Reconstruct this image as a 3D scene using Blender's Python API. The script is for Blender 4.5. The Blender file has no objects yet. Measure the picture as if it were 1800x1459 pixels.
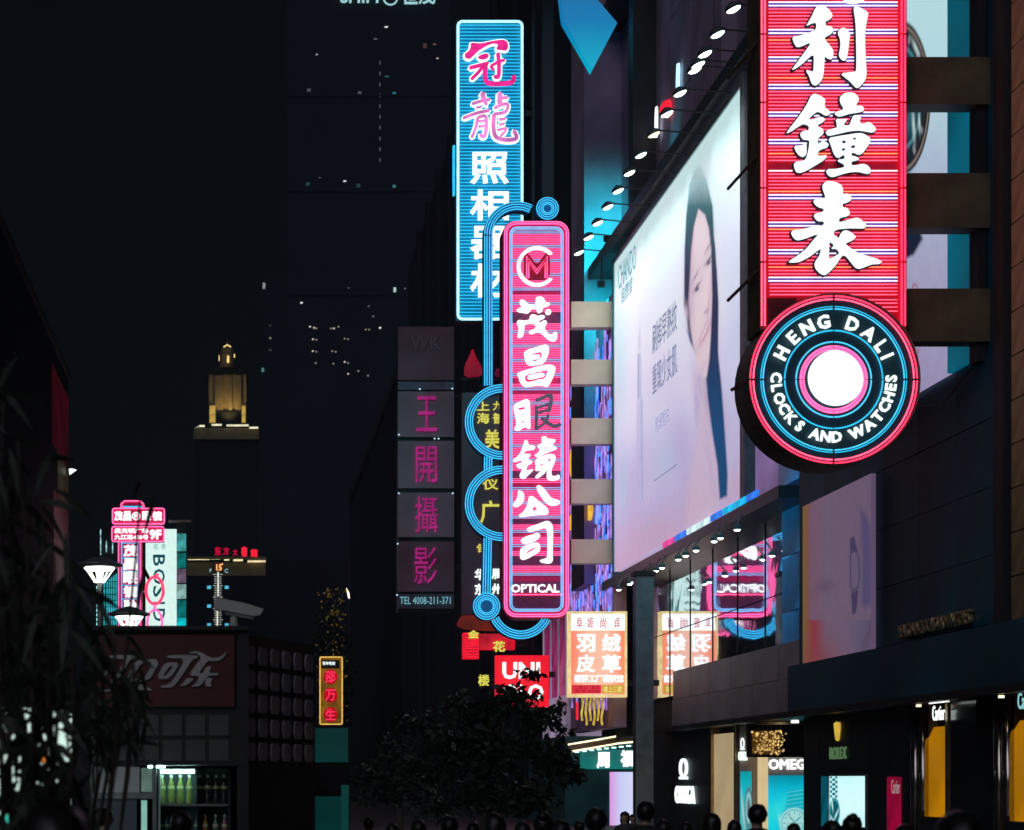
import bpy, bmesh, math, random
from mathutils import Vector, Matrix

# ------------------------------------------------------------------ camera, sky, light, exposure
sc = bpy.context.scene
COL = sc.collection
EYE = 1.75            # camera height
F = 3600.0            # focal length in photo pixels
VX, VY = 430.0, 1370.0  # where the street's lines meet in the photo
cd = bpy.data.cameras.new('camera')
cam = bpy.data.objects.new('camera', cd)
COL.objects.link(cam)
cam.location = (0, 0, EYE)
cam.rotation_euler = (math.radians(90), 0, 0)
cd.sensor_fit = 'HORIZONTAL'
cd.sensor_width = 36
cd.lens = 72
cd.shift_x = (900 - VX) / 1800
cd.shift_y = (VY - 729.5) / 1800
cd.clip_start = 0.1
cd.clip_end = 5000
cd.dof.use_dof = True
cd.dof.focus_distance = 55
cd.dof.aperture_fstop = 3.2
sc.camera = cam

w = bpy.data.worlds.new('World')
sc.world = w
w.use_nodes = True
nt = w.node_tree
bg = nt.nodes['Background']
sky = nt.nodes.new('ShaderNodeTexSky')
sky.sky_type = 'NISHITA'
sky.sun_disc = False
sky.sun_elevation = math.radians(12)
sky.sun_rotation = math.radians(205)
nt.links.new(sky.outputs[0], bg.inputs[0])
bg.inputs[1].default_value = 0.0003

sd = bpy.data.lights.new('night_fill', 'SUN')  # soft fill added for the street lighting behind the camera
sun = bpy.data.objects.new('night_fill', sd)
COL.objects.link(sun)
sd.energy = 0.42
sd.angle = math.radians(40)
sd.color = (0.84, 0.86, 1.0)
sun.rotation_euler = (math.radians(58), 0, math.radians(-25))

vs = sc.view_settings
vs.view_transform = 'Standard'
vs.look = 'None'
vs.exposure = 0
vs.gamma = 1
sc.cycles.use_denoising = True
sc.cycles.sample_clamp_indirect = 4
sc.cycles.sample_clamp_direct = 0
sc.cycles.max_bounces = 6
sc.cycles.use_light_tree = True

rnd = random.Random(7)

# ------------------------------------------------------------------ materials
def lin(c):
    c = c / 255.0
    return c / 12.92 if c <= 0.04045 else ((c + 0.055) / 1.055) ** 2.4
def rgb(r, g, b): return (lin(r), lin(g), lin(b))

MATS = {}
def pbr(name, col, rough=0.6, metal=0.0, var=0.25, scale=6.0, bump=0.0, spec=0.5, alpha=None):
    if name in MATS: return MATS[name]
    m = bpy.data.materials.new(name); m.use_nodes = True
    t = m.node_tree; b = t.nodes['Principled BSDF']
    n = t.nodes.new('ShaderNodeTexNoise'); n.inputs['Scale'].default_value = scale
    n.inputs['Detail'].default_value = 6
    co = t.nodes.new('ShaderNodeTexCoord'); t.links.new(co.outputs['Object'], n.inputs['Vector'])
    r = t.nodes.new('ShaderNodeValToRGB')
    r.color_ramp.elements[0].position = 0.3; r.color_ramp.elements[1].position = 0.7
    r.color_ramp.elements[0].color = (*[c * (1 - var) for c in col], 1)
    r.color_ramp.elements[1].color = (*[min(1, c * (1 + var)) for c in col], 1)
    t.links.new(n.outputs[0], r.inputs[0]); t.links.new(r.outputs[0], b.inputs['Base Color'])
    b.inputs['Roughness'].default_value = rough
    b.inputs['Metallic'].default_value = metal
    b.inputs['Specular IOR Level'].default_value = spec
    if bump:
        bp = t.nodes.new('ShaderNodeBump'); bp.inputs['Strength'].default_value = bump
        t.links.new(n.outputs[0], bp.inputs['Height']); t.links.new(bp.outputs[0], b.inputs['Normal'])
    MATS[name] = m
    return m

def glow(name, col, strength=1.0, var=0.12, scale=3.0, base=(0.5, 0.5, 0.5)):
    """something that gives off light: a tube, a lit letter, a light box"""
    if name in MATS: return MATS[name]
    m = bpy.data.materials.new(name); m.use_nodes = True
    t = m.node_tree; b = t.nodes['Principled BSDF']
    b.inputs['Base Color'].default_value = (*[c * 0.05 for c in base], 1)
    b.inputs['Roughness'].default_value = 0.5
    b.inputs['Emission Color'].default_value = (*col, 1)
    n = t.nodes.new('ShaderNodeTexNoise'); n.inputs['Scale'].default_value = scale
    co = t.nodes.new('ShaderNodeTexCoord'); t.links.new(co.outputs['Object'], n.inputs['Vector'])
    r = t.nodes.new('ShaderNodeMapRange')
    r.inputs['From Min'].default_value = 0.3; r.inputs['From Max'].default_value = 0.7
    r.inputs['To Min'].default_value = strength * (1 - var); r.inputs['To Max'].default_value = strength * (1 + var)
    t.links.new(n.outputs[0], r.inputs['Value']); t.links.new(r.outputs[0], b.inputs['Emission Strength'])
    MATS[name] = m
    return m

def glowmix(name, cols, strength, axis='Z', lo=0.0, hi=1.0, noise=0.15, nscale=0.6, reflect=False):
    """a printed light box whose print runs through several colours along one axis"""
    m = bpy.data.materials.new(name); m.use_nodes = True
    t = m.node_tree; b = t.nodes['Principled BSDF']
    co = t.nodes.new('ShaderNodeTexCoord'); se = t.nodes.new('ShaderNodeSeparateXYZ')
    t.links.new(co.outputs['Object'], se.inputs[0])
    mr = t.nodes.new('ShaderNodeMapRange'); mr.inputs['From Min'].default_value = lo; mr.inputs['From Max'].default_value = hi
    t.links.new(se.outputs[axis], mr.inputs['Value'])
    n = t.nodes.new('ShaderNodeTexNoise'); n.inputs['Scale'].default_value = nscale
    t.links.new(co.outputs['Object'], n.inputs['Vector'])
    ma = t.nodes.new('ShaderNodeMath'); ma.operation = 'MULTIPLY_ADD'; ma.inputs[1].default_value = noise * 2; ma.inputs[2].default_value = -noise
    t.links.new(n.outputs[0], ma.inputs[0])
    ad = t.nodes.new('ShaderNodeMath'); t.links.new(mr.outputs[0], ad.inputs[0]); t.links.new(ma.outputs[0], ad.inputs[1])
    r = t.nodes.new('ShaderNodeValToRGB'); cr = r.color_ramp
    while len(cr.elements) < len(cols): cr.elements.new(0.5)
    for i, c in enumerate(cols):
        cr.elements[i].position = i / (len(cols) - 1); cr.elements[i].color = (*c, 1)
    t.links.new(ad.outputs[0], r.inputs[0])
    if strength > 0:
        t.links.new(r.outputs[0], b.inputs['Emission Color']); b.inputs['Emission Strength'].default_value = strength
        if reflect: t.links.new(r.outputs[0], b.inputs['Base Color'])
        else: b.inputs['Base Color'].default_value = (0.1, 0.1, 0.1, 1)
    else:
        t.links.new(r.outputs[0], b.inputs['Base Color'])
    b.inputs['Roughness'].default_value = 0.55
    return m

def mirror_glass(name, col=(0.5, 0.6, 0.7)):
    m = bpy.data.materials.new(name); m.use_nodes = True
    t = m.node_tree; b = t.nodes['Principled BSDF']
    b.inputs['Base Color'].default_value = (*col, 1); b.inputs['Metallic'].default_value = 1.0
    b.inputs['Roughness'].default_value = 0.035
    n = t.nodes.new('ShaderNodeTexNoise'); n.inputs['Scale'].default_value = 0.9
    co = t.nodes.new('ShaderNodeTexCoord'); t.links.new(co.outputs['Object'], n.inputs['Vector'])
    bp = t.nodes.new('ShaderNodeBump'); bp.inputs['Strength'].default_value = 0.02; bp.inputs['Distance'].default_value = 0.17
    t.links.new(n.outputs[0], bp.inputs['Height']); t.links.new(bp.outputs[0], b.inputs['Normal'])
    return m

M = dict(
    asphalt=pbr('paving_stone', (0.03, 0.03, 0.034), 0.6, scale=2, bump=0.2),
    far=pbr('far_facade', (0.016, 0.020, 0.028), 0.85, scale=0.05, var=0.2, spec=0.1),
    dark=pbr('dark_facade', (0.006, 0.007, 0.010), 0.8, scale=0.4, spec=0.2),
    navy=pbr('navy_cladding', (0.004, 0.085, 0.135), 0.5, scale=0.3, var=0.4, spec=0.3),
    plumwall=pbr('mauve_stone_wall', (0.34, 0.24, 0.36), 0.75, scale=0.5, var=0.35, bump=0.05),
    clad=pbr('mauve_metal_cladding', (0.36, 0.29, 0.36), 0.38, 0.25, scale=0.7, var=0.25),
    steel=pbr('grey_steel', (0.22, 0.23, 0.25), 0.45, 0.7, scale=3),
    shopdark=pbr('dark_shop_wall', (0.016, 0.026, 0.030), 0.5, scale=1.2, var=0.3, spec=0.3),
    rim=pbr('dark_letter_edge', (0.01, 0.012, 0.05), 0.5, scale=3),
    black=pbr('black_paint', (0.012, 0.012, 0.014), 0.5, scale=4),
    brown=pbr('brown_sign_metal', (0.13, 0.095, 0.05), 0.6, scale=2, var=0.4),
    tile=pbr('brown_stone_tile', (0.30, 0.21, 0.10), 0.6, scale=3, var=0.3),
    beige=pbr('cream_bracket_paint', (0.78, 0.72, 0.54), 0.6, scale=1.5, var=0.1),
    chrome=pbr('polished_column', (0.45, 0.42, 0.36), 0.16, 1.0, scale=2, var=0.2),
    leaf=pbr('dark_leaf', (0.018, 0.027, 0.015), 0.5, scale=8, var=0.5, spec=0.3),
    bark=pbr('bark', (0.05, 0.04, 0.03), 0.9, scale=12, bump=0.5),
    redback=pbr('red_sign_panel', (0.75, 0.012, 0.07), 0.55, scale=1.2, var=0.12),
    pinkback=pbr('pink_sign_panel', (0.92, 0.012, 0.15), 0.55, scale=1.2, var=0.12),
    cyanback=pbr('cyan_sign_panel', (0.002, 0.36, 0.56), 0.55, scale=0.7, var=0.2),
    blueback=pbr('blue_neon_board', (0.01, 0.25, 0.52), 0.5, scale=1.5, var=0.15),
    teal_dark=pbr('teal_black_panel', (0.01, 0.05, 0.07), 0.5, scale=2),
    plumsign=pbr('plum_sign_panel', (0.12, 0.05, 0.08), 0.6, scale=0.8, var=0.3),
    greysign=pbr('grey_sign_panel', (0.34, 0.27, 0.34), 0.6, scale=0.5, var=0.2),
    browngrey=pbr('maroon_sign_panel', (0.22, 0.12, 0.17), 0.6, scale=0.5, var=0.25),
    wood=pbr('kiosk_dark_wood', (0.014, 0.013, 0.016), 0.6, scale=5, var=0.4),
    cokered=pbr('dark_red_board', (0.085, 0.008, 0.012), 0.5, scale=1.5, var=0.25),
    silver=pbr('unlit_silver_letters', (0.44, 0.42, 0.41), 0.55, scale=4, var=0.12),
    white=pbr('white_paint', (0.75, 0.76, 0.76), 0.5, scale=3, var=0.08),
    camgrey=pbr('camera_housing', (0.50, 0.49, 0.46), 0.5, scale=3, var=0.1),
    bronze=pbr('bronze_letters', (0.42, 0.30, 0.15), 0.35, 0.8, scale=5, var=0.3),
    unlit=pbr('unlit_neon_letter', (0.22, 0.20, 0.27), 0.4, scale=3, var=0.2),
    paleconcrete=pbr('pale_tower_stone', (0.20, 0.155, 0.085), 0.8, scale=0.6, var=0.25),
    mirror=mirror_glass('mirror_glass', (0.78, 0.84, 0.95)),
    darkglass=pbr('dark_shop_glass', (0.02, 0.022, 0.025), 0.18, 0.0, scale=1, var=0.2, spec=0.8),
    t_red=glow('red_neon_tube', (1.0, 0.10, 0.20), 2.0),
    t_pale=glow('pale_violet_neon_tube', (0.88, 0.80, 1.0), 1.7),
    t_edge=glow('crimson_neon_tube', (1.0, 0.03, 0.09), 2.6),
    t_pink=glow('pink_neon_tube', (1.0, 0.13, 0.42), 1.7),
    t_pinkhot=glow('magenta_neon_tube', (1.0, 0.12, 0.36), 1.9),
    t_blue=glow('sky_blue_neon_tube', (0.20, 0.55, 1.0), 1.25),
    t_cyan=glow('cyan_neon_tube', (0.06, 0.60, 0.95), 1.35),
    t_cyanline=glow('cyan_line_tube', (0.015, 0.50, 0.85), 1.35),
    t_cyanhot=glow('white_cyan_neon_tube', (0.45, 0.92, 1.0), 1.6),
    l_white=glow('lit_white_letter', (0.86, 1.0, 0.96), 1.3, var=0.10, scale=5),
    l_whitehot=glow('bright_white_letter', (0.95, 1.0, 1.0), 1.35, var=0.08, scale=6),
    l_mag=glow('magenta_letter', (0.95, 0.02, 0.30), 1.0, var=0.3, scale=2.5),
    l_dimpink=glow('dim_pink_neon', (0.78, 0.02, 0.36), 0.42, var=0.3, scale=2),
    l_yellow=glow('yellow_letter', (0.78, 0.72, 0.10), 0.9, var=0.15, scale=4),
    l_gold=glow('gold_led', (1.0, 0.62, 0.12), 1.0, var=0.2, scale=4),
    l_red=glow('red_lit_letter', (1.0, 0.015, 0.04), 1.0, var=0.15),
    l_orange=glow('orange_led_digit', (1.0, 0.45, 0.16), 1.4),
    l_warm=glow('warm_lamp', (1.0, 0.82, 0.50), 2.0, var=0.2),
    l_lamp=glow('lamp_lens', (0.95, 1.0, 0.93), 7.0, var=0.05),
    l_point=glow('far_window_light', (0.8, 0.9, 1.0), 0.9, var=0.3),
    l_teal=glow('teal_light_panel', (0.0, 0.30, 0.30), 0.5, var=0.1),
)

# ------------------------------------------------------------------ object helpers
WO = {}     # world origin of every object built
def empty(name, loc):
    o = bpy.data.objects.new(name, None); COL.objects.link(o)
    o.empty_display_size = 0.3
    o.location = loc; WO[o] = Vector(loc)
    return o
def tag(o, label=None, cat=None, group=None, kind=None):
    if label: o['label'] = label
    if cat: o['category'] = cat
    if group: o['group'] = group
    if kind: o['kind'] = kind
    return o
def thing(name, loc, label, cat, group=None):
    return tag(empty(name, loc), label, cat, group)
def place(name, mesh, loc, parent=None, mat=None, mtx=None):
    """link mesh with its origin at world point loc (mtx: 3x3 rotation+scale)"""
    o = bpy.data.objects.new(name, mesh); COL.objects.link(o)
    loc = Vector(loc); WO[o] = loc
    if parent is not None:
        o.parent = parent
        l = loc - WO[parent]
    else:
        l = loc
    if mtx is not None: o.matrix_local = Matrix.Translation(l) @ mtx.to_4x4()
    else: o.location = l
    if mat is not None:
        if not mesh.materials: mesh.materials.append(mat)
        elif mesh.materials[0] is not mat:
            o.material_slots[0].link = 'OBJECT'; o.material_slots[0].material = mat
    return o

class G:
    """collects geometry in world coordinates; build() makes ONE mesh object"""
    def __init__(s): s.v = []; s.f = []; s.mi = []; s.cur = 0
    def add(s, vs, fs):
        b = len(s.v); s.v += [Vector(p) for p in vs]
        s.f += [tuple(i + b for i in f) for f in fs]; s.mi += [s.cur] * len(fs)
        return s
    def box(s, x0, x1, y0, y1, z0, z1):
        x0, x1 = min(x0, x1), max(x0, x1); y0, y1 = min(y0, y1), max(y0, y1); z0, z1 = min(z0, z1), max(z0, z1)
        return s.add([(x0,y0,z0),(x1,y0,z0),(x1,y1,z0),(x0,y1,z0),(x0,y0,z1),(x1,y0,z1),(x1,y1,z1),(x0,y1,z1)],
              [(0,3,2,1),(4,5,6,7),(0,1,5,4),(1,2,6,5),(2,3,7,6),(3,0,4,7)])
    def tube(s, pts, r, n=6, closed=False):
        pts = [Vector(p) for p in pts]; rings = []
        m = len(pts)
        for i, p in enumerate(pts):
            if closed: d = pts[(i + 1) % m] - pts[i - 1]
            else: d = pts[min(i + 1, m - 1)] - pts[max(i - 1, 0)]
            d.normalize()
            a = Vector((0, 0, 1)) if abs(d.z) < 0.9 else Vector((1, 0, 0))
            if abs(d.y) < 1e-6: a = Vector((0, 1, 0))
            u = d.cross(a).normalized(); q = d.cross(u).normalized()
            rr = r[i] if isinstance(r, (list, tuple)) else r
            rings.append([p + (u * math.cos(t) + q * math.sin(t)) * rr for t in [2 * math.pi * k / n for k in range(n)]])
        b = [v for ring in rings for v in ring]; fs = []
        for i in range(m if closed else m - 1):
            j = (i + 1) % m
            for k in range(n):
                l = (k + 1) % n
                fs.append((i * n + k, i * n + l, j * n + l, j * n + k))
        if not closed:
            fs.append(tuple(range(n))[::-1]); fs.append(tuple((m - 1) * n + k for k in range(n)))
        return s.add(b, fs)
    def lathe(s, c, prof, n=16, ax='Z'):
        """prof: list of (radius, height) along ax from centre c"""
        c = Vector(c); vs = []; fs = []
        for r, h in prof:
            for k in range(n):
                t = 2 * math.pi * k / n
                if ax == 'Z': vs.append(c + Vector((r * math.cos(t), r * math.sin(t), h)))
                elif ax == 'Y': vs.append(c + Vector((r * math.cos(t), h, r * math.sin(t))))
                else: vs.append(c + Vector((h, r * math.cos(t), r * math.sin(t))))
        m = len(prof)
        for i in range(m - 1):
            for k in range(n):
                l = (k + 1) % n; fs.append((i * n + k, i * n + l, (i + 1) * n + l, (i + 1) * n + k))
        fs.append(tuple(range(n))[::-1]); fs.append(tuple((m - 1) * n + k for k in range(n)))
        return s.add(vs, fs)
    def prism(s, poly, d):
        """planar convex-ish polygon of world points pushed along vector d"""
        poly = [Vector(p) for p in poly]; n = len(poly); d = Vector(d)
        return s.add(poly + [p + d for p in poly],
              [tuple(range(n)), tuple(range(2 * n - 1, n - 1, -1))] + [(k, k + n, (k + 1) % n + n, (k + 1) % n) for k in range(n)])
    def build(s, name, mat, parent=None, smooth=False, recalc=True):
        lo = Vector([min(v[i] for v in s.v) for i in range(3)]); hi = Vector([max(v[i] for v in s.v) for i in range(3)])
        c = (lo + hi) / 2
        if parent is None: c.z = lo.z
        me = bpy.data.meshes.new(name)
        me.from_pydata([v - c for v in s.v], [], s.f)
        mats = mat if isinstance(mat, (list, tuple)) else [mat]
        for m_ in mats: me.materials.append(m_)
        if len(mats) > 1: me.polygons.foreach_set('material_index', s.mi)
        if recalc:
            bm = bmesh.new(); bm.from_mesh(me); bmesh.ops.recalc_face_normals(bm, faces=bm.faces); bm.to_mesh(me); bm.free()
        if smooth: me.polygons.foreach_set('use_smooth', [True] * len(me.polygons))
        return place(name, me, c, parent)

def P(px, py, Y): return Vector(((px - VX) / F * Y, Y, EYE + (VY - py) / F * Y))      # photo point at distance Y
def PX(px, Y): return (px - VX) / F * Y
def PZ(py, Y): return EYE + (VY - py) / F * Y
def WY(px, X=13.0): return F * X / (px - VX)                                           # distance where the wall plane X shows at px
def W(px, py, X=13.0):
    Y = WY(px, X); return Vector((X, Y, PZ(py, Y)))

RF = Matrix(((1, 0, 0), (0, 0, -1), (0, 1, 0)))       # local x,y,z -> world X, Z, -Y (faces the camera)
RW = Matrix(((0, 0, -1), (-1, 0, 0), (0, 1, 0)))      # local x,y,z -> -Y, Z, -X (on the right-hand wall, faces the street)

def curve_mesh(cu):
    o = bpy.data.objects.new('tmp', cu); COL.objects.link(o)
    dg = bpy.context.evaluated_depsgraph_get()
    me = bpy.data.meshes.new_from_object(o.evaluated_get(dg))
    bpy.data.objects.remove(o); bpy.data.curves.remove(cu)
    me.materials.clear()
    return me

GC = {}
def glyph(ch, bold=0.0, outline=False):
    """mesh of one character of the built-in font, with its bounding box"""
    k = (ch, bold, outline)
    if k in GC: return GC[k]
    cu = bpy.data.curves.new('g', 'FONT'); cu.body = ch; cu.size = 1.0; cu.resolution_u = 2
    if outline:
        cu.fill_mode = 'NONE'; cu.bevel_depth = bold; cu.bevel_resolution = 1
    else:
        cu.extrude = 0.02
        if bold: cu.bevel_depth = bold; cu.bevel_resolution = 0
    me = curve_mesh(cu)
    if len(me.vertices) == 0: bb = (0, 0, 0, 0)
    else:
        xs = [v.co.x for v in me.vertices]; ys = [v.co.y for v in me.vertices]
        bb = (min(xs), min(ys), max(xs), max(ys))
        zm = min(v.co.z for v in me.vertices)
        for v in me.vertices: v.co.z -= zm
    GC[k] = (me, bb)
    return GC[k]
RC = {}
def right_edge(s, bold):
    if (s, bold) not in RC:
        cu = bpy.data.curves.new('g', 'FONT'); cu.body = s; cu.size = 1.0
        if bold: cu.bevel_depth = bold; cu.bevel_resolution = 0
        me = curve_mesh(cu); RC[(s, bold)] = max(v.co.x for v in me.vertices); bpy.data.meshes.remove(me)
    return RC[(s, bold)]
def line(parent, body, org, w_, h_, mat, R=RF, bold=0.0, depth=0.05, name='letter', outline=False, mirror=False):
    """one line of writing fitted into a w_ x h_ box whose lower left corner is org; each character is a part"""
    items = []; x0 = 1e9; x1 = -1e9; y0 = 1e9; y1 = -1e9
    for i, ch in enumerate(body):
        if ch == ' ': continue
        me, bb = glyph(ch, bold, outline)
        dx = 0 if i == 0 else right_edge(body[:i + 1], bold) - bb[2]
        items.append((me, dx)); x0 = min(x0, dx + bb[0]); x1 = max(x1, dx + bb[2]); y0 = min(y0, bb[1]); y1 = max(y1, bb[3])
    sx = w_ / (x1 - x0); sy = h_ / (y1 - y0); sz = depth / 0.05
    res = []
    for me, dx in items:
        o = place(name, me, Vector(org) + R @ Vector(((dx - x0) * sx, -y0 * sy, 0)), parent, mat, R @ Matrix.Diagonal((sx, sy, sz)))
        res.append(o)
    return res
def fline(parent, body, box, Y, mat, **k):
    x0, y0, x1, y1 = box
    return line(parent, body, P(x0, y1, Y), PX(x1, Y) - PX(x0, Y), PZ(y0, Y) - PZ(y1, Y), mat, RF, **k)

def smoothpoly(p, it=1):
    for _ in range(it):
        q = []
        for i in range(len(p)):
            a = Vector(p[i]); b = Vector(p[(i + 1) % len(p)])
            q += [a * 0.8 + b * 0.2, a * 0.2 + b * 0.8]
        p = q
    return p
def shape(parent, name, polys, zo, Y, mat, depth=0.06, bevel=0.0, fill=True, R=RF, lift=0.0):
    """outlines (and holes) in zoom pixels, zo=(ox,oy,scale), cut from a sheet at distance Y"""
    ox, oy, s = zo
    if s == 0: to = lambda p: (p[0], p[1])
    else: to = lambda p: (ox + p[0] / s, oy + p[1] / s)
    polys = [[to(p) for p in poly] for poly in polys]
    cx = min(p[0] for q in polys for p in q); cy = max(p[1] for q in polys for p in q)
    k = Y / F
    cu = bpy.data.curves.new('s', 'CURVE'); cu.dimensions = '2D'
    cu.fill_mode = 'BOTH' if fill else 'NONE'
    cu.extrude = depth / 2 if fill else 0
    cu.bevel_depth = bevel; cu.bevel_resolution = 1
    for poly in polys:
        pp = smoothpoly([((p[0] - cx) * k, (cy - p[1]) * k) for p in poly])
        sp = cu.splines.new('POLY'); sp.points.add(len(pp) - 1)
        for i, q in enumerate(pp): sp.points[i].co = (q[0], q[1], 0, 1)
        sp.use_cyclic_u = True
    me = curve_mesh(cu)
    o = P(cx, cy, Y); o.y -= depth / 2 + lift
    return place(name, me, o, parent, mat, R)
def ribbon(pts, wd):
    """variable-width brush stroke with rounded ends -> outline polygon"""
    pts = [Vector(p) for p in pts]
    q = [pts[0]]
    for i in range(len(pts) - 1):
        p0 = pts[max(i - 1, 0)]; p1 = pts[i]; p2 = pts[i + 1]; p3 = pts[min(i + 2, len(pts) - 1)]
        for t in (0.25, 0.5, 0.75, 1.0):
            q.append(0.5 * ((2 * p1) + (p2 - p0) * t + (2 * p0 - 5 * p1 + 4 * p2 - p3) * t * t + (3 * p1 - p0 - 3 * p2 + p3) * t ** 3))
    L = []; Rr = []
    for i, p in enumerate(q):
        d = (q[min(i + 1, len(q) - 1)] - q[max(i - 1, 0)]); d.normalize()
        n = Vector((-d.y, d.x)); L.append(p + n * wd / 2); Rr.append(p - n * wd / 2)
    d0 = (q[0] - q[1]).normalized(); d1 = (q[-1] - q[-2]).normalized()
    return [q[0] + d0 * wd * 0.4] + L + [q[-1] + d1 * wd * 0.4] + Rr[::-1]
def strokes(parent, name, st, zo, Y, mat, depth=0.06, lift=0.0, grow=0.0):
    ox, oy, s = zo; g = G()
    for i, (pts, wd) in enumerate(st):
        poly = ribbon([(ox + p[0] / s, oy + p[1] / s) for p in pts], wd / s + grow)
        k = len(poly); y = Y - depth - lift - 0.004 * i
        h = (k - 1) // 2
        vs = [P(p[0], p[1], Y) for p in poly]
        for v in vs: v.y = y
        bk = [v + Vector((0, depth, 0)) for v in vs]
        fs = [(0, 1, k - 1)]
        for j in range(1, h):
            fs.append((j, j + 1, k - j - 1, k - j))
        fs.append((h, h + 1, h + 2)) if k % 2 == 0 else None
        fs += [(j, (j + 1) % k, (j + 1) % k + k, j + k) for j in range(k)]
        g.add(vs + bk, fs)
    return g.build(name, mat, parent)
def tubes_px(parent, name, paths, Y, mat, rpx, lift=0.05, closed=False, n=6):
    """neon tube along a photo path (pixels) standing lift in front of distance Y"""
    g = G()
    for pts in paths:
        w3 = [P(p[0], p[1], Y) for p in pts]
        for v in w3: v.y -= lift
        g.tube(w3, rpx * Y / F, n, closed)
    return g.build(name, mat, parent, smooth=True)
def rrect(x0, y0, x1, y1, r, n=5):
    pts = []
    for cx, cy, a in ((x1 - r, y0 + r, -90), (x1 - r, y1 - r, 0), (x0 + r, y1 - r, 90), (x0 + r, y0 + r, 180)):
        for k in range(n + 1):
            t = math.radians(a + 90 * k / n); pts.append((cx + r * math.cos(t), cy + r * math.sin(t)))
    return pts
def arc(cx, cy, r, a0, a1, n=20):
    return [(cx + r * math.cos(math.radians(a0 + (a1 - a0) * k / n)), cy - r * math.sin(math.radians(a0 + (a1 - a0) * k / n))) for k in range(n + 1)]
def circle(cx, cy, r, n=36): return arc(cx, cy, r, 0, 360 * (n - 1) / n, n - 1)
TUBE = {}
def hbar(parent, name, x0, x1, y, Y, mat, rpx, lift):
    """straight horizontal tube; tubes of one length share a mesh"""
    L = PX(x1, Y) - PX(x0, Y); r = rpx * Y / F
    k = (round(L, 4), round(r, 4))
    if k not in TUBE:
        g = G(); n = 6
        vs = []
        for x in (0, L):
            for a in range(n): vs.append((x, r * math.cos(a * math.pi / 3), r * math.sin(a * math.pi / 3)))
        me = bpy.data.meshes.new('tube'); me.from_pydata(vs, [], [(a, (a + 1) % n, (a + 1) % n + n, a + n) for a in range(n)] + [tuple(range(n))[::-1], tuple(range(n, 2 * n))])
        me.polygons.foreach_set('use_smooth', [True] * n + [False, False])
        TUBE[k] = me
    o = P(x0, y, Y); o.y -= lift
    return place(name, TUBE[k], o, parent, mat)
def fbox(parent, name, box, Y, depth, mat):
    """box whose front face fills a photo rectangle at distance Y"""
    x0, y0, x1, y1 = box
    return G().box(PX(x0, Y), PX(x1, Y), Y, Y + depth, PZ(y1, Y), PZ(y0, Y)).build(name, mat, parent)
def wbox(parent, name, y0, y1, z0, z1, x0, x1, mat):
    return G().box(x0, x1, y0, y1, z0, z1).build(name, mat, parent)


# ------------------------------------------------------------------ printed sheets: a fine grid whose vertices carry the print's colours
import numpy as np
def print_mat(name, emit, refl=0.8):
    m = bpy.data.materials.new(name); m.use_nodes = True
    t = m.node_tree; b = t.nodes['Principled BSDF']
    a = t.nodes.new('ShaderNodeAttribute'); a.attribute_name = 'print'
    n = t.nodes.new('ShaderNodeTexNoise'); n.inputs['Scale'].default_value = 3; n.inputs['Detail'].default_value = 8
    co = t.nodes.new('ShaderNodeTexCoord'); t.links.new(co.outputs['Object'], n.inputs['Vector'])
    mx = t.nodes.new('ShaderNodeMixRGB'); mx.blend_type = 'OVERLAY'; mx.inputs[0].default_value = 0.12
    t.links.new(a.outputs['Color'], mx.inputs[1]); t.links.new(n.outputs[0], mx.inputs[2])
    if refl: t.links.new(mx.outputs[0], b.inputs['Base Color'])
    else: b.inputs['Base Color'].default_value = (0.03, 0.03, 0.03, 1)
    t.links.new(mx.outputs[0], b.inputs['Emission Color']); b.inputs['Emission Strength'].default_value = emit
    b.inputs['Roughness'].default_value = 0.7; b.inputs['Specular IOR Level'].default_value = 0.08
    return m
def print_sheet(parent, name, px0, px1, nx, ny, fn, mat, X=None, z0=0, z1=1, Y=None, py0=0, py1=0):
    """on the street wall (X given, z0..z1) or facing the camera (Y given, py0..py1); fn(px, py) -> colour"""
    px = np.linspace(px0, px1, nx)[None, :].repeat(ny, 0)
    if X is not None:
        yy = F * X / (px - VX); zz = np.linspace(z0, z1, ny)[:, None].repeat(nx, 1); xx = np.full_like(yy, X)
        py = VY - (zz - EYE) * F / yy
    else:
        py = np.linspace(py1, py0, ny)[:, None].repeat(nx, 1); yy = np.full_like(py, Y); xx = (px - VX) / F * Y; zz = EYE + (VY - py) / F * Y
    col = np.clip(fn(px, py), 0, 1)
    c = Vector((float(xx.mean()), float((yy.min() + yy.max()) / 2), float((zz.min() + zz.max()) / 2)))
    vs = np.stack([xx - c.x, yy - c.y, zz - c.z], -1).reshape(-1, 3)
    idx = np.arange(nx * ny).reshape(ny, nx)
    fs = np.stack([idx[:-1, :-1], idx[:-1, 1:], idx[1:, 1:], idx[1:, :-1]], -1).reshape(-1, 4)
    me = bpy.data.meshes.new(name); me.from_pydata(vs.tolist(), [], fs.tolist())
    at = me.color_attributes.new('print', 'FLOAT_COLOR', 'POINT')
    at.data.foreach_set('color', np.concatenate([col.reshape(-1, 3), np.ones((nx * ny, 1))], 1).astype(np.float32).ravel())
    return place(name, me, c, parent, mat)
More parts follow.
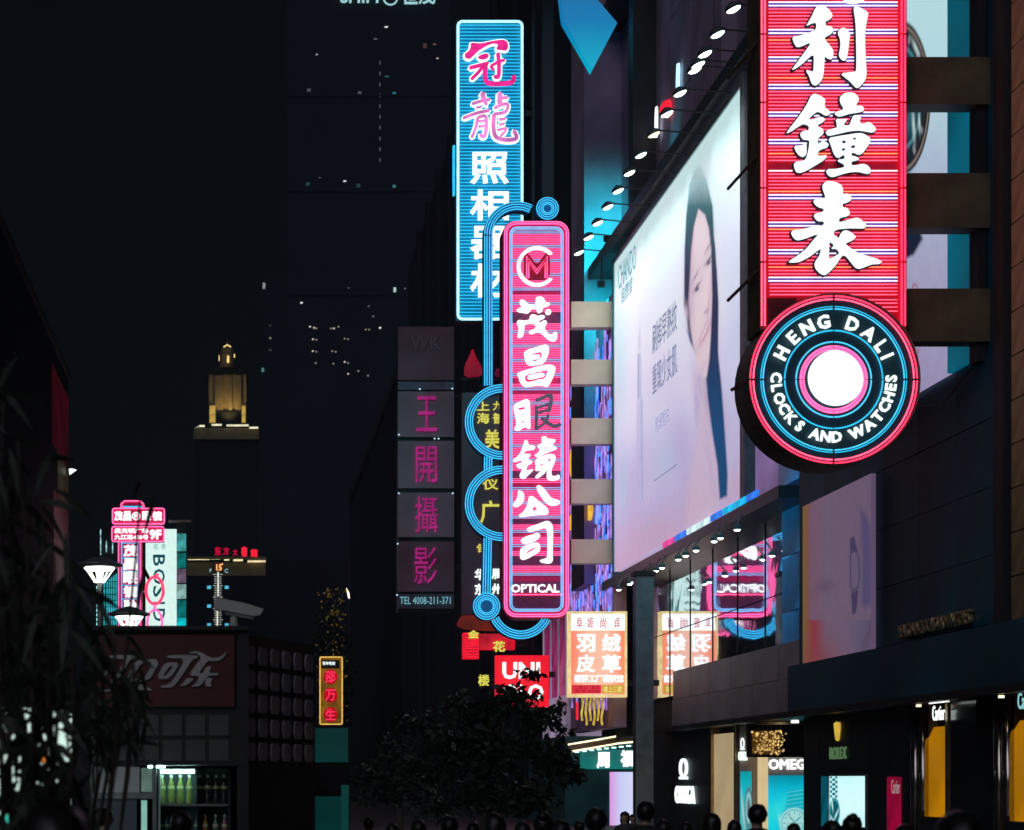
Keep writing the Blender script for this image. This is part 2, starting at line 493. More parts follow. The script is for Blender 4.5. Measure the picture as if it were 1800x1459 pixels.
def sdist(poly, x, y, kx=1.0):
    """signed distance to a polygon (negative inside)"""
    p = np.array(poly, float) * np.array([kx, 1.0]); x = x * kx
    d = np.full(x.shape, 1e9); ins = np.zeros(x.shape, bool)
    for i in range(len(p)):
        ax, ay = p[i]; bx, by = p[(i + 1) % len(p)]
        ex, ey = bx - ax, by - ay; t = np.clip(((x - ax) * ex + (y - ay) * ey) / (ex * ex + ey * ey + 1e-9), 0, 1)
        d = np.minimum(d, np.hypot(x - ax - t * ex, y - ay - t * ey))
        cr = (ay > y) != (by > y)
        xi = ax + (y - ay) / ((by - ay) if by != ay else 1e-9) * ex
        ins ^= cr & (x < xi)
    return np.where(ins, -d, d)
def soft(d, s): return np.clip(0.5 - d / (2 * s), 0, 1) ** 1.0
def over(img, mask, col, a=1.0):
    m = (mask * a)[..., None]; return img * (1 - m) + np.array(col) * m if not isinstance(col, np.ndarray) else img * (1 - m) + col * m
def blob(x, y, cx, cy, dx, dy, s1, s2):
    l = math.hypot(dx, dy); dx /= l; dy /= l
    u = (x - cx) * dx + (y - cy) * dy; v = -(x - cx) * dy + (y - cy) * dx
    return np.exp(-(u / s1) ** 2 - (v / s2) ** 2)
def ramp(t, cols):
    t = np.clip(t, 0, 1) * (len(cols) - 1); i = np.clip(t.astype(int), 0, len(cols) - 2); f = (t - i)[..., None]; c = np.array(cols)
    return c[i] * (1 - f) + c[i + 1] * f
def wob(x, y, s=1.0): return (np.sin(x * 0.05 * s + 1.3) * np.cos(y * 0.021 * s) + np.sin(x * 0.031 * s - y * 0.017 * s + 0.7) + np.cos(y * 0.043 * s + x * 0.011 * s)) / 3

#==BODY==
# ------------------------------------------------------------------ setting
g = G().add([(-415, -55, 0), (415, -55, 0), (415, 635, 0), (-415, 635, 0)], [(0, 1, 2, 3)])
tag(g.build('ground', M['asphalt'], recalc=False), kind='structure')

# ------------------------------------------------------------------ right-hand shopping building (street face at X = 13)
B = thing('shopping_building', (17, 57, 0), 'large dark department store with recessed shopfronts filling the right side', 'building')
WX = 13.05
wbox(B, 'near_wall', 30, 48, 4.4, 45, WX, 24, M['navy'])
wbox(B, 'upper_wall', 48.01, 80, 9.1, 45, 14.0, 24, M['plumwall'])
wbox(B, 'lower_wall', 48.01, 80, 3.3, 9.09, 13.95, 24, M['dark'])
wbox(B, 'pier', 76, 79, 9.0, 45, 12.6, 13.99, M['plumwall'])
wbox(B, 'pier', 69.6, 70.4, 20.0, 45, 13.2, 13.99, M['black'])
wbox(B, 'pier', 58.0, 58.8, 20.0, 45, 13.5, 13.99, M['plumwall'])
wbox(B, 'ledge', 50, 80.5, 20.3, 20.7, 12.75, 13.99, M['black'])
wbox(B, 'cornice', 48.01, 76, 29.5, 30.2, 13.2, 13.99, M['black'])
# rows of wall panels over the billboard (joints stay open)
for r in range(3):
    for k in range(7):
        y0 = 49.0 + k * 3.0
        if 68 < y0 + 1.4 < 72: continue
        wbox(B, 'wall_panel', y0 + 0.03, y0 + 2.95, 20.8 + r * 2.9, 20.8 + r * 2.9 + 2.85, 13.93, 13.998, M['plumwall'])
# mirror glass band under the billboard
for k in range(7):
    for r in range(2):
        y0 = 48.3 + k * 3.05; z0 = 4.45 + r * 2.1
        wbox(B, 'glass_pane', y0 + 0.02, y0 + 3.02, z0, z0 + 2.07, 13.83, 13.87, M['mirror'])
for k in range(8):
    wbox(B, 'mullion', 48.285 + k * 3.05, 48.315 + k * 3.05, 4.3, 8.7, 13.81, 13.90, M['black'])
m_blue = glow('blue_reflection_glow', (0.0, 0.10, 0.27), 0.55, var=0.85, scale=0.35)  # emission stands in for blue light mirrored from across the street
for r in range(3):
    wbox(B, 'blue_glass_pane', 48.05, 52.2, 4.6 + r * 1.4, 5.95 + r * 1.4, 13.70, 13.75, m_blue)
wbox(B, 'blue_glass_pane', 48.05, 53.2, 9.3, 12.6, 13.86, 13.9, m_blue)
wbox(B, 'soffit_beam', 49.5, 74, 8.55, 8.86, 12.9, 13.94, pbr('teal_soffit', (0.02, 0.06, 0.07), 0.4, scale=1))
# mauve cladding panels below the glass, over the shop entrance
for k in range(6):
    y0 = 48.02 + k * 2.5
    for r in range(2):
        wbox(B, 'cladding_panel', y0 + 0.02, y0 + 2.48, 3.33 + r * 0.88, 3.33 + r * 0.88 + 0.86, 13.15 + 0.03 * r, 13.79, M['clad'])
# shop fascia
wbox(B, 'fascia', 30, 63.2, 3.18, 3.32, 12.55, 13.9, M['black'])
wbox(B, 'fascia_board', 30, 47.98, 3.33, 4.39, 12.72, 13.6, M['navy'])
# cladding panels on the near wall, between the fascia and the wall billboard
for k in range(6):
    for r in range(4):
        wbox(B, 'cladding_sheet', 35.3 + k * 2.12, 35.3 + k * 2.12 + 2.105, 4.46 + r * 1.2, 4.46 + r * 1.2 + 1.185, 13.0 + 0.004 * ((k * 3 + r) % 3), 13.045, M['navy'])
for k in range(3):
    G().tube([(13.02, 36 + k * 3.7, 12), (12.93, 36.3 + k * 3.7, 9.1 - 0.3 * k), (12.95, 38 + k * 3.7, 8.7), (12.96, 40 + k * 3.2, 9.0)], 0.018, 5).build('cable', M['black'], B)
# structural pillar in the street front
SP = thing('steel_post', (11.73, 60.2, 0), 'free-standing grey square column in front of the turquoise corner shop', 'column')
wbox(SP, 'shaft', 60, 60.45, 0.25, 7.72, 11.46, 11.98, M['steel'])
wbox(SP, 'base_plate', 59.9, 60.55, 0, 0.249, 11.36, 12.08, M['black'])
wbox(SP, 'cap', 59.94, 60.51, 7.721, 7.85, 11.4, 12.04, M['black'])
# stone tiles at the right edge
for r in range(34):
    for k in range(5):
        wbox(B, 'stone_tile', 30.7 + k * 0.8, 31.47 + k * 0.8, 4.45 + r * 0.745, 4.45 + r * 0.745 + 0.72, 12.98, 13.045, M['tile'])
wbox(B, 'corner_post', 34.75, 35.2, 4.4, 45, 12.86, 13.045, M['black'])

# ground-floor shopfronts (walls behind the fascia)
S = B
wbox(S, 'shop_wall', 57.2, 66, 0, 3.17, 13.0, 14, M['shopdark'])
wbox(S, 'shop_wall', 40.05, 47.6, 0, 3.17, 13.0, 14, M['shopdark'])
wbox(S, 'recess_wall', 54.0, 54.2, 0, 3.17, 13.05, 18, pbr('taupe_wall', (0.30, 0.24, 0.22), 0.5, scale=1))
wbox(S, 'recess_side', 47.61, 54, 0, 3.17, 16.5, 16.7, M['dark'])
for k in range(6):
    for r in range(2):
        wbox(S, 'shop_panel', 40.1 + k * 1.25, 40.1 + k * 1.25 + 1.235, 0.02 + r * 1.9, 0.02 + r * 1.9 + (1.885 if r == 0 else 1.24), 12.986 + 0.003 * ((k + r) % 2), 12.999, M['shopdark'])
for k in range(7):
    wbox(S, 'shop_panel', 57.25 + k * 1.25, 57.25 + k * 1.25 + 1.235, 0.02, 3.15, 12.986 + 0.003 * (k % 2), 12.999, M['shopdark'])
# lit cream window beside the entrance
mw = glow('cream_lit_window', (0.62, 0.47, 0.26), 0.62, var=0.1, scale=0.8)
win = wbox(S, 'lit_window', 54.35, 57.0, 0.1, 3.0, 13.06, 13.1, mw)
wbox(win, 'window_frame', 56.98, 57.1, 0, 3.17, 12.98, 13.2, M['bronze'])
wbox(win, 'window_frame', 54.21, 54.35, 0, 3.17, 12.98, 13.2, M['bronze'])
wbox(S, 'cream_column', 53.6, 53.98, 0, 2.62, 13.52, 13.70, glow('cream_column_glow', (0.9, 0.68, 0.36), 0.75, var=0.05))  # no lamp: emission makes the column look brightly lit
for y_ in (53.0, 49.5):
    place('ceiling_spot', G().lathe((13.6, y_, 3.13), [(0.09, 0), (0.09, 0.04)], 12).build('x', M['l_lamp'], S).data, (13.6, y_, 3.13), S) if False else \
        G().lathe((13.3, y_, 3.12), [(0.09, 0), (0.09, 0.04)], 12).build('ceiling_spot', M['l_lamp'], S)
# jeweller windows on the right
wbox(S, 'shop_wall', 36.4, 37.7, 0, 3.17, 13.0, 14, M['darkglass'])
wbox(S, 'shop_wall', 30, 34.4, 0, 3.17, 13.1, 14, M['darkglass'])
amb = glow('amber_window', (0.60, 0.24, 0.0), 0.62, var=0.35, scale=0.5)
for (a, b) in ((1627, 1664), (1772, 1830)):
    y1 = WY(a, 13.0); y0 = WY(b, 13.0)
    wn = G().prism([(13.04, y1, 0.2), (13.04, y0, 0.2), (13.04, y0, 2.74), (13.04, y0 + (y1 - y0) * 0.7, 2.74), (13.04, y1, 2.5)], (0.05, 0, 0)).build('amber_window', amb, S)
    wbox(wn, 'window_frame', y1, y1 + 0.12, 0, 3.17, 12.97, 13.3, M['bronze'])
    wbox(wn, 'window_frame', y0 - 0.12, y0, 0, 3.17, 12.97, 13.3, M['bronze'])
    G().box(12.8, 12.98, y0, y0 + (y1 - y0) * 0.75, 0, 1.05).build('display_plinth', M['darkglass'], wn)
wbox(S, 'window_back', 37.71, 40.04, 0, 3.17, 13.25, 14, M['dark'])
wbox(S, 'window_back', 34.41, 36.39, 0, 3.17, 13.35, 14, M['dark'])
for px in (1610, 1623, 1757, 1772):
    y_ = WY(px, 12.95)
    G().lathe((12.95, y_, 0), [(0.10, 0), (0.10, 3.15)], 16).build('polished_column', M['chrome'], S, smooth=True)
for px in (1613, 1758):
    y_ = WY(px, 12.7)
    G().lathe((12.72, y_, 3.12), [(0.05, 0), (0.05, 0.04)], 10).build('ceiling_spot', M['l_warm'], S)
for k in range(5):
    y_ = 37.9 - k * 0.22
    G().box(12.7, 12.74, y_, y_ + 0.12, 3.15, 3.17).build('ceiling_spot', M['l_whitehot'], S)

# ------------------------------------------------------------------ big cosmetics billboard
yb0, yb1 = WY(1305), WY(1080)
zb0, zb1 = 9.05, 19.85
BB = thing('cosmetics_billboard', (13.2, (yb0 + yb1) / 2, zb0), 'huge pale billboard with smiling dark-haired woman, lit by a row of lamps', 'billboard')
BKL = 0.68   # glow added to the print to even out the light from above
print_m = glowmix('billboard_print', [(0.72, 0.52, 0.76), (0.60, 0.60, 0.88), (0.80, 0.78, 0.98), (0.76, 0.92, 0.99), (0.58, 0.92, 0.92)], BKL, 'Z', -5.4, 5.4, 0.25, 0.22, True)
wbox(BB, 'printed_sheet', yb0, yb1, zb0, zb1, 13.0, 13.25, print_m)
wbox(BB, 'frame_post', yb0 - 0.55, yb0 - 0.05, 8.9, 20.1, 12.92, 13.2, M['steel'])
wbox(BB, 'frame_post', yb1 + 0.01, yb1 + 0.2, 8.9, 20.0, 12.95, 13.2, pbr('teal_frame', (0.03, 0.22, 0.24), 0.4))
wbox(BB, 'frame_rail', yb0 - 0.04, yb1, zb1 + 0.01, zb1 + 0.16, 12.95, 13.2, M['steel'])
def wshape(parent, name, polys, mat, X, th=0.02):
    """flat print pieces on the wall plane, given as photo outlines"""
    cu = bpy.data.curves.new('s', 'CURVE'); cu.dimensions = '2D'; cu.fill_mode = 'BOTH'; cu.extrude = th / 2
    w3 = [[W(p[0], p[1], X) for p in poly] for poly in polys]
    y0 = max(v.y for q in w3 for v in q); z0 = min(v.z for q in w3 for v in q)
    for q in w3:
        pp = smoothpoly([(y0 - v.y, v.z - z0) for v in q])
        sp = cu.splines.new('POLY'); sp.points.add(len(pp) - 1)
        for i, c in enumerate(pp): sp.points[i].co = (c[0], c[1], 0, 1)
        sp.use_cyclic_u = True
    return place(name, curve_mesh(cu), (X - th / 2, y0, z0), parent, mat, RW)
def portrait(x, y):
    t = (y - (1000 - (x - 1080) * 0.489)) / (-(545 + (x - 1080) * 0.8))      # 0 at the foot, 1 at the head of the sheet
    im = ramp(t + 0.10 * wob(x * 2, y), [(0.66, 0.46, 0.66), (0.62, 0.52, 0.80), (0.72, 0.66, 0.92), (0.84, 0.80, 0.98), (0.86, 0.87, 0.99), (0.80, 0.92, 0.98), (0.70, 0.95, 0.95)])
    im = over(im, blob(x, y, 1092, 640, 0, 1, 120, 10), (0.35, 0.80, 0.86), 0.45)
    im = over(im, blob(x, y, 1095, 850, 0, 1, 60, 12), (0.42, 0.66, 0.80), 0.5)
    im = over(im, blob(x, y, 1170, 805, 0, 1, 40, 22), (0.50, 0.66, 0.86), 0.5)
    im = over(im, blob(x, y, 1290, 560, 0, 1, 220, 16), (0.66, 0.74, 0.95), 0.5)
    # pump bottle
    im = over(im, soft(sdist([(1119, 706), (1129, 702), (1130, 880), (1118, 885)], x, y, 2), 3), (0.55, 0.56, 0.82), 0.55)
    im = over(im, soft(sdist([(1127, 700), (1129.5, 699), (1130, 880), (1128, 882)], x, y, 2), 1.5), (0.36, 0.38, 0.66), 0.6)
    im = over(im, soft(sdist([(1121, 622), (1127, 620), (1128, 700), (1121, 703)], x, y, 2), 1.5), (0.50, 0.56, 0.80), 0.7)
    im = over(im, soft(sdist([(1121, 622), (1122.6, 621), (1122.6, 702), (1121, 703)], x, y, 2), 1), (0.25, 0.32, 0.58), 0.8)
    im = over(im, soft(sdist([(1122, 585), (1124, 575), (1126, 585), (1126, 612), (1122, 613)], x, y, 2), 2), (0.62, 0.60, 0.84), 0.7)
    # neck, shoulder and raised hand
    sh = soft(sdist([(1216, 640), (1243, 660), (1250, 708), (1256, 760), (1266, 820), (1268, 890), (1240, 915), (1205, 930), (1212, 840), (1226, 760), (1216, 690)], x, y, 1.5), 9)
    im = over(im, sh, (0.74, 0.56, 0.72), 0.75)
    im = over(im, blob(x, y, 1241, 700, 0.1, 1, 34, 5), (0.50, 0.38, 0.60), 0.55)
    im = over(im, blob(x, y, 1250, 830, 0.15, 1, 60, 4), (0.55, 0.44, 0.68), 0.4)
    im = over(im, soft(sdist([(1220, 700), (1226, 662), (1232, 660), (1233, 690), (1229, 725), (1224, 752)], x, y, 1.5), 5), (0.52, 0.44, 0.74), 0.6)
    im = over(im, blob(x, y, 1227, 690, 0.1, 1, 16, 2), (0.80, 0.68, 0.84), 0.6)
    # hair
    hd = sdist([(1231, 288), (1220, 300), (1211, 326), (1206, 378), (1203, 440), (1202, 535), (1206, 556), (1213, 600), (1240, 655), (1244, 700), (1251, 755), (1261, 818), (1265, 878), (1278, 872), (1279, 834), (1274, 755), (1268, 673), (1262, 617), (1263, 535), (1260, 480), (1256, 428), (1253, 362), (1243, 318)], x, y, 1.6)
    hm = soft(hd, 3.0) * np.clip((y - 268) / 95, 0.0, 1)
    strand = 0.5 + 0.5 * np.sin(x * 2.1 + 0.012 * y + 2 * np.sin(y * 0.02)) * np.sin(x * 0.9 - y * 0.013)
    hc = ramp((y - 290) / 560, [(0.14, 0.34, 0.36), (0.05, 0.13, 0.16), (0.045, 0.045, 0.10), (0.03, 0.035, 0.10), (0.015, 0.06, 0.17), (0.012, 0.085, 0.23), (0.012, 0.085, 0.22)]) * (0.78 + 0.42 * strand)[..., None]
    im = over(im, hm, hc)
    # face
    fd = sdist([(1228, 368), (1220, 398), (1215, 440), (1212, 500), (1210, 530), (1213, 575), (1218, 606), (1226, 640), (1235, 660), (1242, 663), (1247, 630), (1250, 580), (1252, 519), (1250, 440), (1246, 402), (1239, 378)], x, y, 1.6)
    fm = soft(fd, 3.0)
    fc = np.array((0.88, 0.70, 0.77)) * np.ones(x.shape + (1,))
    fc = over(fc, np.clip((1224 - x) / 12, 0, 1), (0.58, 0.42, 0.58), 0.8)
    fc = over(fc, blob(x, y, 1236, 420, 0, 1, 45, 9), (0.93, 0.78, 0.80), 0.6)
    fc = over(fc, blob(x, y, 1228, 560, 0.3, -1, 40, 7), (0.92, 0.74, 0.78), 0.7)
    fc = over(fc, blob(x, y, 1240, 520, 0.1, -1, 36, 2.2), (0.95, 0.82, 0.84), 0.7)
    fc = over(fc, blob(x, y, 1246, 535, 0.1, -1, 40, 2.2), (0.62, 0.44, 0.58), 0.55)
    fc = over(fc, blob(x, y, 1236, 645, 0.6, -1, 14, 5), (0.68, 0.50, 0.64), 0.5)
    fc = over(fc, np.clip((y - 600) / 70, 0, 1) * np.clip((1232 - x) / 12, 0, 1), (0.56, 0.42, 0.60), 0.6)
    for ex, ey in ((1225, 509), (1245.5, 462)):
        fc = over(fc, blob(x, y, ex, ey - 4, 0.62, -1, 15, 4.5), (0.60, 0.42, 0.56), 0.55)
        fc = over(fc, blob(x, y, ex, ey, 0.62, -1, 9, 2.6), (0.90, 0.84, 0.90), 0.5)
        fc = over(fc, blob(x, y, ex + 0.4, ey, 0.62, -1, 5.0, 2.4), (0.03, 0.02, 0.06), 1.0)
        fc = over(fc, blob(x, y, ex, ey - 5, 0.62, -1, 11, 1.4), (0.05, 0.03, 0.09), 0.9)
    for ex, ey in ((1223, 485), (1244, 437)):
        fc = over(fc, blob(x, y, ex, ey, 0.50, -1, 15, 1.8), (0.22, 0.14, 0.24), 0.7)
    fc = over(fc, blob(x, y, 1241, 548, 0.8, -1, 6, 2.6), (0.48, 0.30, 0.44), 0.8)
    fc = over(fc, blob(x, y, 1239, 585, 0.42, -1, 24, 4.2), (0.62, 0.20, 0.38), 1.0)
    fc = over(fc, blob(x, y, 1239, 583, 0.42, -1, 16, 1.7), (1.0, 0.96, 0.98), 1.0)
    im = over(im, fm, fc)
    # side lock of hair over the far cheek, ear and earring
    im = over(im, soft(sdist([(1247, 400), (1251, 430), (1253, 520), (1250, 600), (1246, 660), (1250, 700), (1262, 640), (1262, 520), (1257, 430)], x, y, 1.6), 2.5), hc, 0.9)
    im = over(im, blob(x, y, 1207, 548, 0.1, 1, 16, 2.6), (0.78, 0.58, 0.68), 0.85)
    im = over(im, blob(x, y, 1211, 590, 0.35, 1, 16, 1.3), (0.12, 0.16, 0.36), 0.9)
    return im
for c_ in [c for c in BB.children if c.name.startswith('printed_sheet')]: c_.name = 'sheet_box'
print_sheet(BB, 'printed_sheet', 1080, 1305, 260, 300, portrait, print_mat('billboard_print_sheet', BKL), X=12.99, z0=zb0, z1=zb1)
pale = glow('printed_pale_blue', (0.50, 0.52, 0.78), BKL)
def wline(parent, body, pxl, pyl_bot, pxr, h, X, mat, **k):
    a = W(pxl, pyl_bot, X); y1 = WY(pxr, X)
    return line(parent, body, a, a.y - y1, h, mat, RW, **k)
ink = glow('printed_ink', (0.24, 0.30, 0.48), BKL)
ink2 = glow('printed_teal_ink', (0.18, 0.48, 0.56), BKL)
wline(BB, '刷掉早熟纹', 1147, 624, 1190, 0.95, 12.985, ink, bold=0.0, depth=0.01, name='printed_character')
wline(BB, '重现少女肌', 1147, 696, 1190, 0.95, 12.985, ink, bold=0.0, depth=0.01, name='printed_character')
wline(BB, 'CHANDO', 1087, 512, 1118, 0.85, 12.985, ink2, depth=0.01, name='printed_letter')
wline(BB, '自然堂', 1093, 535, 1112, 0.55, 12.985, ink2, depth=0.01, name='printed_character')
wline(BB, '雪润皙白', 1152, 762, 1176, 0.5, 12.985, pale, depth=0.01, name='printed_character')
wbox(BB, 'printed_rule', WY(1190), WY(1150), 11.2, 11.23, 12.985, 12.999, ink)

# coloured light strip along the billboard's foot
LS = thing('light_strip', (12.9, 57, 8.87), 'thin strip of pink, blue and white panels along the big billboard foot', 'light strip')
cols = [('pink', (0.9, 0.05, 0.35)), ('blue', (0.02, 0.2, 0.9)), ('white', (0.7, 0.95, 1.0)), ('white', (0.7, 0.95, 1.0)), ('blue', (0.05, 0.35, 1.0)), ('cyan', (0.0, 0.5, 0.9)), ('cyan', (0.0, 0.55, 0.9)), ('blue', (0.0, 0.3, 0.7))]
ys = [WY(1165 + 21 * k, 12.9) for k in range(9)]
for k, (nm, c_) in enumerate(cols):
    wbox(LS, 'light_panel', ys[k + 1] + 0.05, ys[k] - 0.05, 8.88, 9.04, 12.88, 12.93, glow(nm + '_strip_light', c_, 0.9, var=0.4, scale=1.5))

# row of lamps over the billboard
LP = [1290, 1262, 1240, 1228, 1222, 1196, 1173, 1150, 1127, 1107, 1087, 1069, 1051, 1035, 1018]
arm_g = G().tube([(0, 0, 0.12), (1.35, 0, 0.06)], 0.025, 6)
arm_g2 = G().tube([(1.3, 0, 0.0), (1.3, 0, -0.5)], 0.025, 6)
def mk(gm, name, mat, smooth=False):
    o = gm.build(name, mat, smooth=smooth); me = o.data; off = Vector(o.location); bpy.data.objects.remove(o); return me, off
arm_me, arm_off = mk(G().tube([(0.05, 0, 0.14), (1.4, 0, 0.02)], 0.022, 6), 'arm', M['black'])
head_me, head_off = mk(G().lathe((0, 0, 0.02), [(0.21, 0), (0.20, 0.07), (0.12, 0.13), (0.05, 0.17)], 14), 'shade', pbr('lamp_shade_grey', (0.06, 0.08, 0.085), 0.4, scale=3), True)
lens_me, lens_off = mk(G().lathe((0, 0, -0.05), [(0.07, 0), (0.15, 0.03), (0.175, 0.065)], 14), 'lens', glow('teal_white_lens', (0.78, 1.0, 0.96), 5.0, var=0.05), True)
TL = Matrix.Rotation(math.radians(-22), 3, 'Y')
order = ['nearest the top of the frame', 'second from the top of the frame', 'third from the top of the frame', 'fourth from the top of the frame', 'the brightest, fifth from the top', 'sixth from the top', 'seventh from the top', 'the dim one, eighth from the top', 'ninth from the top', 'tenth from the top', 'seventh from the far end', 'sixth from the far end', 'fourth from the far end', 'third from the far end', 'at the far lower end']
order = ['topmost in the photo', 'second from the top', 'third from the top', 'fourth from the top', 'fifth from the top and brightest', 'sixth from the top', 'seventh from the top', 'eighth from the top and dim', 'ninth from the top', 'tenth from the top', 'fifth from the far end', 'fourth from the far end', 'third from the far end', 'second from the far end', 'lowest at the far end']
for k, px in enumerate(LP):
    X = 11.6; Y = WY(px, X); Z = 20.0
    L = thing('billboard_lamp', (X, Y, Z), 'shaded lamp over the billboard, ' + order[k], 'lamp', 'lamps in a row above the billboard')
    place('arm', arm_me, Vector((X, Y, Z)) + arm_off, L)
    place('shade', head_me, Vector((X, Y, Z)) + TL @ head_off, L, None, TL)
    place('lens', lens_me, Vector((X, Y, Z)) + TL @ lens_off, L, M['l_warm'] if k == 7 else None, TL)
    ld = bpy.data.lights.new('lamp_light', 'SPOT'); lo = bpy.data.objects.new('lamp_light', ld); COL.objects.link(lo)
    ld.energy = 120 * (0.2 if k == 7 else 1.6 if k == 4 else 1); ld.spot_size = math.radians(125); ld.spot_blend = 1.0; ld.shadow_soft_size = 0.2
    ld.color = (0.90, 0.97, 1.0) if k < 10 else (0.98, 0.95, 0.88)
    lo.parent = L; lo.location = (0.0, 0, -0.12)
    d = Vector((1.4, 0, -5.0)); lo.rotation_euler = d.to_track_quat('-Z', 'Y').to_euler()
# teal floodlights behind the billboard that wash the pier and the upper wall
for i, (x_, y_, z_, tx, ty, tz, e_) in enumerate(((12.9, 72.9, 21.0, 13.2, 76, 21.6, 1300), (12.7, 73.0, 19.4, 13.0, 76, 18.2, 900), (13.6, 66, 20.9, 13.99, 67, 26, 250))):
    L = thing('teal_floodlight', (x_, y_, z_), ('small floodlight washing the pier teal from on top of the black ledge', 'small floodlight under the end of the black ledge', 'small floodlight on the ledge above the billboard')[i], 'floodlight')
    G().box(x_ - 0.12, x_ + 0.12, y_ - 0.1, y_ + 0.06, z_ - 0.1, z_ + 0.1).build('housing', M['black'], L)
    G().box(x_ - 0.1, x_ + 0.1, y_ + 0.061, y_ + 0.07, z_ - 0.08, z_ + 0.08).build('lens', glow('teal_lens', (0.1, 0.9, 0.95), 3), L)
    G().tube([(x_, y_ - 0.1, z_), (x_, y_ - 0.2, z_ - 0.25 if i != 1 else z_ + 0.9)], 0.03).build('bracket', M['black'], L)
    ld = bpy.data.lights.new('lamp_light', 'SPOT'); lo = bpy.data.objects.new('lamp_light', ld); COL.objects.link(lo)
    ld.energy = e_; ld.color = (0.0, 0.90, 0.86); ld.spot_size = math.radians(95); ld.spot_blend = 0.9; ld.shadow_soft_size = 0.1
    lo.parent = L; lo.location = (0, 0.15, 0)
    lo.rotation_euler = (Vector((tx, ty, tz)) - Vector((x_, y_, z_))).to_track_quat('-Z', 'Y').to_euler()
# blue lit wedge at the top
Wd = G(); q = [(978, -60), (1000, -60), (1085, 40), (1041, 123), (990, 35)]
Wd.prism([P(a, b, 71) for a, b in q], (0, 0.5, 0))
tag(Wd.build('blue_wedge', glowmix('blue_wedge_light', [(0.0, 0.50, 0.68), (0.0, 0.22, 0.50), (0.01, 0.13, 0.40)], 0.9, 'Z', -0.3, 3.5, 0.1, 0.5)), 'pointed blue glowing panel hanging at the top of the building', 'light panel')

# little signs on the upper wall behind the lamps
T = thing('upper_wall_sign', (13.9, 60, 25), 'small red emblem between two thin white light lines behind the lamp row', 'sign')
UX = 13.86
wshape(T, 'red_emblem', [[(1163, 190), (1170, 178), (1180, 174), (1182, 200), (1176, 206), (1164, 204)]], M['l_red'], UX, 0.08)
wshape(T, 'white_mark', [[(1166, 198), (1174, 196), (1177, 206), (1172, 208)]], M['l_white'], UX - 0.05, 0.04)
wshape(T, 'light_line', [[(1193, 114), (1196, 110), (1195, 164), (1192, 167)]], M['t_cyanhot'], UX, 0.08)
wshape(T, 'light_line', [[(1154, 190), (1157, 186), (1157, 240), (1153, 243)]], M['l_white'], UX, 0.06)
# small lamps under the billboard
for k in range(12):
    Y = 52.5 + k * 1.5 + 0.45 * math.sin(k * 2.3)
    L = thing('soffit_lamp', (12.75, Y, 8.3), 'small white spotlight hanging under the big billboard' + (', ' + ('nearest', 'second nearest', 'third nearest', 'fourth nearest', 'fifth nearest', 'sixth nearest', 'sixth from the far end', 'fifth from the far end', 'fourth from the far end', 'third from the far end', 'second from the far end', 'farthest')[k] + ' of twelve'), 'lamp', 'spotlights under the billboard')
    G().tube([(12.75, Y, 8.54), (12.6, Y - 0.1, 8.3)], 0.03).build('bracket', M['steel'], L)
    G().lathe((12.6, Y - 0.1, 8.14), [(0.10, 0), (0.09, 0.10), (0.04, 0.15)], 10).build('housing', pbr('teal_housing', (0.05, 0.16, 0.17), 0.4), L)
    G().lathe((12.6, Y - 0.1, 8.10), [(0.05, 0), (0.085, 0.035)], 10).build('lens', M['l_lamp'], L)
    ld = bpy.data.lights.new('lamp_light', 'SPOT'); lo = bpy.data.objects.new('lamp_light', ld); COL.objects.link(lo)
    ld.energy = 30; ld.color = (0.05, 0.85, 0.95); ld.spot_size = math.radians(140); ld.spot_blend = 1; ld.shadow_soft_size = 0.1
    lo.parent = L; lo.location = (-0.15, -0.1, -0.24); lo.rotation_euler = (0, math.radians(25), 0)

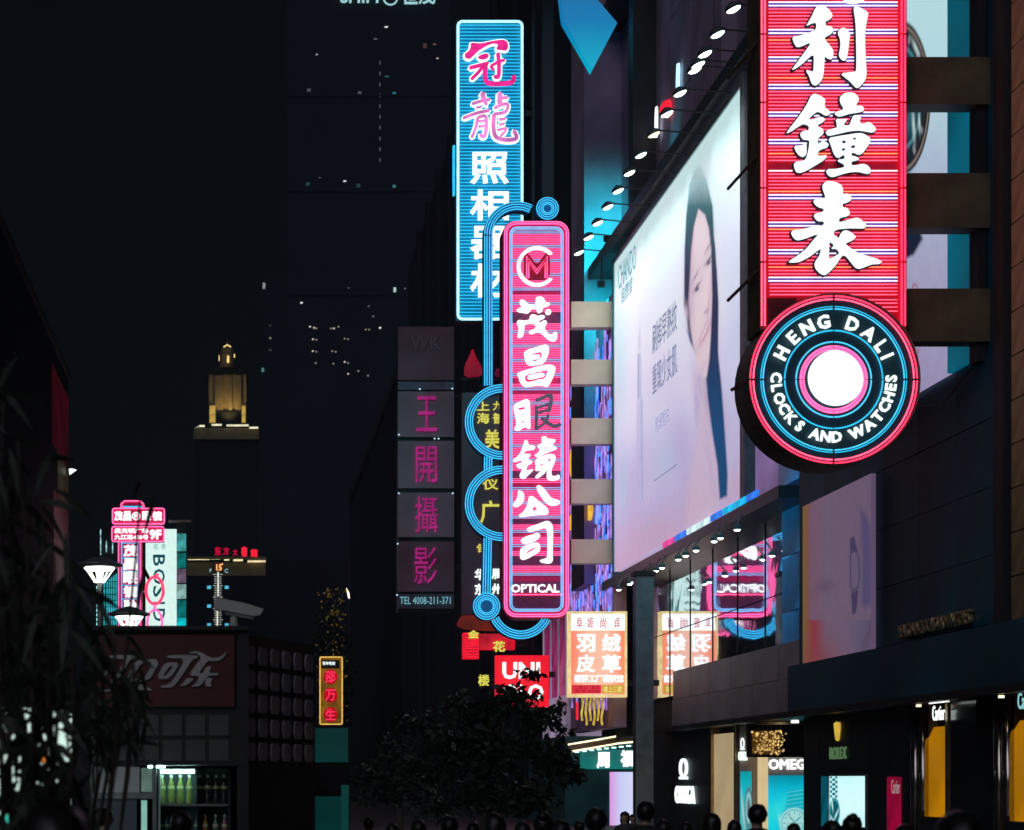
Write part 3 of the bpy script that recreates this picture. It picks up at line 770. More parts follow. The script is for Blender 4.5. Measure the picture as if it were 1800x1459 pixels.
# ------------------------------------------------------------------ second, dim billboard and the watch billboard
X2 = 12.9
ya, yb = WY(1531, X2), WY(1411, X2)
B2 = thing('watch_billboard', (X2, (ya + yb) / 2, 4.2), 'dim mauve billboard with slim watch and red edge, on the dark wall', 'billboard')
m2 = glowmix('dim_mauve_print', [(0.16, 0.11, 0.20), (0.17, 0.12, 0.19), (0.17, 0.11, 0.17), (0.28, 0.03, 0.07), (0.22, 0.10, 0.04)], 0.62, 'Y', -2.2, 2.4, 0.06, 0.4)
wbox(B2, 'printed_sheet', ya, yb, 4.2, 8.05, X2, X2 + 0.1, m2)
wbox(B2, 'frame', ya - 0.06, yb + 0.25, 4.1, 8.15, X2 + 0.101, X2 + 0.14, M['black'])
def mauve_print(x, y):
    im = ramp((x - 1411) / 120, [(0.20, 0.135, 0.045), (0.30, 0.035, 0.06), (0.19, 0.12, 0.18), (0.185, 0.125, 0.20), (0.17, 0.12, 0.20), (0.14, 0.11, 0.19), (0.13, 0.10, 0.19)])
    im = over(im, np.clip((x - 1418) / 8, 0, 1) * (y < 1090), (0.185, 0.125, 0.195), 0.85)
    im = over(im, blob(x, y, 1440, 1165, 1, -0.2, 40, 45), (0.26, 0.05, 0.07), 0.6)
    im = over(im, blob(x, y, 1418, 1185, 1, 0, 22, 40), (0.22, 0.09, 0.06), 0.5)
    im = over(im, soft(sdist([(1512, 895), (1522, 905), (1530, 925), (1533, 1060), (1522, 1070), (1514, 1060), (1516, 980)], x, y, 2), 8), (0.085, 0.07, 0.19), 0.8)
    im = over(im, blob(x, y, 1450, 1030, 1, -0.4, 16, 10), (0.12, 0.08, 0.14), 0.7)
    d = (0.035, 0.03, 0.10)
    for q in ([(1494, 946), (1501, 943), (1503, 950), (1507, 966), (1495, 970), (1494, 958)], [(1496, 1042), (1509, 1036), (1507, 1058), (1504, 1078), (1498, 1080), (1497, 1060)]):
        im = over(im, soft(sdist(q, x, y, 1.5), 1.5), d, 0.85)
        im = over(im, soft(sdist(q, x, y, 1.5), 1.5) * (np.sin(y * 1.6) > 0.5), (0.12, 0.09, 0.2), 0.5)
    c = sdist([(1494, 970), (1507, 965), (1511, 985), (1512, 1010), (1510, 1034), (1497, 1040), (1494, 1030), (1493, 990)], x, y, 1.5)
    im = over(im, soft(np.abs(c + 2) - 1.6, 1.2), d, 0.8)
    im = over(im, soft(c + 5, 1.5), (0.15, 0.11, 0.2), 0.7)
    im = over(im, blob(x, y, 1525, 1120, 0.3, -1, 50, 6), (0.09, 0.06, 0.09), 0.5)
    return im
print_sheet(B2, 'print_layer', 1411, 1531, 130, 150, mauve_print, print_mat('mauve_print_sheet', 0.75, 0), X=X2 - 0.006, z0=4.2, z1=8.05)
X3 = 12.9
B3 = thing('wall_billboard', (X3, 38, 9.2), 'tall white and teal billboard with large dark watch behind the red sign', 'billboard')
ya, yb = 36.1, 41.5
wbox(B3, 'printed_sheet', WY(1665, X3), yb, 9.2, 18.5, X3, X3 + 0.1, glowmix('cool_white_print', [(0.42, 0.36, 0.60), (0.50, 0.50, 0.72), (0.60, 0.90, 0.98)], 0.75, 'Z', -4.5, 3.0, 0.1, 0.3))
wbox(B3, 'teal_border', WY(1706, X3), WY(1665, X3) - 0.01, 9.2, 18.5, X3, X3 + 0.1, glow('teal_border_print', (0.0, 0.10, 0.16), 0.8, var=0.5, scale=0.3))
wbox(B3, 'frame', WY(1722, X3), WY(1707, X3), 9.1, 18.6, X3 - 0.03, X3 + 0.12, M['black'])
def watch_print(x, y):
    im = ramp((y + 50) / 740, [(0.62, 0.95, 1.0), (0.60, 0.90, 0.98), (0.52, 0.60, 0.80), (0.46, 0.44, 0.66), (0.40, 0.35, 0.58)])
    r = np.hypot((x - 1584) / 52, (y - 172) / 136); an = np.arctan2(y - 172, (x - 1584) * 2.5)
    body = ramp(np.clip(r, 0, 1), [(0.02, 0.05, 0.06), (0.015, 0.05, 0.06), (0.02, 0.16, 0.19), (0.01, 0.06, 0.08), (0.02, 0.022, 0.03), (0.012, 0.013, 0.018)])
    body = over(body, soft(np.abs(r - 0.66) - 0.025, 0.02), (0.10, 0.38, 0.42), 0.8)
    body = over(body, soft(np.abs(r - 0.93) - 0.02, 0.015), (0.42, 0.30, 0.26), 0.75)
    body = over(body, soft(np.abs(r - 0.80) - 0.05, 0.03) * (np.sin(an * 14) > 0.75), (0.30, 0.34, 0.38), 0.8)
    body = over(body, blob(x, y, 1606, 222, 0.05, 1, 26, 2.4) + blob(x, y, 1616, 216, 0.05, 1, 16, 1.8) + blob(x, y, 1610, 85, 0.4, 1, 16, 3), (0.75, 0.95, 0.95), 0.9)
    im = over(im, soft(r - 1.0, 0.02), body)
    im = over(im, soft(sdist([(1560, 372), (1600, 398), (1616, 402), (1622, 420), (1606, 448), (1560, 470)], x, y), 3), (0.012, 0.02, 0.05))
    im = over(im, soft(np.abs(np.hypot((x - 1608) / 5, (y - 512) / 12) - 1) - 0.12, 0.15) * (y < 514), (0.45, 0.02, 0.10))
    im = over(im, soft(sdist([(1600, 610), (1618, 612), (1616, 622), (1602, 632)], x, y), 2) * (np.sin(x * 1.5) > -0.2), (0.42, 0.08, 0.22), 0.7)
    return im
print_sheet(B3, 'print_layer', 1550, 1664.5, 130, 260, watch_print, print_mat('watch_print_sheet', 0.75, 0), X=X3 - 0.006, z0=9.2, z1=18.5)

# ------------------------------------------------------------------ shop signs on the ground floor
T = thing('shop_sign', (12.98, WY(1204, 13), 1.0), 'white lit name with horseshoe symbol on the dark shop wall, farther left', 'shop sign')
a = W(1190, 1413, 12.97); line(T, 'OMEGA', Vector((12.97, WY(1189, 12.97), 1.04)), WY(1189, 12.97) - WY(1223, 12.97), 0.52, M['l_white'], RW, bold=0.006, depth=0.06)
line(T, 'Ω', Vector((12.97, WY(1197, 12.97), 1.75)), WY(1197, 12.97) - WY(1210, 12.97), 0.62, M['l_white'], RW, bold=0.01, depth=0.06, name='horseshoe_symbol')
T = thing('shop_sign', (14.2, 53.9, 1.9), 'large white lit name over the turquoise watch poster, its end cut off', 'shop sign')
fline(T, 'OMEGA', (1350, 1334, 1432, 1353), 53.97, M['l_whitehot'], bold=0.035, depth=0.05)
fline(T, 'Ω', (1374, 1290, 1408, 1331), 53.97, M['l_whitehot'], bold=0.03, depth=0.05, name='horseshoe_symbol')
T = thing('shop_sign', (13.15, 53.9, 1.9), 'tiny white lit name and symbol on the pillar left of the gold chandelier', 'shop sign')
fline(T, 'OMEGA', (1297, 1321, 1313, 1337), 53.97, M['l_white'], bold=0.03, depth=0.04)
fline(T, 'Ω', (1301, 1297, 1308, 1318), 53.97, M['l_white'], bold=0.03, depth=0.04, name='horseshoe_symbol')
# posters inside the entrance
cy = [(0.0, 0.30, 0.45), (0.0, 0.62, 0.85), (0.0, 0.75, 0.90), (0.02, 0.60, 0.75)]
T = thing('watch_poster', (14.3, 53.9, 0.2), 'turquoise lit poster with large wristwatch in the shop entrance', 'poster')
fbox(T, 'lit_sheet', (1350, 1363, 1440, 1476), 53.9, 0.06, glowmix('turquoise_poster', cy, 0.85, 'Z', 0.9, -0.9, 0.15, 0.8))
def poster_print(x, y):
    im = ramp((y - 1363) / 110, [(0.0, 0.30, 0.42), (0.0, 0.58, 0.78), (0.0, 0.72, 0.86), (0.0, 0.74, 0.84), (0.0, 0.68, 0.82)])
    im = over(im, blob(x, y, 1372, 1420, 1, -0.8, 40, 14), (0.05, 0.86, 0.84), 0.5)
    st = soft(sdist([(1386, 1390), (1414, 1386), (1424, 1424), (1378, 1430)], x, y), 3)
    im = over(im, st, (0.0, 0.44, 0.56), 0.8)
    im = over(im, st * (np.sin((y + x * 0.15) * 0.9) > 0.3), (0.10, 0.66, 0.74), 0.6)
    r = np.hypot(x - 1397, y - 1447)
    im = over(im, soft(r - 28, 1.5), (0.10, 0.55, 0.62)); im = over(im, soft(np.abs(r - 25.5) - 1.2, 1.0), (0.50, 0.92, 0.92), 0.8)
    im = over(im, soft(r - 22, 1.2), (0.42, 0.82, 0.80))
    an = np.arctan2(y - 1447, x - 1397)
    im = over(im, soft(np.abs(r - 18) - 1.8, 0.8) * (np.cos(an * 12) > 0.86), (0.02, 0.34, 0.42))
    for cx, cy, rr in ((1388, 1452, 5), (1406, 1452, 5), (1397, 1458, 5)): im = over(im, soft(np.abs(np.hypot(x - cx, y - cy) - rr) - 0.6, 0.6), (0.05, 0.42, 0.50), 0.8)
    im = over(im, blob(x, y, 1391, 1439, 0.7, 0.8, 9, 1.1) + blob(x, y, 1403, 1440, 0.8, -0.7, 9, 1.1), (0.0, 0.25, 0.34))
    im = over(im, blob(x, y, 1371, 1441, 0.1, 1, 10, 3), (0.35, 0.85, 0.86), 0.8)
    return im
for c_ in [c for c in T.children]: c_.name = 'light_case'
print_sheet(T, 'lit_sheet', 1350, 1440, 140, 160, poster_print, print_mat('poster_print_sheet', 0.85, 0), Y=53.89, py0=1363, py1=1474)
T = thing('watch_poster', (13.2, 53.9, 0.2), 'narrow turquoise lit poster on the pillar by the cream window', 'poster')
fbox(T, 'lit_sheet', (1302, 1356, 1321, 1476), 53.92, 0.05, glowmix('turquoise_poster_narrow', cy, 0.75, 'Z', 0.9, -0.9, 0.15, 0.8))
def narrow_print(x, y):
    im = ramp((y - 1356) / 115, [(0.0, 0.40, 0.46), (0.0, 0.62, 0.72), (0.02, 0.66, 0.72), (0.10, 0.60, 0.62), (0.05, 0.45, 0.5)])
    d = np.hypot((x - 1316) / 7, (y - 1420) / 36)
    im = over(im, soft(np.abs(d - 0.9) - 0.14, 0.12), (0.10, 0.24, 0.28)); im = over(im, soft(np.abs(d - 0.62) - 0.1, 0.12), (0.5, 0.8, 0.8)); im = over(im, soft(d - 0.45, 0.15), (0.18, 0.22, 0.26))
    im = over(im, blob(x, y, 1306, 1425, 0.1, 1, 36, 2), (0.55, 0.86, 0.82), 0.8)
    return im
for c_ in [c for c in T.children]: c_.name = 'light_case'
print_sheet(T, 'lit_sheet', 1302, 1321, 50, 160, narrow_print, print_mat('narrow_print_sheet', 0.75, 0), Y=53.91, py0=1356, py1=1474)
# dark bulkhead over the entrance
G().box(PX(1316, 51.6), PX(1436, 51.6), 51.6, 51.85, PZ(1331, 51.6), 3.16).build('bulkhead', M['black'], B)
# gold chandelier
T = thing('chandelier', (13.6, 50.5, 2.2), 'gold bead chandelier glittering in the shop entrance', 'chandelier')
G().box(13.55 - 0.9, 13.55 + 0.35, 50.2, 50.8, 3.1, 3.16).build('ceiling_plate', M['bronze'], T)
cg = G(); r2 = random.Random(3)
x0, x1 = PX(1326, 50.5), PX(1378, 50.5); z0, z1 = PZ(1326, 50.5), PZ(1284, 50.5)
for i in range(150):
    x = r2.uniform(x0, x1); z = r2.uniform(z0, z1); y = 50.5 + r2.uniform(-0.3, 0.3); s_ = r2.uniform(0.012, 0.035)
    cg.lathe((x, y, z - s_), [(0.004, 0), (s_, s_), (0.004, 2 * s_)], 6)
o = cg.build('beads', glow('gold_bead', (0.85, 0.55, 0.18), 0.8, var=0.95, scale=14), T); o['kind'] = 'stuff'
fb = G().box(x0, x1, 50.75, 50.8, z0, z1); fb.build('backing', pbr('gold_foil', (0.35, 0.22, 0.06), 0.35, 0.9, scale=20, bump=0.6), T)
wg = G()
for k in range(6): wg.tube([(x0 + 0.1 + k * 0.11, 50.5, z1), (x0 + 0.1 + k * 0.11, 50.5, 3.1)], 0.005, 4)
wg.build('hanging_wires', M['bronze'], T)['kind'] = 'stuff'
# crown sign and green name
T = thing('shop_sign', (12.98, WY(1473), 2.0), 'small gold five-pointed crown over green lettering on the dark shop wall', 'shop sign')
wshape(T, 'crown', [[(1468, 1270), (1470, 1276), (1472, 1267), (1474, 1275), (1477, 1268), (1478, 1278), (1476, 1300), (1474, 1303), (1471, 1300)]], glow('gold_crown', (0.85, 0.55, 0.06), 0.75, var=0.2), 12.985, 0.04)
line(T, 'ROLEX', Vector((12.97, WY(1460, 12.97), PZ(1335, WY(1460, 12.97)))), WY(1460, 12.97) - WY(1489, 12.97), 0.27, glow('green_letter', (0.09, 0.18, 0.08), 0.8), RW, bold=0.0, depth=0.04)
T = thing('display_screen', (12.98, WY(1490), 0.6), 'bright white shop screen with steel wristwatch under the gold crown', 'screen')
y1, y0 = WY(1458, 12.96), WY(1522, 12.96)
wbox(T, 'screen_panel', y0, y1, 0.75, 1.82, 12.96, 12.99, glow('screen_white', (0.62, 0.98, 1.0), 1.0, var=0.06, scale=1))
wbox(T, 'side_glow_panel', y1 + 0.01, WY(1442, 12.96), 0.7, 1.82, 12.975, 12.99, glow('recess_teal_glow', (0.0, 0.10, 0.15), 0.7, var=0.5, scale=2))  # teal glow on the recess side, put in as emission
def screen_print(x, y):
    im = ramp((y - 1360) / 90, [(0.60, 0.98, 1.0), (0.66, 1.0, 1.0), (0.70, 1.0, 1.0), (0.58, 0.95, 1.0)])
    br = soft(sdist([(1459, 1360), (1472, 1360), (1472, 1404), (1459, 1404)], x, y), 1)
    pat = (np.sin((y - 1360) * 0.75) * np.cos((x - 1465.5) * 0.55) > 0.05)
    im = over(im, br * pat, (0.0, 0.10, 0.14)); im = over(im, br * ~pat, (0.35, 0.80, 0.86), 0.6)
    r = np.hypot((x - 1467) / 9.5, (y - 1427) / 25)
    im = over(im, soft(r - 1, 0.06), (0.0, 0.10, 0.13)); im = over(im, soft(np.abs(r - 0.84) - 0.06, 0.06), (0.05, 0.34, 0.40)); im = over(im, soft(np.abs(r - 1.0) - 0.05, 0.05) * (np.sin(np.arctan2(y - 1427, x - 1467) * 30) > 0), (0.4, 0.85, 0.9))
    im = over(im, blob(x, y, 1463, 1415, 0.1, 1, 10, 1.2) + blob(x, y, 1470, 1432, -0.4, 1, 10, 1.4) + blob(x, y, 1464, 1442, 0.5, 1, 9, 1.3), (0.6, 0.95, 0.95))
    return im
print_sheet(T, 'screen_image', 1458, 1522, 110, 140, screen_print, print_mat('screen_print_sheet', 1.0, 0), X=12.955, z0=0.76, z1=1.815)
for (a_, b_, c_, d_) in ((y0 - 0.05, y0 - 0.001, 0.7, 1.87), (y1 + 0.001, y1 + 0.009, 0.7, 1.87), (y0, y1, 1.822, 1.87), (y0, y1, 0.70, 0.748)):
    wbox(T, 'frame_bar', a_, b_, c_, d_, 12.94, 12.985, M['steel'])
# red panel
T = thing('crimson_light_box', (12.98, WY(1572), 0.2), 'narrow crimson lit panel with small white script between the shops', 'light panel')
wbox(T, 'lit_sheet', WY(1583, 12.97), WY(1559, 12.97), 0.3, 1.80, 12.97, 12.995, glow('crimson_panel', (0.32, 0.0, 0.035), 0.7, var=0.35, scale=1.5))
line(T, 'Cartier', Vector((12.96, WY(1567, 12.96), PZ(1395, WY(1567, 12.96)))), WY(1567, 12.96) - WY(1582, 12.96), 0.28, glow('rosy_script', (0.45, 0.25, 0.28), 0.7), RW, depth=0.01)
T = thing('shop_sign', (12.9, WY(1650), 2.8), 'small white script name over the tall amber window', 'shop sign')
line(T, 'Cartier', Vector((12.9, WY(1640, 12.9), PZ(1267, WY(1640, 12.9)))), WY(1640, 12.9) - WY(1661, 12.9), 0.28, M['l_white'], RW, depth=0.02)
T = thing('shop_sign', (12.9, WY(1800), 2.8), 'small pale script name cut by the right edge of the photo', 'shop sign')
line(T, 'Cartier', Vector((12.9, WY(1790, 12.9), PZ(1247, WY(1790, 12.9)))), WY(1790, 12.9) - WY(1822, 12.9), 0.28, glow('teal_white_letter', (0.3, 0.7, 0.75), 0.8), RW, depth=0.02)
T = thing('wall_lettering', (12.85, WY(1650), 4.4), 'small dull gold lettering running along the dark wall at right', 'lettering')
line(T, 'HENGDALI CLOCKS AND WATCHES', Vector((12.98, WY(1586, 12.98), 4.52)), WY(1586, 12.98) - WY(1712, 12.98), 0.27, M['bronze'], RW, bold=0.01, depth=0.08)

# ------------------------------------------------------------------ red clock-shop neon sign (facing the camera at Y = 35.6)
RY = 35.6
R_ = thing('red_neon_sign', P(1465, 815, RY), 'tall red neon sign with white brush characters and a round clock disc below', 'neon sign')
fbox(R_, 'cabinet', (1336, -70, 1594, 580), RY + 0.005, 0.9, M['brown'])
fbox(R_, 'back_panel', (1341, -69, 1590, 578), RY - 0.001, 0.005, M['redback'])
k = 0
for i in range(-10, 87):
    y = 8.7 - 3 + i * 6.04
    if y < -60 or y > 522: continue
    j = i % 8
    if 286 < y < 300: continue
    if j == 0: fbox(R_, 'violet_strip', (1350, y - 1.5, 1577, y + 7.5), RY - 0.006, 0.004, pbr('violet_strip', (0.14, 0.06, 0.55), 0.5))  # blue light reflected by the backing, put in as a coloured strip
    if j in (0, 1): hbar(R_, 'neon_tube', 1350, 1576, y, RY, M['t_pale'], 1.15, 0.05)
    else: hbar(R_, 'neon_tube', 1350 if y < 496 else 1352, 1576, y, RY, M['t_red'] if (i * 7) % 11 else MATS.get('t_o') or glow('t_o', (1.0, 0.22, 0.10), 2.2), 0.95, 0.05)
for y in (528, 534, 541, 548):
    hbar(R_, 'neon_tube', 1350 + (y - 470) * 2.6, 1576, y, RY, M['t_red'], 0.9, 0.05)
for x in (1337.5, 1343, 1583, 1589):
    for a, b in ((-65, 60), (64, 180), (184, 330), (334, 460), (464, 574)):
        tubes_px(R_, 'edge_tube', [[(x, a), (x, b)]], RY, M['t_edge'] if x > 1500 else M['t_red'], 1.6, 0.06)
zs = 9.117
A1 = [(560,70),(620,55),(680,75),(750,130),(800,200),(795,250),(740,285),(690,305),(690,345),(700,385),(770,390),(815,430),(820,465),(790,500),(720,535),(672,585),(700,630),(770,710),(815,780),(812,860),(795,910),(740,890),(685,850),(675,900),(668,1050),(655,1180),(620,1270),(560,1320),(510,1315),(475,1270),(440,1160),(390,1085),(430,1105),(480,1115),(512,1105),(518,950),(520,850),(490,835),(430,885),(330,980),(230,1050),(165,1075),(200,1020),(300,880),(400,750),(465,655),(440,640),(340,690),(270,710),(235,700),(200,640),(170,550),(250,550),(370,515),(500,465),(545,430),(560,380),(555,320),(500,325),(440,350),(395,370),(440,295),(490,205),(530,110)]
A2 = [(920,435),(985,410),(1040,455),(1085,515),(1070,620),(1055,750),(1035,870),(1025,915),(995,930),(950,900),(915,840),(935,750),(945,650),(935,570),(900,490)]
A3 = [(1160,75),(1240,95),(1310,130),(1370,175),(1365,240),(1340,350),(1325,450),(1320,600),(1325,800),(1335,1000),(1345,1120),(1335,1220),(1300,1290),(1240,1350),(1205,1362),(1170,1340),(1090,1250),(1000,1180),(950,1140),(1050,1130),(1150,1120),(1190,1095),(1200,1000),(1195,700),(1190,400),(1180,280),(1165,180),(1155,110)]
C1 = [(470,115),(525,100),(590,125),(660,165),(690,210),(670,280),(690,325),(740,365),(775,405),(740,435),(690,430),(640,395),(585,370),(540,390),(480,440),(430,495),(440,520),(500,505),(560,480),(640,470),(690,510),(650,550),(575,580),(570,630),(620,645),(655,670),(655,740),(600,780),(570,830),(565,910),(600,880),(650,850),(700,870),(745,910),(720,950),(640,970),(580,1010),(565,1085),(620,1090),(700,1080),(715,1105),(660,1160),(540,1230),(400,1315),(300,1350),(240,1340),(210,1280),(200,1190),(280,1180),(370,1155),(410,1080),(440,940),(450,825),(350,820),(310,770),(300,715),(350,690),(430,685),(445,600),(350,565),(270,610),(170,680),(75,725),(120,650),(230,510),(340,360),(420,230)]
C2 = [(200,925),(290,930),(385,890),(390,980),(385,1070),(340,1100),(280,1070),(230,1000)]
C3 = [(940,130),(1000,90),(1080,80),(1160,95),(1215,150),(1220,210),(1190,260),(1175,295),(1260,290),(1305,325),(1300,370),(1200,390),(1080,405),(960,445),(900,450),(845,400),(900,375),(980,350),(990,310),(950,250),(930,190)]
C4 = [(865,495),(950,510),(1050,495),(1000,560),(980,605),(1080,605),(1120,500),(1145,440),(1200,455),(1260,480),(1235,530),(1250,580),(1310,575),(1380,545),(1440,590),(1500,660),(1480,700),(1430,705),(1330,685),(1220,670),(1080,685),(930,720),(800,750),(740,755),(700,690),(800,660),(885,635),(885,560)]
C5 = [(750,805),(850,785),(1000,760),(1150,735),(1270,725),(1350,765),(1410,815),(1400,880),(1350,960),(1280,1050),(1220,1060),(1160,1025),(1110,1030),(1100,1090),(1170,1100),(1235,1140),(1180,1155),(1110,1170),(1100,1240),(1180,1240),(1290,1215),(1370,1245),(1415,1320),(1400,1365),(1340,1360),(1220,1330),(1080,1340),(950,1375),(850,1410),(790,1415),(735,1375),(710,1305),(850,1300),(960,1280),(1005,1260),(1000,1210),(930,1180),(890,1150),(960,1145),(1010,1130),(1010,1060),(970,1070),(920,1110),(870,1095),(830,1030),(790,900)]
CH = [[(945,850),(1010,825),(1035,850),(1000,895),(960,895)],[(1120,810),(1170,780),(1200,795),(1180,830),(1130,835)],[(950,960),(1020,950),(1020,1000),(950,1015)],[(1090,930),(1160,900),(1185,920),(1160,965),(1100,970)]]
D1 = [(655,90),(690,45),(750,30),(880,60),(945,100),(970,160),(965,240),(1050,235),(1095,265),(1105,330),(1050,365),(975,385),(955,430),(980,455),(1030,460),(1070,510),(1080,550),(1060,580),(970,600),(915,620),(900,690),(980,675),(1100,635),(1210,615),(1270,660),(1350,735),(1320,780),(1200,775),(1050,775),(900,790),(840,820),(815,880),(860,920),(915,950),(940,870),(975,825),(1040,820),(1110,860),(1180,920),(1150,960),(1060,1000),(1000,1030),(1080,1100),(1200,1175),(1380,1235),(1520,1275),(1590,1315),(1570,1345),(1440,1350),(1330,1395),(1240,1425),(1180,1405),(1110,1320),(1050,1240),(990,1200),(940,1245),(860,1370),(770,1470),(690,1530),(620,1500),(550,1430),(525,1350),(550,1290),(610,1210),(635,1100),(580,1130),(450,1230),(300,1310),(190,1325),(100,1315),(250,1220),(400,1100),(520,950),(590,870),(520,885),(380,940),(260,970),(200,940),(155,860),(165,820),(300,805),(480,765),(640,745),(685,700),(670,660),(600,665),(560,645),(515,580),(530,550),(620,535),(680,495),(670,460),(580,435),(530,385),(505,330),(600,320),(705,295),(690,230),(660,150)]
DH = [(755,975),(845,1040),(790,1105),(880,1100),(930,1175),(850,1230),(760,1270),(740,1260)]
for q_, z_ in (([A1, A2, A3], 10), ([C1, C2, C3, C4, C5] + CH, 160), ([D1, DH], 320)):
    shape(R_, 'character_edge', q_, (1370, z_, zs), RY, M['rim'], 0.05, bevel=0.022, lift=0.055)
shape(R_, 'brush_character', [A1, A2, A3], (1370, 10, zs), RY, M['l_white'], 0.06, lift=0.13)
shape(R_, 'brush_character', [C1, C2, C3, C4, C5] + CH, (1370, 160, zs), RY, M['l_white'], 0.06, lift=0.13)
shape(R_, 'brush_character', [D1, DH], (1370, 320, zs), RY, M['l_white'], 0.06, lift=0.13)
shape(R_, 'brush_character', [[(1452, -70), (1530, -70), (1530, -25), (1518, 5), (1500, 10), (1484, 8), (1470, -15)]], (0, 0, 0), RY, M['l_white'], 0.1, lift=0.06)
fbox(R_, 'maroon_corner', (1348, 524, 1400, 577), RY - 0.004, 0.002, pbr('maroon_panel', (0.10, 0.01, 0.02), 0.5))  # plain darker maroon sheet in the lower left corner
# clock disc
cx, cy_ = 1464, 668
dr = lambda r: r * RY / F
c0 = P(cx, cy_, RY)
disc = G().lathe((c0.x, RY - 0.14, c0.z), [(dr(150), 0), (dr(150), 1.1)], 48, 'Y').build('disc_drum', pbr('drum_brown', (0.20, 0.13, 0.11), 0.6, scale=2), R_)
G().lathe((c0.x, RY - 0.152, c0.z), [(dr(146), 0), (dr(146), 0.01)], 48, 'Y').build('disc_face', M['teal_dark'], R_)
DY = RY - 0.152
for r, mt, rp in ((146.5, 't_edge', 1.5), (141, 't_red', 1.6), (128, 't_cyanline', 0.9), (124, 't_cyan', 1.2), (86, 't_cyanline', 1.3), (66, 't_cyan', 1.3), (58, 't_pinkhot', 2.0), (53, 't_pinkhot', 2.0)):
    for a in ((0.8, 89.2), (90.8, 179.2), (180.8, 269.2), (270.8, 359.2)):
        rr = r * DY / RY
        pts = arc(cx, cy_, r, a[0], a[1], 14)
        tubes_px(R_, 'ring_tube', [pts], DY, M[mt], rp, 0.05)
G().lathe((c0.x, DY - 0.06, c0.z), [(dr(48.5), 0), (dr(48.5), 0.055)], 40, 'Y').build('clock_dial', M['l_whitehot'], R_)
for r in (20, 31, 42):
    tubes_px(R_, 'dial_tube', [circle(cx, cy_, r)], DY, M['l_whitehot'], 0.9, 0.07, closed=True)
def ring_letter(ch, ang, rad, h, flip):
    me, bb = glyph(ch, 0.03)
    s_ = h * DY / F / 0.72
    t = math.radians(ang)
    rot = (ang - 90) if not flip else (ang + 90)
    Rz = Matrix.Rotation(math.radians(rot), 3, 'Z')
    ctr = P(cx + rad * math.cos(t), cy_ - rad * math.sin(t), DY)
    off = Rz @ Vector((-(bb[0] + bb[2]) / 2 * s_, -0.36 * s_, 0))
    place('disc_letter', me, ctr + RF @ off - Vector((0, 0.002, 0)), R_, M['l_white'], RF @ Rz @ Matrix.Diagonal((s_, s_, 1.0)))
for ch, a in zip('HENGDALI', (153, 134, 117, 100, 71, 52.5, 35, 23.5)): ring_letter(ch, a, 103, 23, False)
for ch, a in zip('CLOCKSANDWATCHES', (178, 188.5, 199.5, 210.5, 222, 234, 251, 262, 273, 294, 308, 320, 331.5, 342.5, 352.5, 361)): ring_letter(ch, a, 100.5, 18.5, True)
# stays and brackets to the wall
for y in (62, 263, 466):
    g = G().tube([P(1342, y, RY), P(1308, y + 34, RY) + Vector((0, 1.2, 0))], 0.03, 6); g.build('stay_rod', M['brown'], R_)
g = G().tube([P(1318, 668, RY), P(1285, 686, RY)], 0.03, 6); g.build('stay_rod', M['black'], R_)
for a, b in ((100, 183), (304, 400), (507, 600)):
    fbox(R_, 'bracket', (1596, a, 1746, b), RY + 0.25, 0.45, M['brown'])

# ------------------------------------------------------------------ cyan camera-shop sign (Y = 95)
CY = 95.0
T = thing('cyan_neon_sign', P(860, 563, CY), 'tall cyan neon sign with pink brush characters over white ones', 'neon sign')
fbox(T, 'cabinet', (801, 37, 919, 564), CY + 0.005, 0.8, M['teal_dark'])
fbox(T, 'back_panel', (804, 40, 916, 561), CY - 0.001, 0.005, M['cyanback'])
for k in range(86):
    hbar(T, 'neon_tube', 808, 913, 46 + k * 6.0, CY, M['t_cyanline'], 0.85, 0.12)
tubes_px(T, 'frame_tube', [rrect(804.5, 39.5, 917, 562, 8)], CY, M['t_cyanhot'], 2.3, 0.14, closed=True, n=8)
fbox(T, 'side_light', (796.5, 255, 800.5, 342), CY + 0.3, 0.3, M['t_cyanline'])
for ch, (a, b) in zip('照相器材', ((268, 324), (334, 388), (398, 456), (464, 523))):
    fline(T, ch, (826, a, 894, b), CY - 0.14, M['l_whitehot'], bold=0.022, depth=0.08, name='block_character')
roof = [(230,560),(340,480),(380,390),(385,290),(440,275),(520,290),(680,290),(850,250),(1050,215),(1220,195),(1320,250),(1345,360),(1320,450),(1270,480),(1180,465),(1050,455),(1040,420),(1080,340),(1060,300),(930,300),(820,340),(700,410),(580,480),(480,580),(370,690),(280,680),(235,640)]
dot = [(560,640),(650,580),(760,550),(840,570),(840,640),(780,690),(690,710),(600,690)]
sg = [([(370,915),(560,870),(820,800)],95),([(690,880),(590,1020),(410,1200)],85),([(760,860),(745,1050),(770,1240),(880,1320),(1180,1325),(1440,1280),(1490,1140)],115),([(900,880),(1060,780),(1240,720)],75),([(1080,560),(1105,850),(1090,1140),(1000,1140)],100),([(900,900),(960,960)],70)]
z1_ = (800, 60, 14.59)
sl = [([(650,180),(690,340)],115),([(410,430),(600,370),(820,330)],75),([(700,380),(750,450)],75),([(510,530),(610,505)],50),([(190,780),(500,665),(810,595)],75),([(530,790),(490,1000),(395,1240)],70),([(540,770),(720,740),(740,1000),(695,1230),(600,1190)],80),([(560,860),(700,850)],55),([(560,990),(700,980)],55),([(1075,190),(1065,420)],120),([(1100,300),(1255,285)],70),([(950,540),(1130,455),(1265,460),(1200,640),(930,690)],75),([(930,700),(915,1000),(965,1230),(1150,1310),(1390,1310),(1480,1250),(1415,1100)],95),([(1070,825),(1205,800)],60),([(1055,950),(1175,925)],50),([(1020,1080),(1225,1050),(1100,1220)],60)]
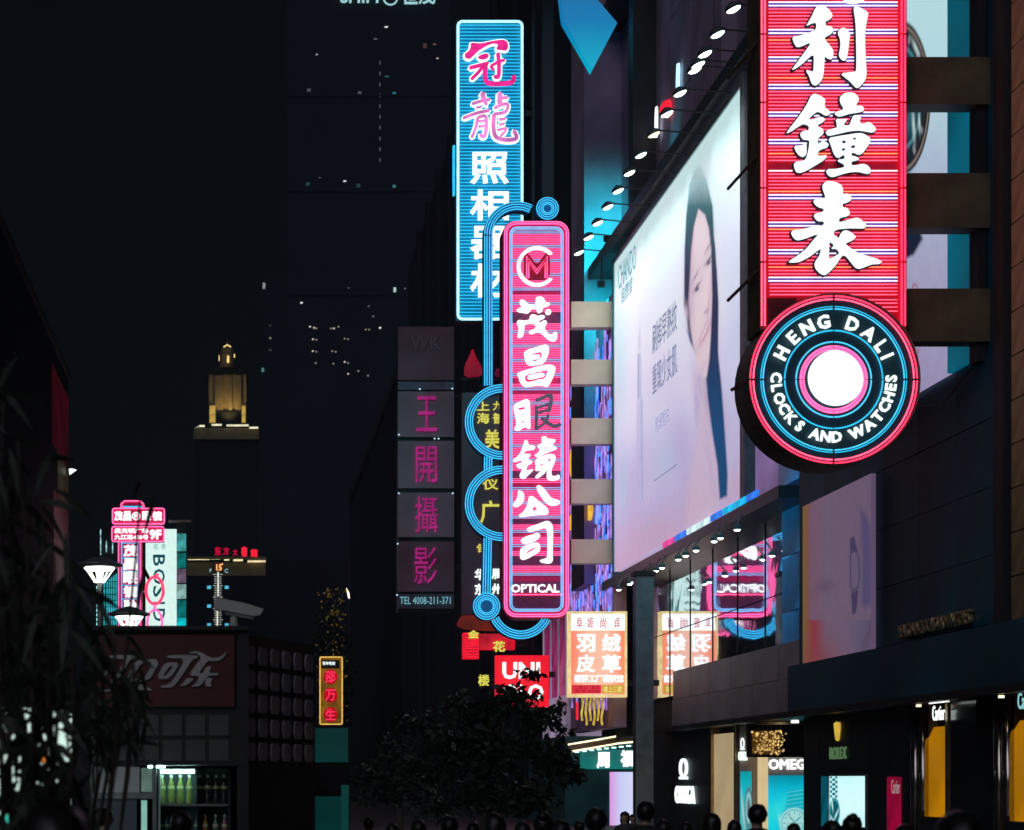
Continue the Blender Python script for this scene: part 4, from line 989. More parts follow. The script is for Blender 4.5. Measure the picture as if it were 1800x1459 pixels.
z2_ = (800, 155, 13.89)
shape(T, 'character_rim', [roof], z1_, CY, M['l_whitehot'], 0.05, bevel=0.075, lift=0.13)
shape(T, 'character_rim', [dot], z1_, CY, M['l_whitehot'], 0.05, bevel=0.075, lift=0.13)
strokes(T, 'character_rim', sg[:2] + sg[3:5], z1_, CY, M['l_whitehot'], 0.05, lift=0.13, grow=5.5)
shape(T, 'brush_character', [roof], z1_, CY, M['l_mag'], 0.06, lift=0.24)
shape(T, 'brush_character', [dot], z1_, CY, M['l_mag'], 0.06, lift=0.24)
strokes(T, 'brush_character', sg, z1_, CY, M['l_mag'], 0.06, lift=0.24)
strokes(T, 'character_rim', sl, z2_, CY, M['l_whitehot'], 0.05, lift=0.13, grow=5.5)
strokes(T, 'brush_character', sl, z2_, CY, glow('lilac_letter', (0.80, 0.22, 0.62), 1.0, var=0.5, scale=1.2), 0.06, lift=0.26)
g = G().box(PX(918, CY) + 0.05, 14.2, CY + 0.3, CY + 0.6, PZ(200, CY), PZ(190, CY)); g.build('bracket', M['black'], T)
g = G().box(PX(918, CY) + 0.05, 14.2, CY + 0.3, CY + 0.6, PZ(450, CY), PZ(440, CY)); g.build('bracket', M['black'], T)
#==P3==
# ------------------------------------------------------------------ pink optician sign (Y = 72)
PY = 72.0
K = thing('pink_neon_sign', P(943, 1088, PY), 'tall pink neon optician sign with white brush characters and curling blue neon pipes', 'neon sign')
def slab(parent, name, poly, Y, depth, mat):
    return shape(parent, name, [poly], (0, 0, 0), Y, mat, depth, lift=-depth)
slab(K, 'cabinet', rrect(884, 388, 1001, 1087, 22), PY + 0.02, 1.0, pbr('crimson_cabinet', (0.45, 0.01, 0.06), 0.5, scale=1))
slab(K, 'back_panel', rrect(886, 390, 999, 1085, 20), PY + 0.005, 0.012, M['pinkback'])
fbox(K, 'dark_field', (897, 405, 989, 1072), PY - 0.012, 0.008, pbr('plum_field', (0.22, 0.03, 0.12), 0.5))
dark_z = ((549.5, 569), (829, 842), (914, 920.5), (977, 995), (1012, 1100))
solid_z = ((512, 518.5), (666, 675), (686, 694), (849, 857), (936, 943), (962, 969), (482, 510))
for a, b in ((404, 549), (570, 828), (843, 913), (921, 976), (996, 1022), (1042, 1048)):
    fbox(K, 'panel_strip', (898, a, 988, b), PY - 0.016, 0.003, M['pinkback'])
y = 407.0; i = 0
while y < 1024:
    j = i % 8
    if not any(a <= y <= b for a, b in dark_z) and not any(a <= y <= b for a, b in solid_z[:6]):
        hbar(K, 'neon_tube', 898.5, 987.5, y, PY, M['t_blue'] if j < 2 else M['t_pink'], 0.62 if j < 2 else 0.58, 0.06)
    y += 3.13; i += 1
for r_, mt, q in ((0, 't_pinkhot', 1.1), (3.6, 't_pink', 1.2), (9.5, 't_blue', 1.1), (12.6, 't_blue', 1.0)):
    tubes_px(K, 'frame_tube', [rrect(886.5 + r_, 391 + r_, 998.5 - r_, 1084 - r_, 20 - r_ * 0.8)], PY, M[mt], q, 0.09, closed=True)
# monogram
shape(K, 'ring_symbol', [arc(943, 470, 35.5, 38, 322, 30) + arc(943, 470, 29.5, 316, 44, 30)], (0, 0, 0), PY, M['l_whitehot'], 0.08, lift=0.09)
shape(K, 'letter_backing', [[(920, 494), (920, 446), (928, 446), (943, 468), (958, 446), (966, 446), (966, 494)]], (0, 0, 0), PY, pbr('deep_crimson', (0.62, 0.006, 0.07), 0.5), 0.02, lift=0.075)  # crimson plate that backs the M tubes
tubes_px(K, 'letter_tube', [[(925, 490), (925, 452), (943, 476), (961, 452), (961, 490)], [(928.5, 490), (928.5, 462), (943, 482), (957.5, 462), (957.5, 490)]], PY, M['t_pinkhot'], 1.1, 0.13)
Z1 = (890, 510, 14.59)
mao_t = [(330,290),(380,265),(440,280),(500,340),(560,390),(640,400),(740,375),(745,300),(740,220),(800,190),(880,190),(940,220),(970,290),(1010,335),(1080,350),(1115,390),(1060,430),(950,465),(915,490),(920,540),(890,580),(830,615),(790,600),(760,520),(700,500),(640,510),(600,555),(560,610),(500,620),(400,600),(310,590),(250,550),(255,515),(370,465),(380,440),(340,370)]
mao_d = [(1060 + 80 * math.cos(t * 0.7854), 585 + 78 * math.sin(t * 0.7854)) for t in range(8)]
mao_b = [(260,820),(320,785),(420,805),(530,795),(590,765),(585,690),(640,645),(710,650),(790,690),(880,665),(950,670),(980,710),(950,750),(880,780),(820,820),(830,860),(890,830),(950,795),(1010,810),(1030,860),(1000,920),(960,1000),(1000,1070),(1070,1150),(1150,1165),(1200,1110),(1260,1090),(1290,1150),(1290,1260),(1240,1330),(1180,1340),(1090,1310),(980,1220),(880,1120),(800,1095),(720,1120),(650,1150),(590,1140),(560,1090),(600,1060),(700,1020),(760,960),(710,900),(650,880),(480,895),(450,950),(440,1100),(420,1200),(350,1250),(290,1240),(270,1190),(300,1100),(305,960),(260,870)]
shape(K, 'brush_character', [mao_t, mao_d, mao_b], Z1, PY, M['l_whitehot'], 0.08, lift=0.09)
ch1 = [(450,290),(560,225),(700,190),(850,140),(980,100),(1050,130),(1085,230),(1060,360),(1000,500),(940,590),(820,625),(650,640),(560,635),(500,580),(460,450),(440,340)]
ch1h = [(600,325),(700,325),(860,285),(905,320),(890,420),(800,510),(670,545),(650,520),(690,485),(820,465),(850,400),(820,360),(650,370)]
ch2 = [(290,820),(450,770),(700,690),(900,640),(1080,615),(1200,645),(1250,700),(1220,850),(1150,1020),(1060,1180),(1010,1185),(920,1160),(780,1155),(600,1180),(480,1190),(400,1150),(340,1060),(300,940),(270,860)]
ch2h = [(480,880),(700,820),(1050,745),(1050,800),(1010,920),(940,990),(800,1000),(660,1050),(520,1070),(470,1020),(455,940)]
ch2b = [(560,890),(700,860),(880,820),(950,850),(965,900),(920,930),(780,965),(620,1000),(540,990),(530,940)]
shape(K, 'brush_character', [ch1, ch1h, ch2, ch2h, ch2b], (890, 600, 14.59), PY, M['l_whitehot'], 0.08, lift=0.09)
mu = [(200,450),(330,380),(480,310),(560,290),(620,320),(655,390),(660,600),(665,850),(675,1050),(665,1120),(630,1145),(560,1095),(490,1085),(430,1130),(350,1190),(250,1185),(215,1120),(270,1020),(265,880),(230,720),(195,590)]
muh = [[(300,545),(500,500),(525,530),(500,580),(380,610),(340,590)],[(400,745),(500,690),(515,710),(440,765)],[(400,960),(510,880),(520,905),(440,985)]]
shape(K, 'brush_character', [mu] + muh, (890, 685, 16.21), PY, M['l_whitehot'], 0.08, lift=0.09)
o = strokes(K, 'brush_character', [([(840,325),(1000,260),(1230,165)],95),([(1245,170),(1260,350),(1195,630)],105),([(830,500),(845,800),(830,1140)],85),([(890,530),(1180,440)],65),([(880,680),(1180,595)],70),([(840,1130),(1090,960),(1175,740)],75),([(1000,830),(1150,960),(1340,1060),(1510,1020)],100)], (890, 685, 16.21), PY, M['unlit'], 0.08, lift=0.09)
o['label'] = 'grey unlit half of a character'
jl = [(480,230),(540,225),(570,290),(590,375),(680,375),(750,385),(770,425),(740,480),(640,495),(530,510),(470,560),(455,605),(560,595),(640,605),(630,660),(560,740),(640,775),(690,815),(670,860),(590,890),(540,950),(520,1050),(600,1030),(690,1010),(710,1040),(650,1110),(560,1190),(490,1265),(430,1275),(370,1240),(340,1180),(390,1070),(420,985),(350,995),(290,960),(255,890),(300,870),(400,840),(420,790),(380,765),(280,800),(200,820),(165,780),(200,730),(300,650),(370,560),(420,430),(455,330)]
jt = [(930,150),(990,120),(1060,140),(1100,190),(1200,195),(1300,210),(1310,260),(1220,360),(1300,400),(1355,440),(1330,480),(1200,520),(1090,570),(960,630),(860,685),(800,685),(745,630),(800,600),(880,520),(890,470),(835,420),(830,370),(940,310),(950,250)]
jth = [(1010,470),(1100,380),(1110,400),(1060,465)]
jb = [(830,710),(980,650),(1130,600),(1240,605),(1310,650),(1310,760),(1270,880),(1220,980),(1195,1100),(1210,1180),(1260,1200),(1330,1190),(1390,1150),(1425,1200),(1420,1280),(1330,1310),(1200,1320),(1110,1300),(1075,1220),(1080,1100),(1110,985),(1040,1100),(940,1190),(850,1250),(790,1250),(765,1210),(820,1150),(920,1050),(860,1050),(790,1060),(765,1010),(790,930),(765,850),(760,790)]
jbh = [[(1095,745),(1150,705),(1195,735),(1185,795),(1130,815)],[(895,840),(950,880),(1090,840),(1000,890),(930,930),(900,910)]]
shape(K, 'brush_character', [jl, jt, jth, jb] + jbh, (890, 760, 15.355), PY, M['l_whitehot'], 0.08, lift=0.09)
gl = [(320,310),(370,295),(450,330),(495,410),(500,540),(460,650),(370,740),(280,775),(210,760),(170,710),(210,640),(290,540),(320,420)]
gr = [(855,160),(920,145),(1010,190),(1100,280),(1180,390),(1260,500),(1380,550),(1500,580),(1535,630),(1510,690),(1400,735),(1280,740),(1180,690),(1080,600),(960,440),(880,300)]
gs = [(640,470),(700,450),(780,490),(900,590),(1050,710),(1160,800),(1195,880),(1190,960),(1140,995),(900,1000),(700,1020),(560,1045),(430,1065),(370,1050),(350,1000),(450,930),(540,820),(600,680),(620,560)]
gh = [(720,855),(790,725),(875,830),(860,865),(780,880)]
shape(K, 'brush_character', [gl, gr, gs, gh], (890, 845, 16.36), PY, M['l_whitehot'], 0.08, lift=0.09)
s1 = [(510,290),(600,240),(750,195),(880,140),(1020,90),(1110,120),(1170,210),(1185,400),(1175,700),(1170,950),(1180,1080),(1150,1165),(1080,1190),(960,1175),(870,1150),(840,1105),(900,1080),(1000,1055),(1040,1000),(1045,800),(1045,500),(1030,310),(970,270),(880,300),(700,355),(570,375),(520,340)]
s2 = [(370,560),(480,495),(650,445),(780,400),(850,440),(850,500),(780,580),(650,650),(500,685),(410,675),(360,620)]
s3 = [(370,790),(450,740),(600,680),(760,640),(840,690),(860,800),(830,890),(700,970),(540,1060),(420,1100),(350,1060),(335,960),(345,860)]
s3h = [(495,910),(560,850),(720,770),(730,800),(600,880),(510,930)]
shape(K, 'brush_character', [s1, s2, s3, s3h], (890, 910, 14.59), PY, M['l_whitehot'], 0.08, lift=0.09)
fline(K, 'OPTICAL', (898, 1027, 983, 1042), PY - 0.05, M['l_whitehot'], bold=0.03, depth=0.05)
tubes_px(K, 'neon_tube', [[(898, 1045.5), (988, 1045.5)]], PY, M['t_pinkhot'], 0.8, 0.05)
# blue neon pipes: boards with four tubes
QY = PY + 0.25
def pipe(path, half=8.0, offs=(-6.3, -2.3, 2.3, 6.3), name='pipe'):
    n = len(path); L = []; Rr = []
    nr = []
    for i in range(n):
        a = Vector(path[max(i - 1, 0)]); b = Vector(path[min(i + 1, n - 1)]); d = (b - a).normalized(); nr.append(Vector((-d.y, d.x)))
    L = [Vector(p) + m_ * half for p, m_ in zip(path, nr)]; Rr = [Vector(p) - m_ * half for p, m_ in zip(path, nr)]
    g = G(); vs = [P(p.x, p.y, QY) for p in L + Rr]; bk = [v + Vector((0, 0.45, 0)) for v in vs]
    fs = [(i, i + 1, n + i + 1, n + i) for i in range(n - 1)]
    fs += [(i, i + 1, 2 * n + i + 1, 2 * n + i) for i in range(n - 1)] + [(n + i, n + i + 1, 3 * n + i + 1, 3 * n + i) for i in range(n - 1)]
    fs += [(0, n, 3 * n, 2 * n), (n - 1, 2 * n - 1, 4 * n - 1, 3 * n - 1)]
    g.add(vs + bk, fs); g.build(name + '_board', M['blueback'], K)
    for o_ in offs:
        tubes_px(K, name + '_tube', [[(p[0] + m_.x * o_, p[1] + m_.y * o_) for p, m_ in zip(path, nr)]], QY, M['t_cyan'], 0.75, 0.06)
top_arc = [(858, 420)] + arc(909, 413, 51, 180, 62, 16)
pipe(top_arc[1:])
pipe([(858, 415), (858, 545), (858, 678)])
pipe(arc(883, 742, 59, 88, 272, 24), 7.5)
pipe([(858, 803), (857.5, 826)])
pipe(arc(883, 885, 59, 88, 272, 24), 7.5)
pipe([(857, 946), (856, 1000), (855, 1044)])
pipe(arc(915, 1066, 50, 205, 335, 18))
for (a, b, r) in ((962, 367, 19), (855, 1066, 23)):
    slab(K, 'round_board', circle(a, b, r + 1, 28), QY - 0.02, 0.45, M['blueback'])
    for rr in (r, r - 4, r - 8, r - 11):
        if rr > 7: tubes_px(K, 'round_tube', [circle(a, b, rr)], QY - 0.02, M['t_cyan'], 0.75, 0.06, closed=True)
# cream bracket boxes to the wall
for i, (a, b) in enumerate(((530, 575), (632, 675), (735, 780), (842, 885), (948, 990))):
    fbox(K, 'bracket_box', (1004, a, 1079, b), PY + 0.3, 0.5, M['beige'])

# ------------------------------------------------------------------ facade hung with blue lights, behind the brackets
T = thing('light_curtain', (13.1, 76, 4), 'wall of hanging blue light strings behind the pink sign brackets', 'light curtain')
wbox(T, 'backing_wall', 72.4, 82, 3.6, 19, 13.05, 13.5, pbr('violet_wall', (0.55, 0.36, 0.60), 0.7, scale=0.6, var=0.4))
cg = G(); r2 = random.Random(5)
for i in range(420):
    y_ = r2.uniform(72.6, 81.8); z_ = r2.uniform(5.5, 17.5); h = r2.uniform(0.15, 0.9)
    cg.box(13.0, 13.03, y_, y_ + r2.uniform(0.03, 0.07), z_, z_ + h)
cg.build('light_strings', glow('blue_string_light', (0.06, 0.20, 1.0), 1.8, var=0.9, scale=2), T)['kind'] = 'stuff'
cg = G()
for i in range(420):
    y_ = r2.uniform(72.6, 81.8); z_ = r2.uniform(4.0, 17.5); h = r2.uniform(0.3, 1.6)
    cg.box(12.99, 13.02, y_, y_ + r2.uniform(0.03, 0.06), z_, z_ + h)
cg.build('light_strings', glow('mauve_string_light', (0.30, 0.16, 0.48), 1.3, var=0.9, scale=2), T)['kind'] = 'stuff'
T = thing('yellow_neon_lettering', (12.9, 79, 9), 'yellow neon brush strokes seen edge-on between the cream bracket boxes', 'neon sign')
ywm = glow('amber_neon', (0.95, 0.55, 0.05), 0.9, var=0.3)
for poly in ([(1017, 745), (1022, 700), (1027, 705), (1026, 730), (1033, 735), (1031, 746)], [(1018, 785), (1030, 780), (1031, 810), (1038, 800), (1030, 830), (1024, 842), (1018, 828), (1022, 805)], [(1004, 905), (1036, 885), (1044, 890), (1040, 918), (1005, 938)], [(1006, 800), (1011, 784), (1012, 835), (1007, 838)]):
    wshape(T, 'neon_stroke', [poly], ywm, 12.85, 0.12)

# ------------------------------------------------------------------ orange light box (Y = 71) and its real reflection in the glass
LY = 71.0
T = thing('light_box_sign', P(1050, 1224, LY), 'orange and white light box with large white characters beside the pillar', 'light box')
fbox(T, 'box_frame', (999.5, 1074.5, 1102.5, 1225.5), LY + 0.01, 0.4, glow('gold_box_edge', (0.85, 0.66, 0.30), 1.0, var=0.2))
fbox(T, 'header_sheet', (1004, 1079, 1098, 1108), LY - 0.005, 0.01, M['l_whitehot'])
fbox(T, 'main_sheet', (1004, 1109, 1098, 1221), LY - 0.005, 0.01, glowmix('orange_sheet', [(0.95, 0.20, 0.11), (0.88, 0.46, 0.32), (0.88, 0.48, 0.34), (0.98, 0.22, 0.09)], 1.1, 'X', -0.95, 0.95, 0.1, 1.0))
fbox(T, 'red_strip', (1005, 1204, 1057, 1219), LY - 0.009, 0.003, glow('red_strip', (0.85, 0.03, 0.05), 0.9))
fbox(T, 'gold_strip', (1058, 1204, 1096, 1219), LY - 0.009, 0.003, glow('gold_strip', (0.75, 0.38, 0.04), 0.9))
for ch, bx in zip('羽绒皮草', ((1013, 1115, 1046, 1146), (1058, 1114, 1091, 1146), (1013, 1151, 1046, 1182), (1058, 1151, 1091, 1182))):
    fline(T, ch, bx, LY - 0.008, M['l_whitehot'], bold=0.03, depth=0.03, name='block_character')
fline(T, '馨莎工厂裘积馆', (1009, 1186, 1096, 1200), LY - 0.008, M['l_whitehot'], bold=0.03, depth=0.03, name='block_character')
fline(T, '楼上三楼', (1061, 1206, 1093, 1217), LY - 0.012, glow('pale_yellow_text', (0.95, 0.85, 0.25), 0.9), bold=0.01, depth=0.02, name='block_character')
fline(T, '上海工厂直营', (1009, 1205, 1054, 1211), LY - 0.012, glow('dark_red_text', (0.35, 0.0, 0.03), 0.8), depth=0.02, name='small_character')
fline(T, '皮草羽绒', (1009, 1212, 1054, 1218), LY - 0.012, glow('dark_red_text', (0.35, 0.0, 0.03), 0.8), depth=0.02, name='small_character')
for ch, x in zip('阜姬尚貞', (1013, 1032, 1055, 1079)):
    fline(T, ch, (x, 1085, x + 11, 1104), LY - 0.008, glow('red_header_text', (0.75, 0.10, 0.10), 0.8), bold=0.01, depth=0.02, name='header_character')
G().box(PX(1101, LY) + 0.02, 14.0, LY + 0.1, LY + 0.3, 5.0, 5.2).build('bracket', M['black'], T)
# gold strings below
T = thing('gold_neon_fringe', P(1042, 1280, 73), 'hanging gold light strips below the orange light box', 'light strips')
for i, x in enumerate((1023, 1030, 1037, 1044, 1051, 1058)):
    pts = [(x + 1.2 * math.sin(k * 1.3 + i), 1227 + k * 8) for k in range(6 + (i % 2))]
    tubes_px(T, 'light_strip', [pts], 73, glow('gold_strip_light', (0.75, 0.5, 0.08), 0.8, var=0.5, scale=4), 1.9)
fbox(T, 'top_bar', (1018, 1223, 1064, 1227), 73.05, 0.1, M['bronze'])
T = tag(tubes_px(None, 'red_neon_bar', [[(1014, 1235), (1014, 1265)]], 74, M['l_red'], 2.2), 'short red vertical neon bar left of the gold fringe', 'neon tube')

# ------------------------------------------------------------------ turquoise corner shop (Y = 78)
SY = 78.0
T = thing('corner_shop', (13.2, SY, 0), 'turquoise corner shop under a curved canopy edged with two gold light lines', 'shop')
wbox(T, 'shop_body', SY, 88, 0, 3.4, 12.2, 17, pbr('dark_teal_wall', (0.02, 0.10, 0.11), 0.4, scale=1))
g = G()
path = [PX(996, 80), PX(1040, 79), PX(1085, 77.6), PX(1125, 77), PX(1180, 77)]
pth = [P(998, 1308, 77.6), P(1040, 1301, 77.4), P(1085, 1293, 77.0), P(1125, 1289, 76.8), P(1178, 1289, 76.8)]
vs = []
for p in pth: vs += [p, p + Vector((0, 0, -0.32)), p + Vector((0.1, 0.35, -0.32)), p + Vector((0.1, 0.35, 0))]
fs = []
for i in range(4):
    for a in range(4): fs.append((i * 4 + a, i * 4 + (a + 1) % 4, i * 4 + 4 + (a + 1) % 4, i * 4 + 4 + a))
fs += [(0, 1, 2, 3), (16, 17, 18, 19)]
g.add(vs, fs).build('canopy', pbr('dark_bronze', (0.10, 0.08, 0.06), 0.5), T)
for dz in (-0.02, -0.30):
    g = G().tube([p + Vector((0, -0.05, dz)) for p in pth], 0.035, 6); g.build('light_line', M['l_warm'], T)
fbox(T, 'sign_board', (1020, 1318, 1120, 1352), SY - 0.06, 0.05, glow('turquoise_board', (0.0, 0.24, 0.22), 0.6, var=0.5, scale=1))
fline(T, '周', (1048, 1322, 1071, 1351), SY - 0.08, M['l_whitehot'], bold=0.05, depth=0.06, name='lit_character')
fline(T, '福', (1090, 1318, 1114, 1348), SY - 0.08, M['l_whitehot'], bold=0.05, depth=0.06, name='lit_character')
fbox(T, 'lit_screen', (1072, 1357, 1116, 1470), SY - 0.05, 0.04, glowmix('lavender_screen', [(0.75, 0.30, 0.75), (0.62, 0.66, 1.0), (0.7, 0.72, 1.0)], 0.95, 'X', -0.5, 0.4, 0.05, 1))
for i in range(9):
    p = P(1014 + i * 13, 1321 - i * 1.5, 77.7); G().lathe((p.x, p.y, p.z - 0.04), [(0.08, 0), (0.1, 0.05)], 8).build('downlight', glow('aqua_downlight', (0.5, 1.0, 0.95), 2.5), T)
T = thing('lit_doorway', (12.7, 83, 0), 'row of pale lit doorways beyond the dark tree', 'doorway')
for i, (x0, x1, y0, y1, c_) in enumerate(((962, 972, 1385, 1470, (0.35, 0.34, 0.38)), (978, 986, 1375, 1470, (0.45, 0.18, 0.12)), (992, 1010, 1385, 1470, (0.45, 0.36, 0.20)))):
    fbox(T, 'lit_panel', (x0, y0, x1, y1), 90, 0.1, glow('doorway_light%d' % i, c_, 0.6, var=0.6, scale=1))
T = thing('pale_facade', (13.4, 86, 0), 'pale violet lit facade between the pink sign and the orange light box', 'building')
wbox(T, 'wall', 83, 90, 3.5, 9.3, 13.1, 16, glow('violet_wash_glow', (0.36, 0.28, 0.42), 0.5, var=0.6, scale=0.4))  # wall emits, standing in for violet light falling on it
for k in range(3):
    wbox(T, 'window', 83.6 + k * 2.1, 85 + k * 2.1, 5.2, 8.6, 13.06, 13.09, glow('violet_window', (0.30, 0.02, 0.14), 0.6, var=0.6, scale=1))

# ------------------------------------------------------------------ dark blocks along the right side farther off
T = thing('dark_office_block', (19, 120, 0), 'dark unlit block behind the tall cyan sign', 'building')
wbox(T, 'wall', 90.1, 170, 0, 44, 13.6, 28, M['far'])
for k in range(9):
    wbox(T, 'wall_rib', 94 + k * 8, 95 + k * 8, 0, 44, 13.3, 13.59, M['far'])
T = thing('dark_far_block', (19, 215, 0), 'dark far block ending the right side of the street', 'building')
wbox(T, 'wall', 171, 256, 0, 36, 13.2, 30, M['far'])
wbox(T, 'parapet', 171, 256, 36, 37, 12.9, 30, M['black'])

# ------------------------------------------------------------------ dim grey photo-studio sign (Y = 108)
GY = 108.0
T = thing('photo_studio_sign', P(750, 1075, GY), 'dim grey stacked sign with thin magenta neon characters left of the cyan sign', 'sign')
fbox(T, 'cabinet', (699, 573, 799, 1076), GY + 0.2, 0.8, M['black'])
fbox(T, 'top_panel', (700, 575, 798, 668), GY, 0.19, M['browngrey'])
for a, b, m_ in ((688, 768, 'greysign'), (775, 858, 'greysign'), (866, 944, 'greysign'), (952, 1040, 'browngrey')):
    fbox(T, 'panel', (699.5, a, 798, b), GY, 0.19, M[m_])
fbox(T, 'phone_panel', (699.5, 1044, 798, 1070), GY, 0.19, pbr('slate_panel', (0.10, 0.09, 0.13), 0.5))
fbox(T, 'divider_panel', (699.5, 671, 798, 685), GY, 0.19, pbr('steel_blue_panel', (0.16, 0.19, 0.27), 0.5))
for ch, bx in zip('王開攝影', ((732, 697, 768, 758), (731, 785, 768, 848), (730, 873, 769, 936), (728, 962, 768, 1026))):
    fline(T, ch, bx, GY - 0.03, M['l_dimpink'], bold=0.0, depth=0.08, name='neon_character')
fline(T, 'TEL 4008-211-371', (703, 1049, 792, 1062), GY - 0.03, glow('pale_cyan_text', (0.22, 0.55, 0.65), 0.8), bold=0.0, depth=0.04)
fline(T, 'WK', (722, 590, 775, 616), GY - 0.03, pbr('dim_grey_letters', (0.26, 0.22, 0.27), 0.6), depth=0.04)
for x, y_ in ((738, 685), (795, 684), (701, 765), (764, 772), (771, 772), (701, 868), (796, 868), (699, 957), (698, 1047)):
    p = P(x, y_, GY - 0.1); G().lathe((p.x, p.y, p.z), [(0.03, 0), (0.05, 0.03), (0.03, 0.06)], 6).build('bulb', glow('bulb_light', (0.6, 0.9, 1.0), 1.2), T)
G().box(PX(799, GY), 13.6, GY + 0.4, GY + 0.7, PZ(700, GY), PZ(690, GY)).build('bracket', M['black'], T)
G().box(PX(799, GY), 13.6, GY + 0.4, GY + 0.7, PZ(1000, GY), PZ(990, GY)).build('bracket', M['black'], T)

# plum sign with yellow characters behind the blue rings (Y = 88)
HY = 88.0
T = thing('plum_sign', P(846, 1072, HY), 'dark plum sign with yellow and white characters behind the blue neon rings', 'sign')
fbox(T, 'panel', (812, 690, 884, 1080), HY, 0.5, M['plumsign'])
G().box(PX(884, HY), 13.6, HY + 0.1, HY + 0.3, PZ(760, HY), PZ(750, HY)).build('bracket', M['black'], T)
for ch, bx in (('上', (838, 706, 860, 722)), ('海', (838, 726, 860, 745)), ('九', (866, 706, 884, 722)), ('普', (866, 726, 884, 745)), ('美', (852, 755, 878, 789)), ('仪', (848, 842, 876, 861)), ('广', (844, 880, 878, 920)), ('告', (838, 956, 858, 971))):
    fline(T, ch, bx, HY - 0.01, M['l_yellow'], bold=0.02, depth=0.05, name='yellow_character')
for ch, bx in (('华', (834, 1000, 852, 1020)), ('东', (834, 1026, 852, 1046)), ('展', (864, 1000, 882, 1020)), ('州', (864, 1026, 882, 1046))):
    fline(T, ch, bx, HY - 0.01, M['l_white'], bold=0.03, depth=0.05, name='white_character')
T = thing('red_flame_sign', P(845, 665, 98), 'soft red flame-shaped light above the plum sign', 'light')
shape(T, 'red_flame', [[(815, 664), (817, 640), (824, 628), (830, 612), (836, 630), (846, 645), (848, 662)]], (0, 0, 0), 98, glow('deep_red_flame', (0.28, 0.0, 0.02), 0.8, var=0.5, scale=0.8), 0.2)
shape(T, 'red_flame', [[(868, 662), (872, 648), (882, 650), (884, 664)]], (0, 0, 0), 98, glow('dim_red_flame', (0.10, 0.0, 0.02), 0.8), 0.2)
G().box(PX(812, 98), 13.6, 98.02, 98.3, PZ(668, 98), PZ(665, 98)).build('bracket', M['black'], T)

# red festival sign with yellow blossoms, and the red square sign
VYY = 96.0
T = thing('red_festive_sign', P(845, 1160, VYY), 'red ribbed neon sign with yellow characters under the blue pipe end', 'neon sign')
fbox(T, 'red_block', (814, 1112, 842, 1158), VYY, 0.5, glow('red_ribbed_light', (1.0, 0.005, 0.03), 0.75, var=0.35, scale=3))
fbox(T, 'red_bar', (842, 1114, 905, 1142), VYY + 0.1, 0.4, glow('red_bar_light', (0.75, 0.005, 0.03), 0.7, var=0.5, scale=1.5))
for k in range(9): hbar(T, 'neon_tube', 815, 841, 1115 + k * 5, VYY, M['l_red'], 0.9, 0.08)
for ch, bx in (('金', (822, 1108, 842, 1122)), ('花', (866, 1127, 888, 1146))):
    fline(T, ch, bx, VYY - 0.05, M['l_yellow'], bold=0.04, depth=0.06, name='yellow_character')
shape(T, 'ember_glow', [[(800, 1100), (812, 1080), (850, 1078), (885, 1095), (880, 1110), (820, 1108)]], (0, 0, 0), VYY + 1.5, glow('ember_light', (0.22, 0.012, 0.0), 0.6, var=0.7, scale=0.6), 0.2)
G().box(PX(842, VYY), 13.6, VYY + 0.51, VYY + 0.7, PZ(1135, VYY), PZ(1125, VYY)).build('bracket', M['black'], T)
T = thing('tree_side_sign', P(960, 1370, 88), 'small white and pink lit sign glimpsed through the tree', 'sign')
fbox(T, 'white_sheet', (950, 1335, 972, 1360), 88, 0.2, M['l_whitehot'])
fbox(T, 'pink_sheet', (938, 1340, 949, 1360), 88, 0.2, glow('mauve_pink_sheet', (0.45, 0.05, 0.25), 0.6, var=0.5))
fbox(T, 'red_sheet', (950, 1361, 972, 1367), 88, 0.2, M['l_red'])
G().box(PX(960, 88), PX(962, 88), 88.05, 88.15, 0, PZ(1368, 88)).build('post', M['black'], T)
T = thing('yellow_character_sign', P(850, 1205, 94), 'small round yellow character glowing above the dark tree', 'neon sign')
fline(T, '楼', (840, 1186, 860, 1206), 94, M['l_yellow'], bold=0.03, depth=0.08, name='yellow_character')
G().tube([P(860, 1196, 94) + Vector((0, 0.05, 0)), Vector((13.6, 94.05, PZ(1196, 94)))], 0.06).build('bracket', M['black'], T)
UY = 86.0
T = thing('red_square_sign', P(918, 1242, UY), 'bright red square shop sign with bold white letters half hidden by leaves', 'sign')
fbox(T, 'red_board', (872, 1152, 965, 1242), UY, 0.5, glow('bright_red_board', (1.0, 0.004, 0.02), 0.95, var=0.08))
fline(T, 'UNI', (883, 1164, 949, 1194), UY - 0.01, M['l_whitehot'], bold=0.03, depth=0.05)
fline(T, 'QLO', (883, 1203, 955, 1235), UY - 0.01, M['l_whitehot'], bold=0.03, depth=0.05)
G().box(PX(965, UY), 13.6, UY + 0.2, UY + 0.4, PZ(1190, UY), PZ(1180, UY)).build('bracket', M['black'], T)
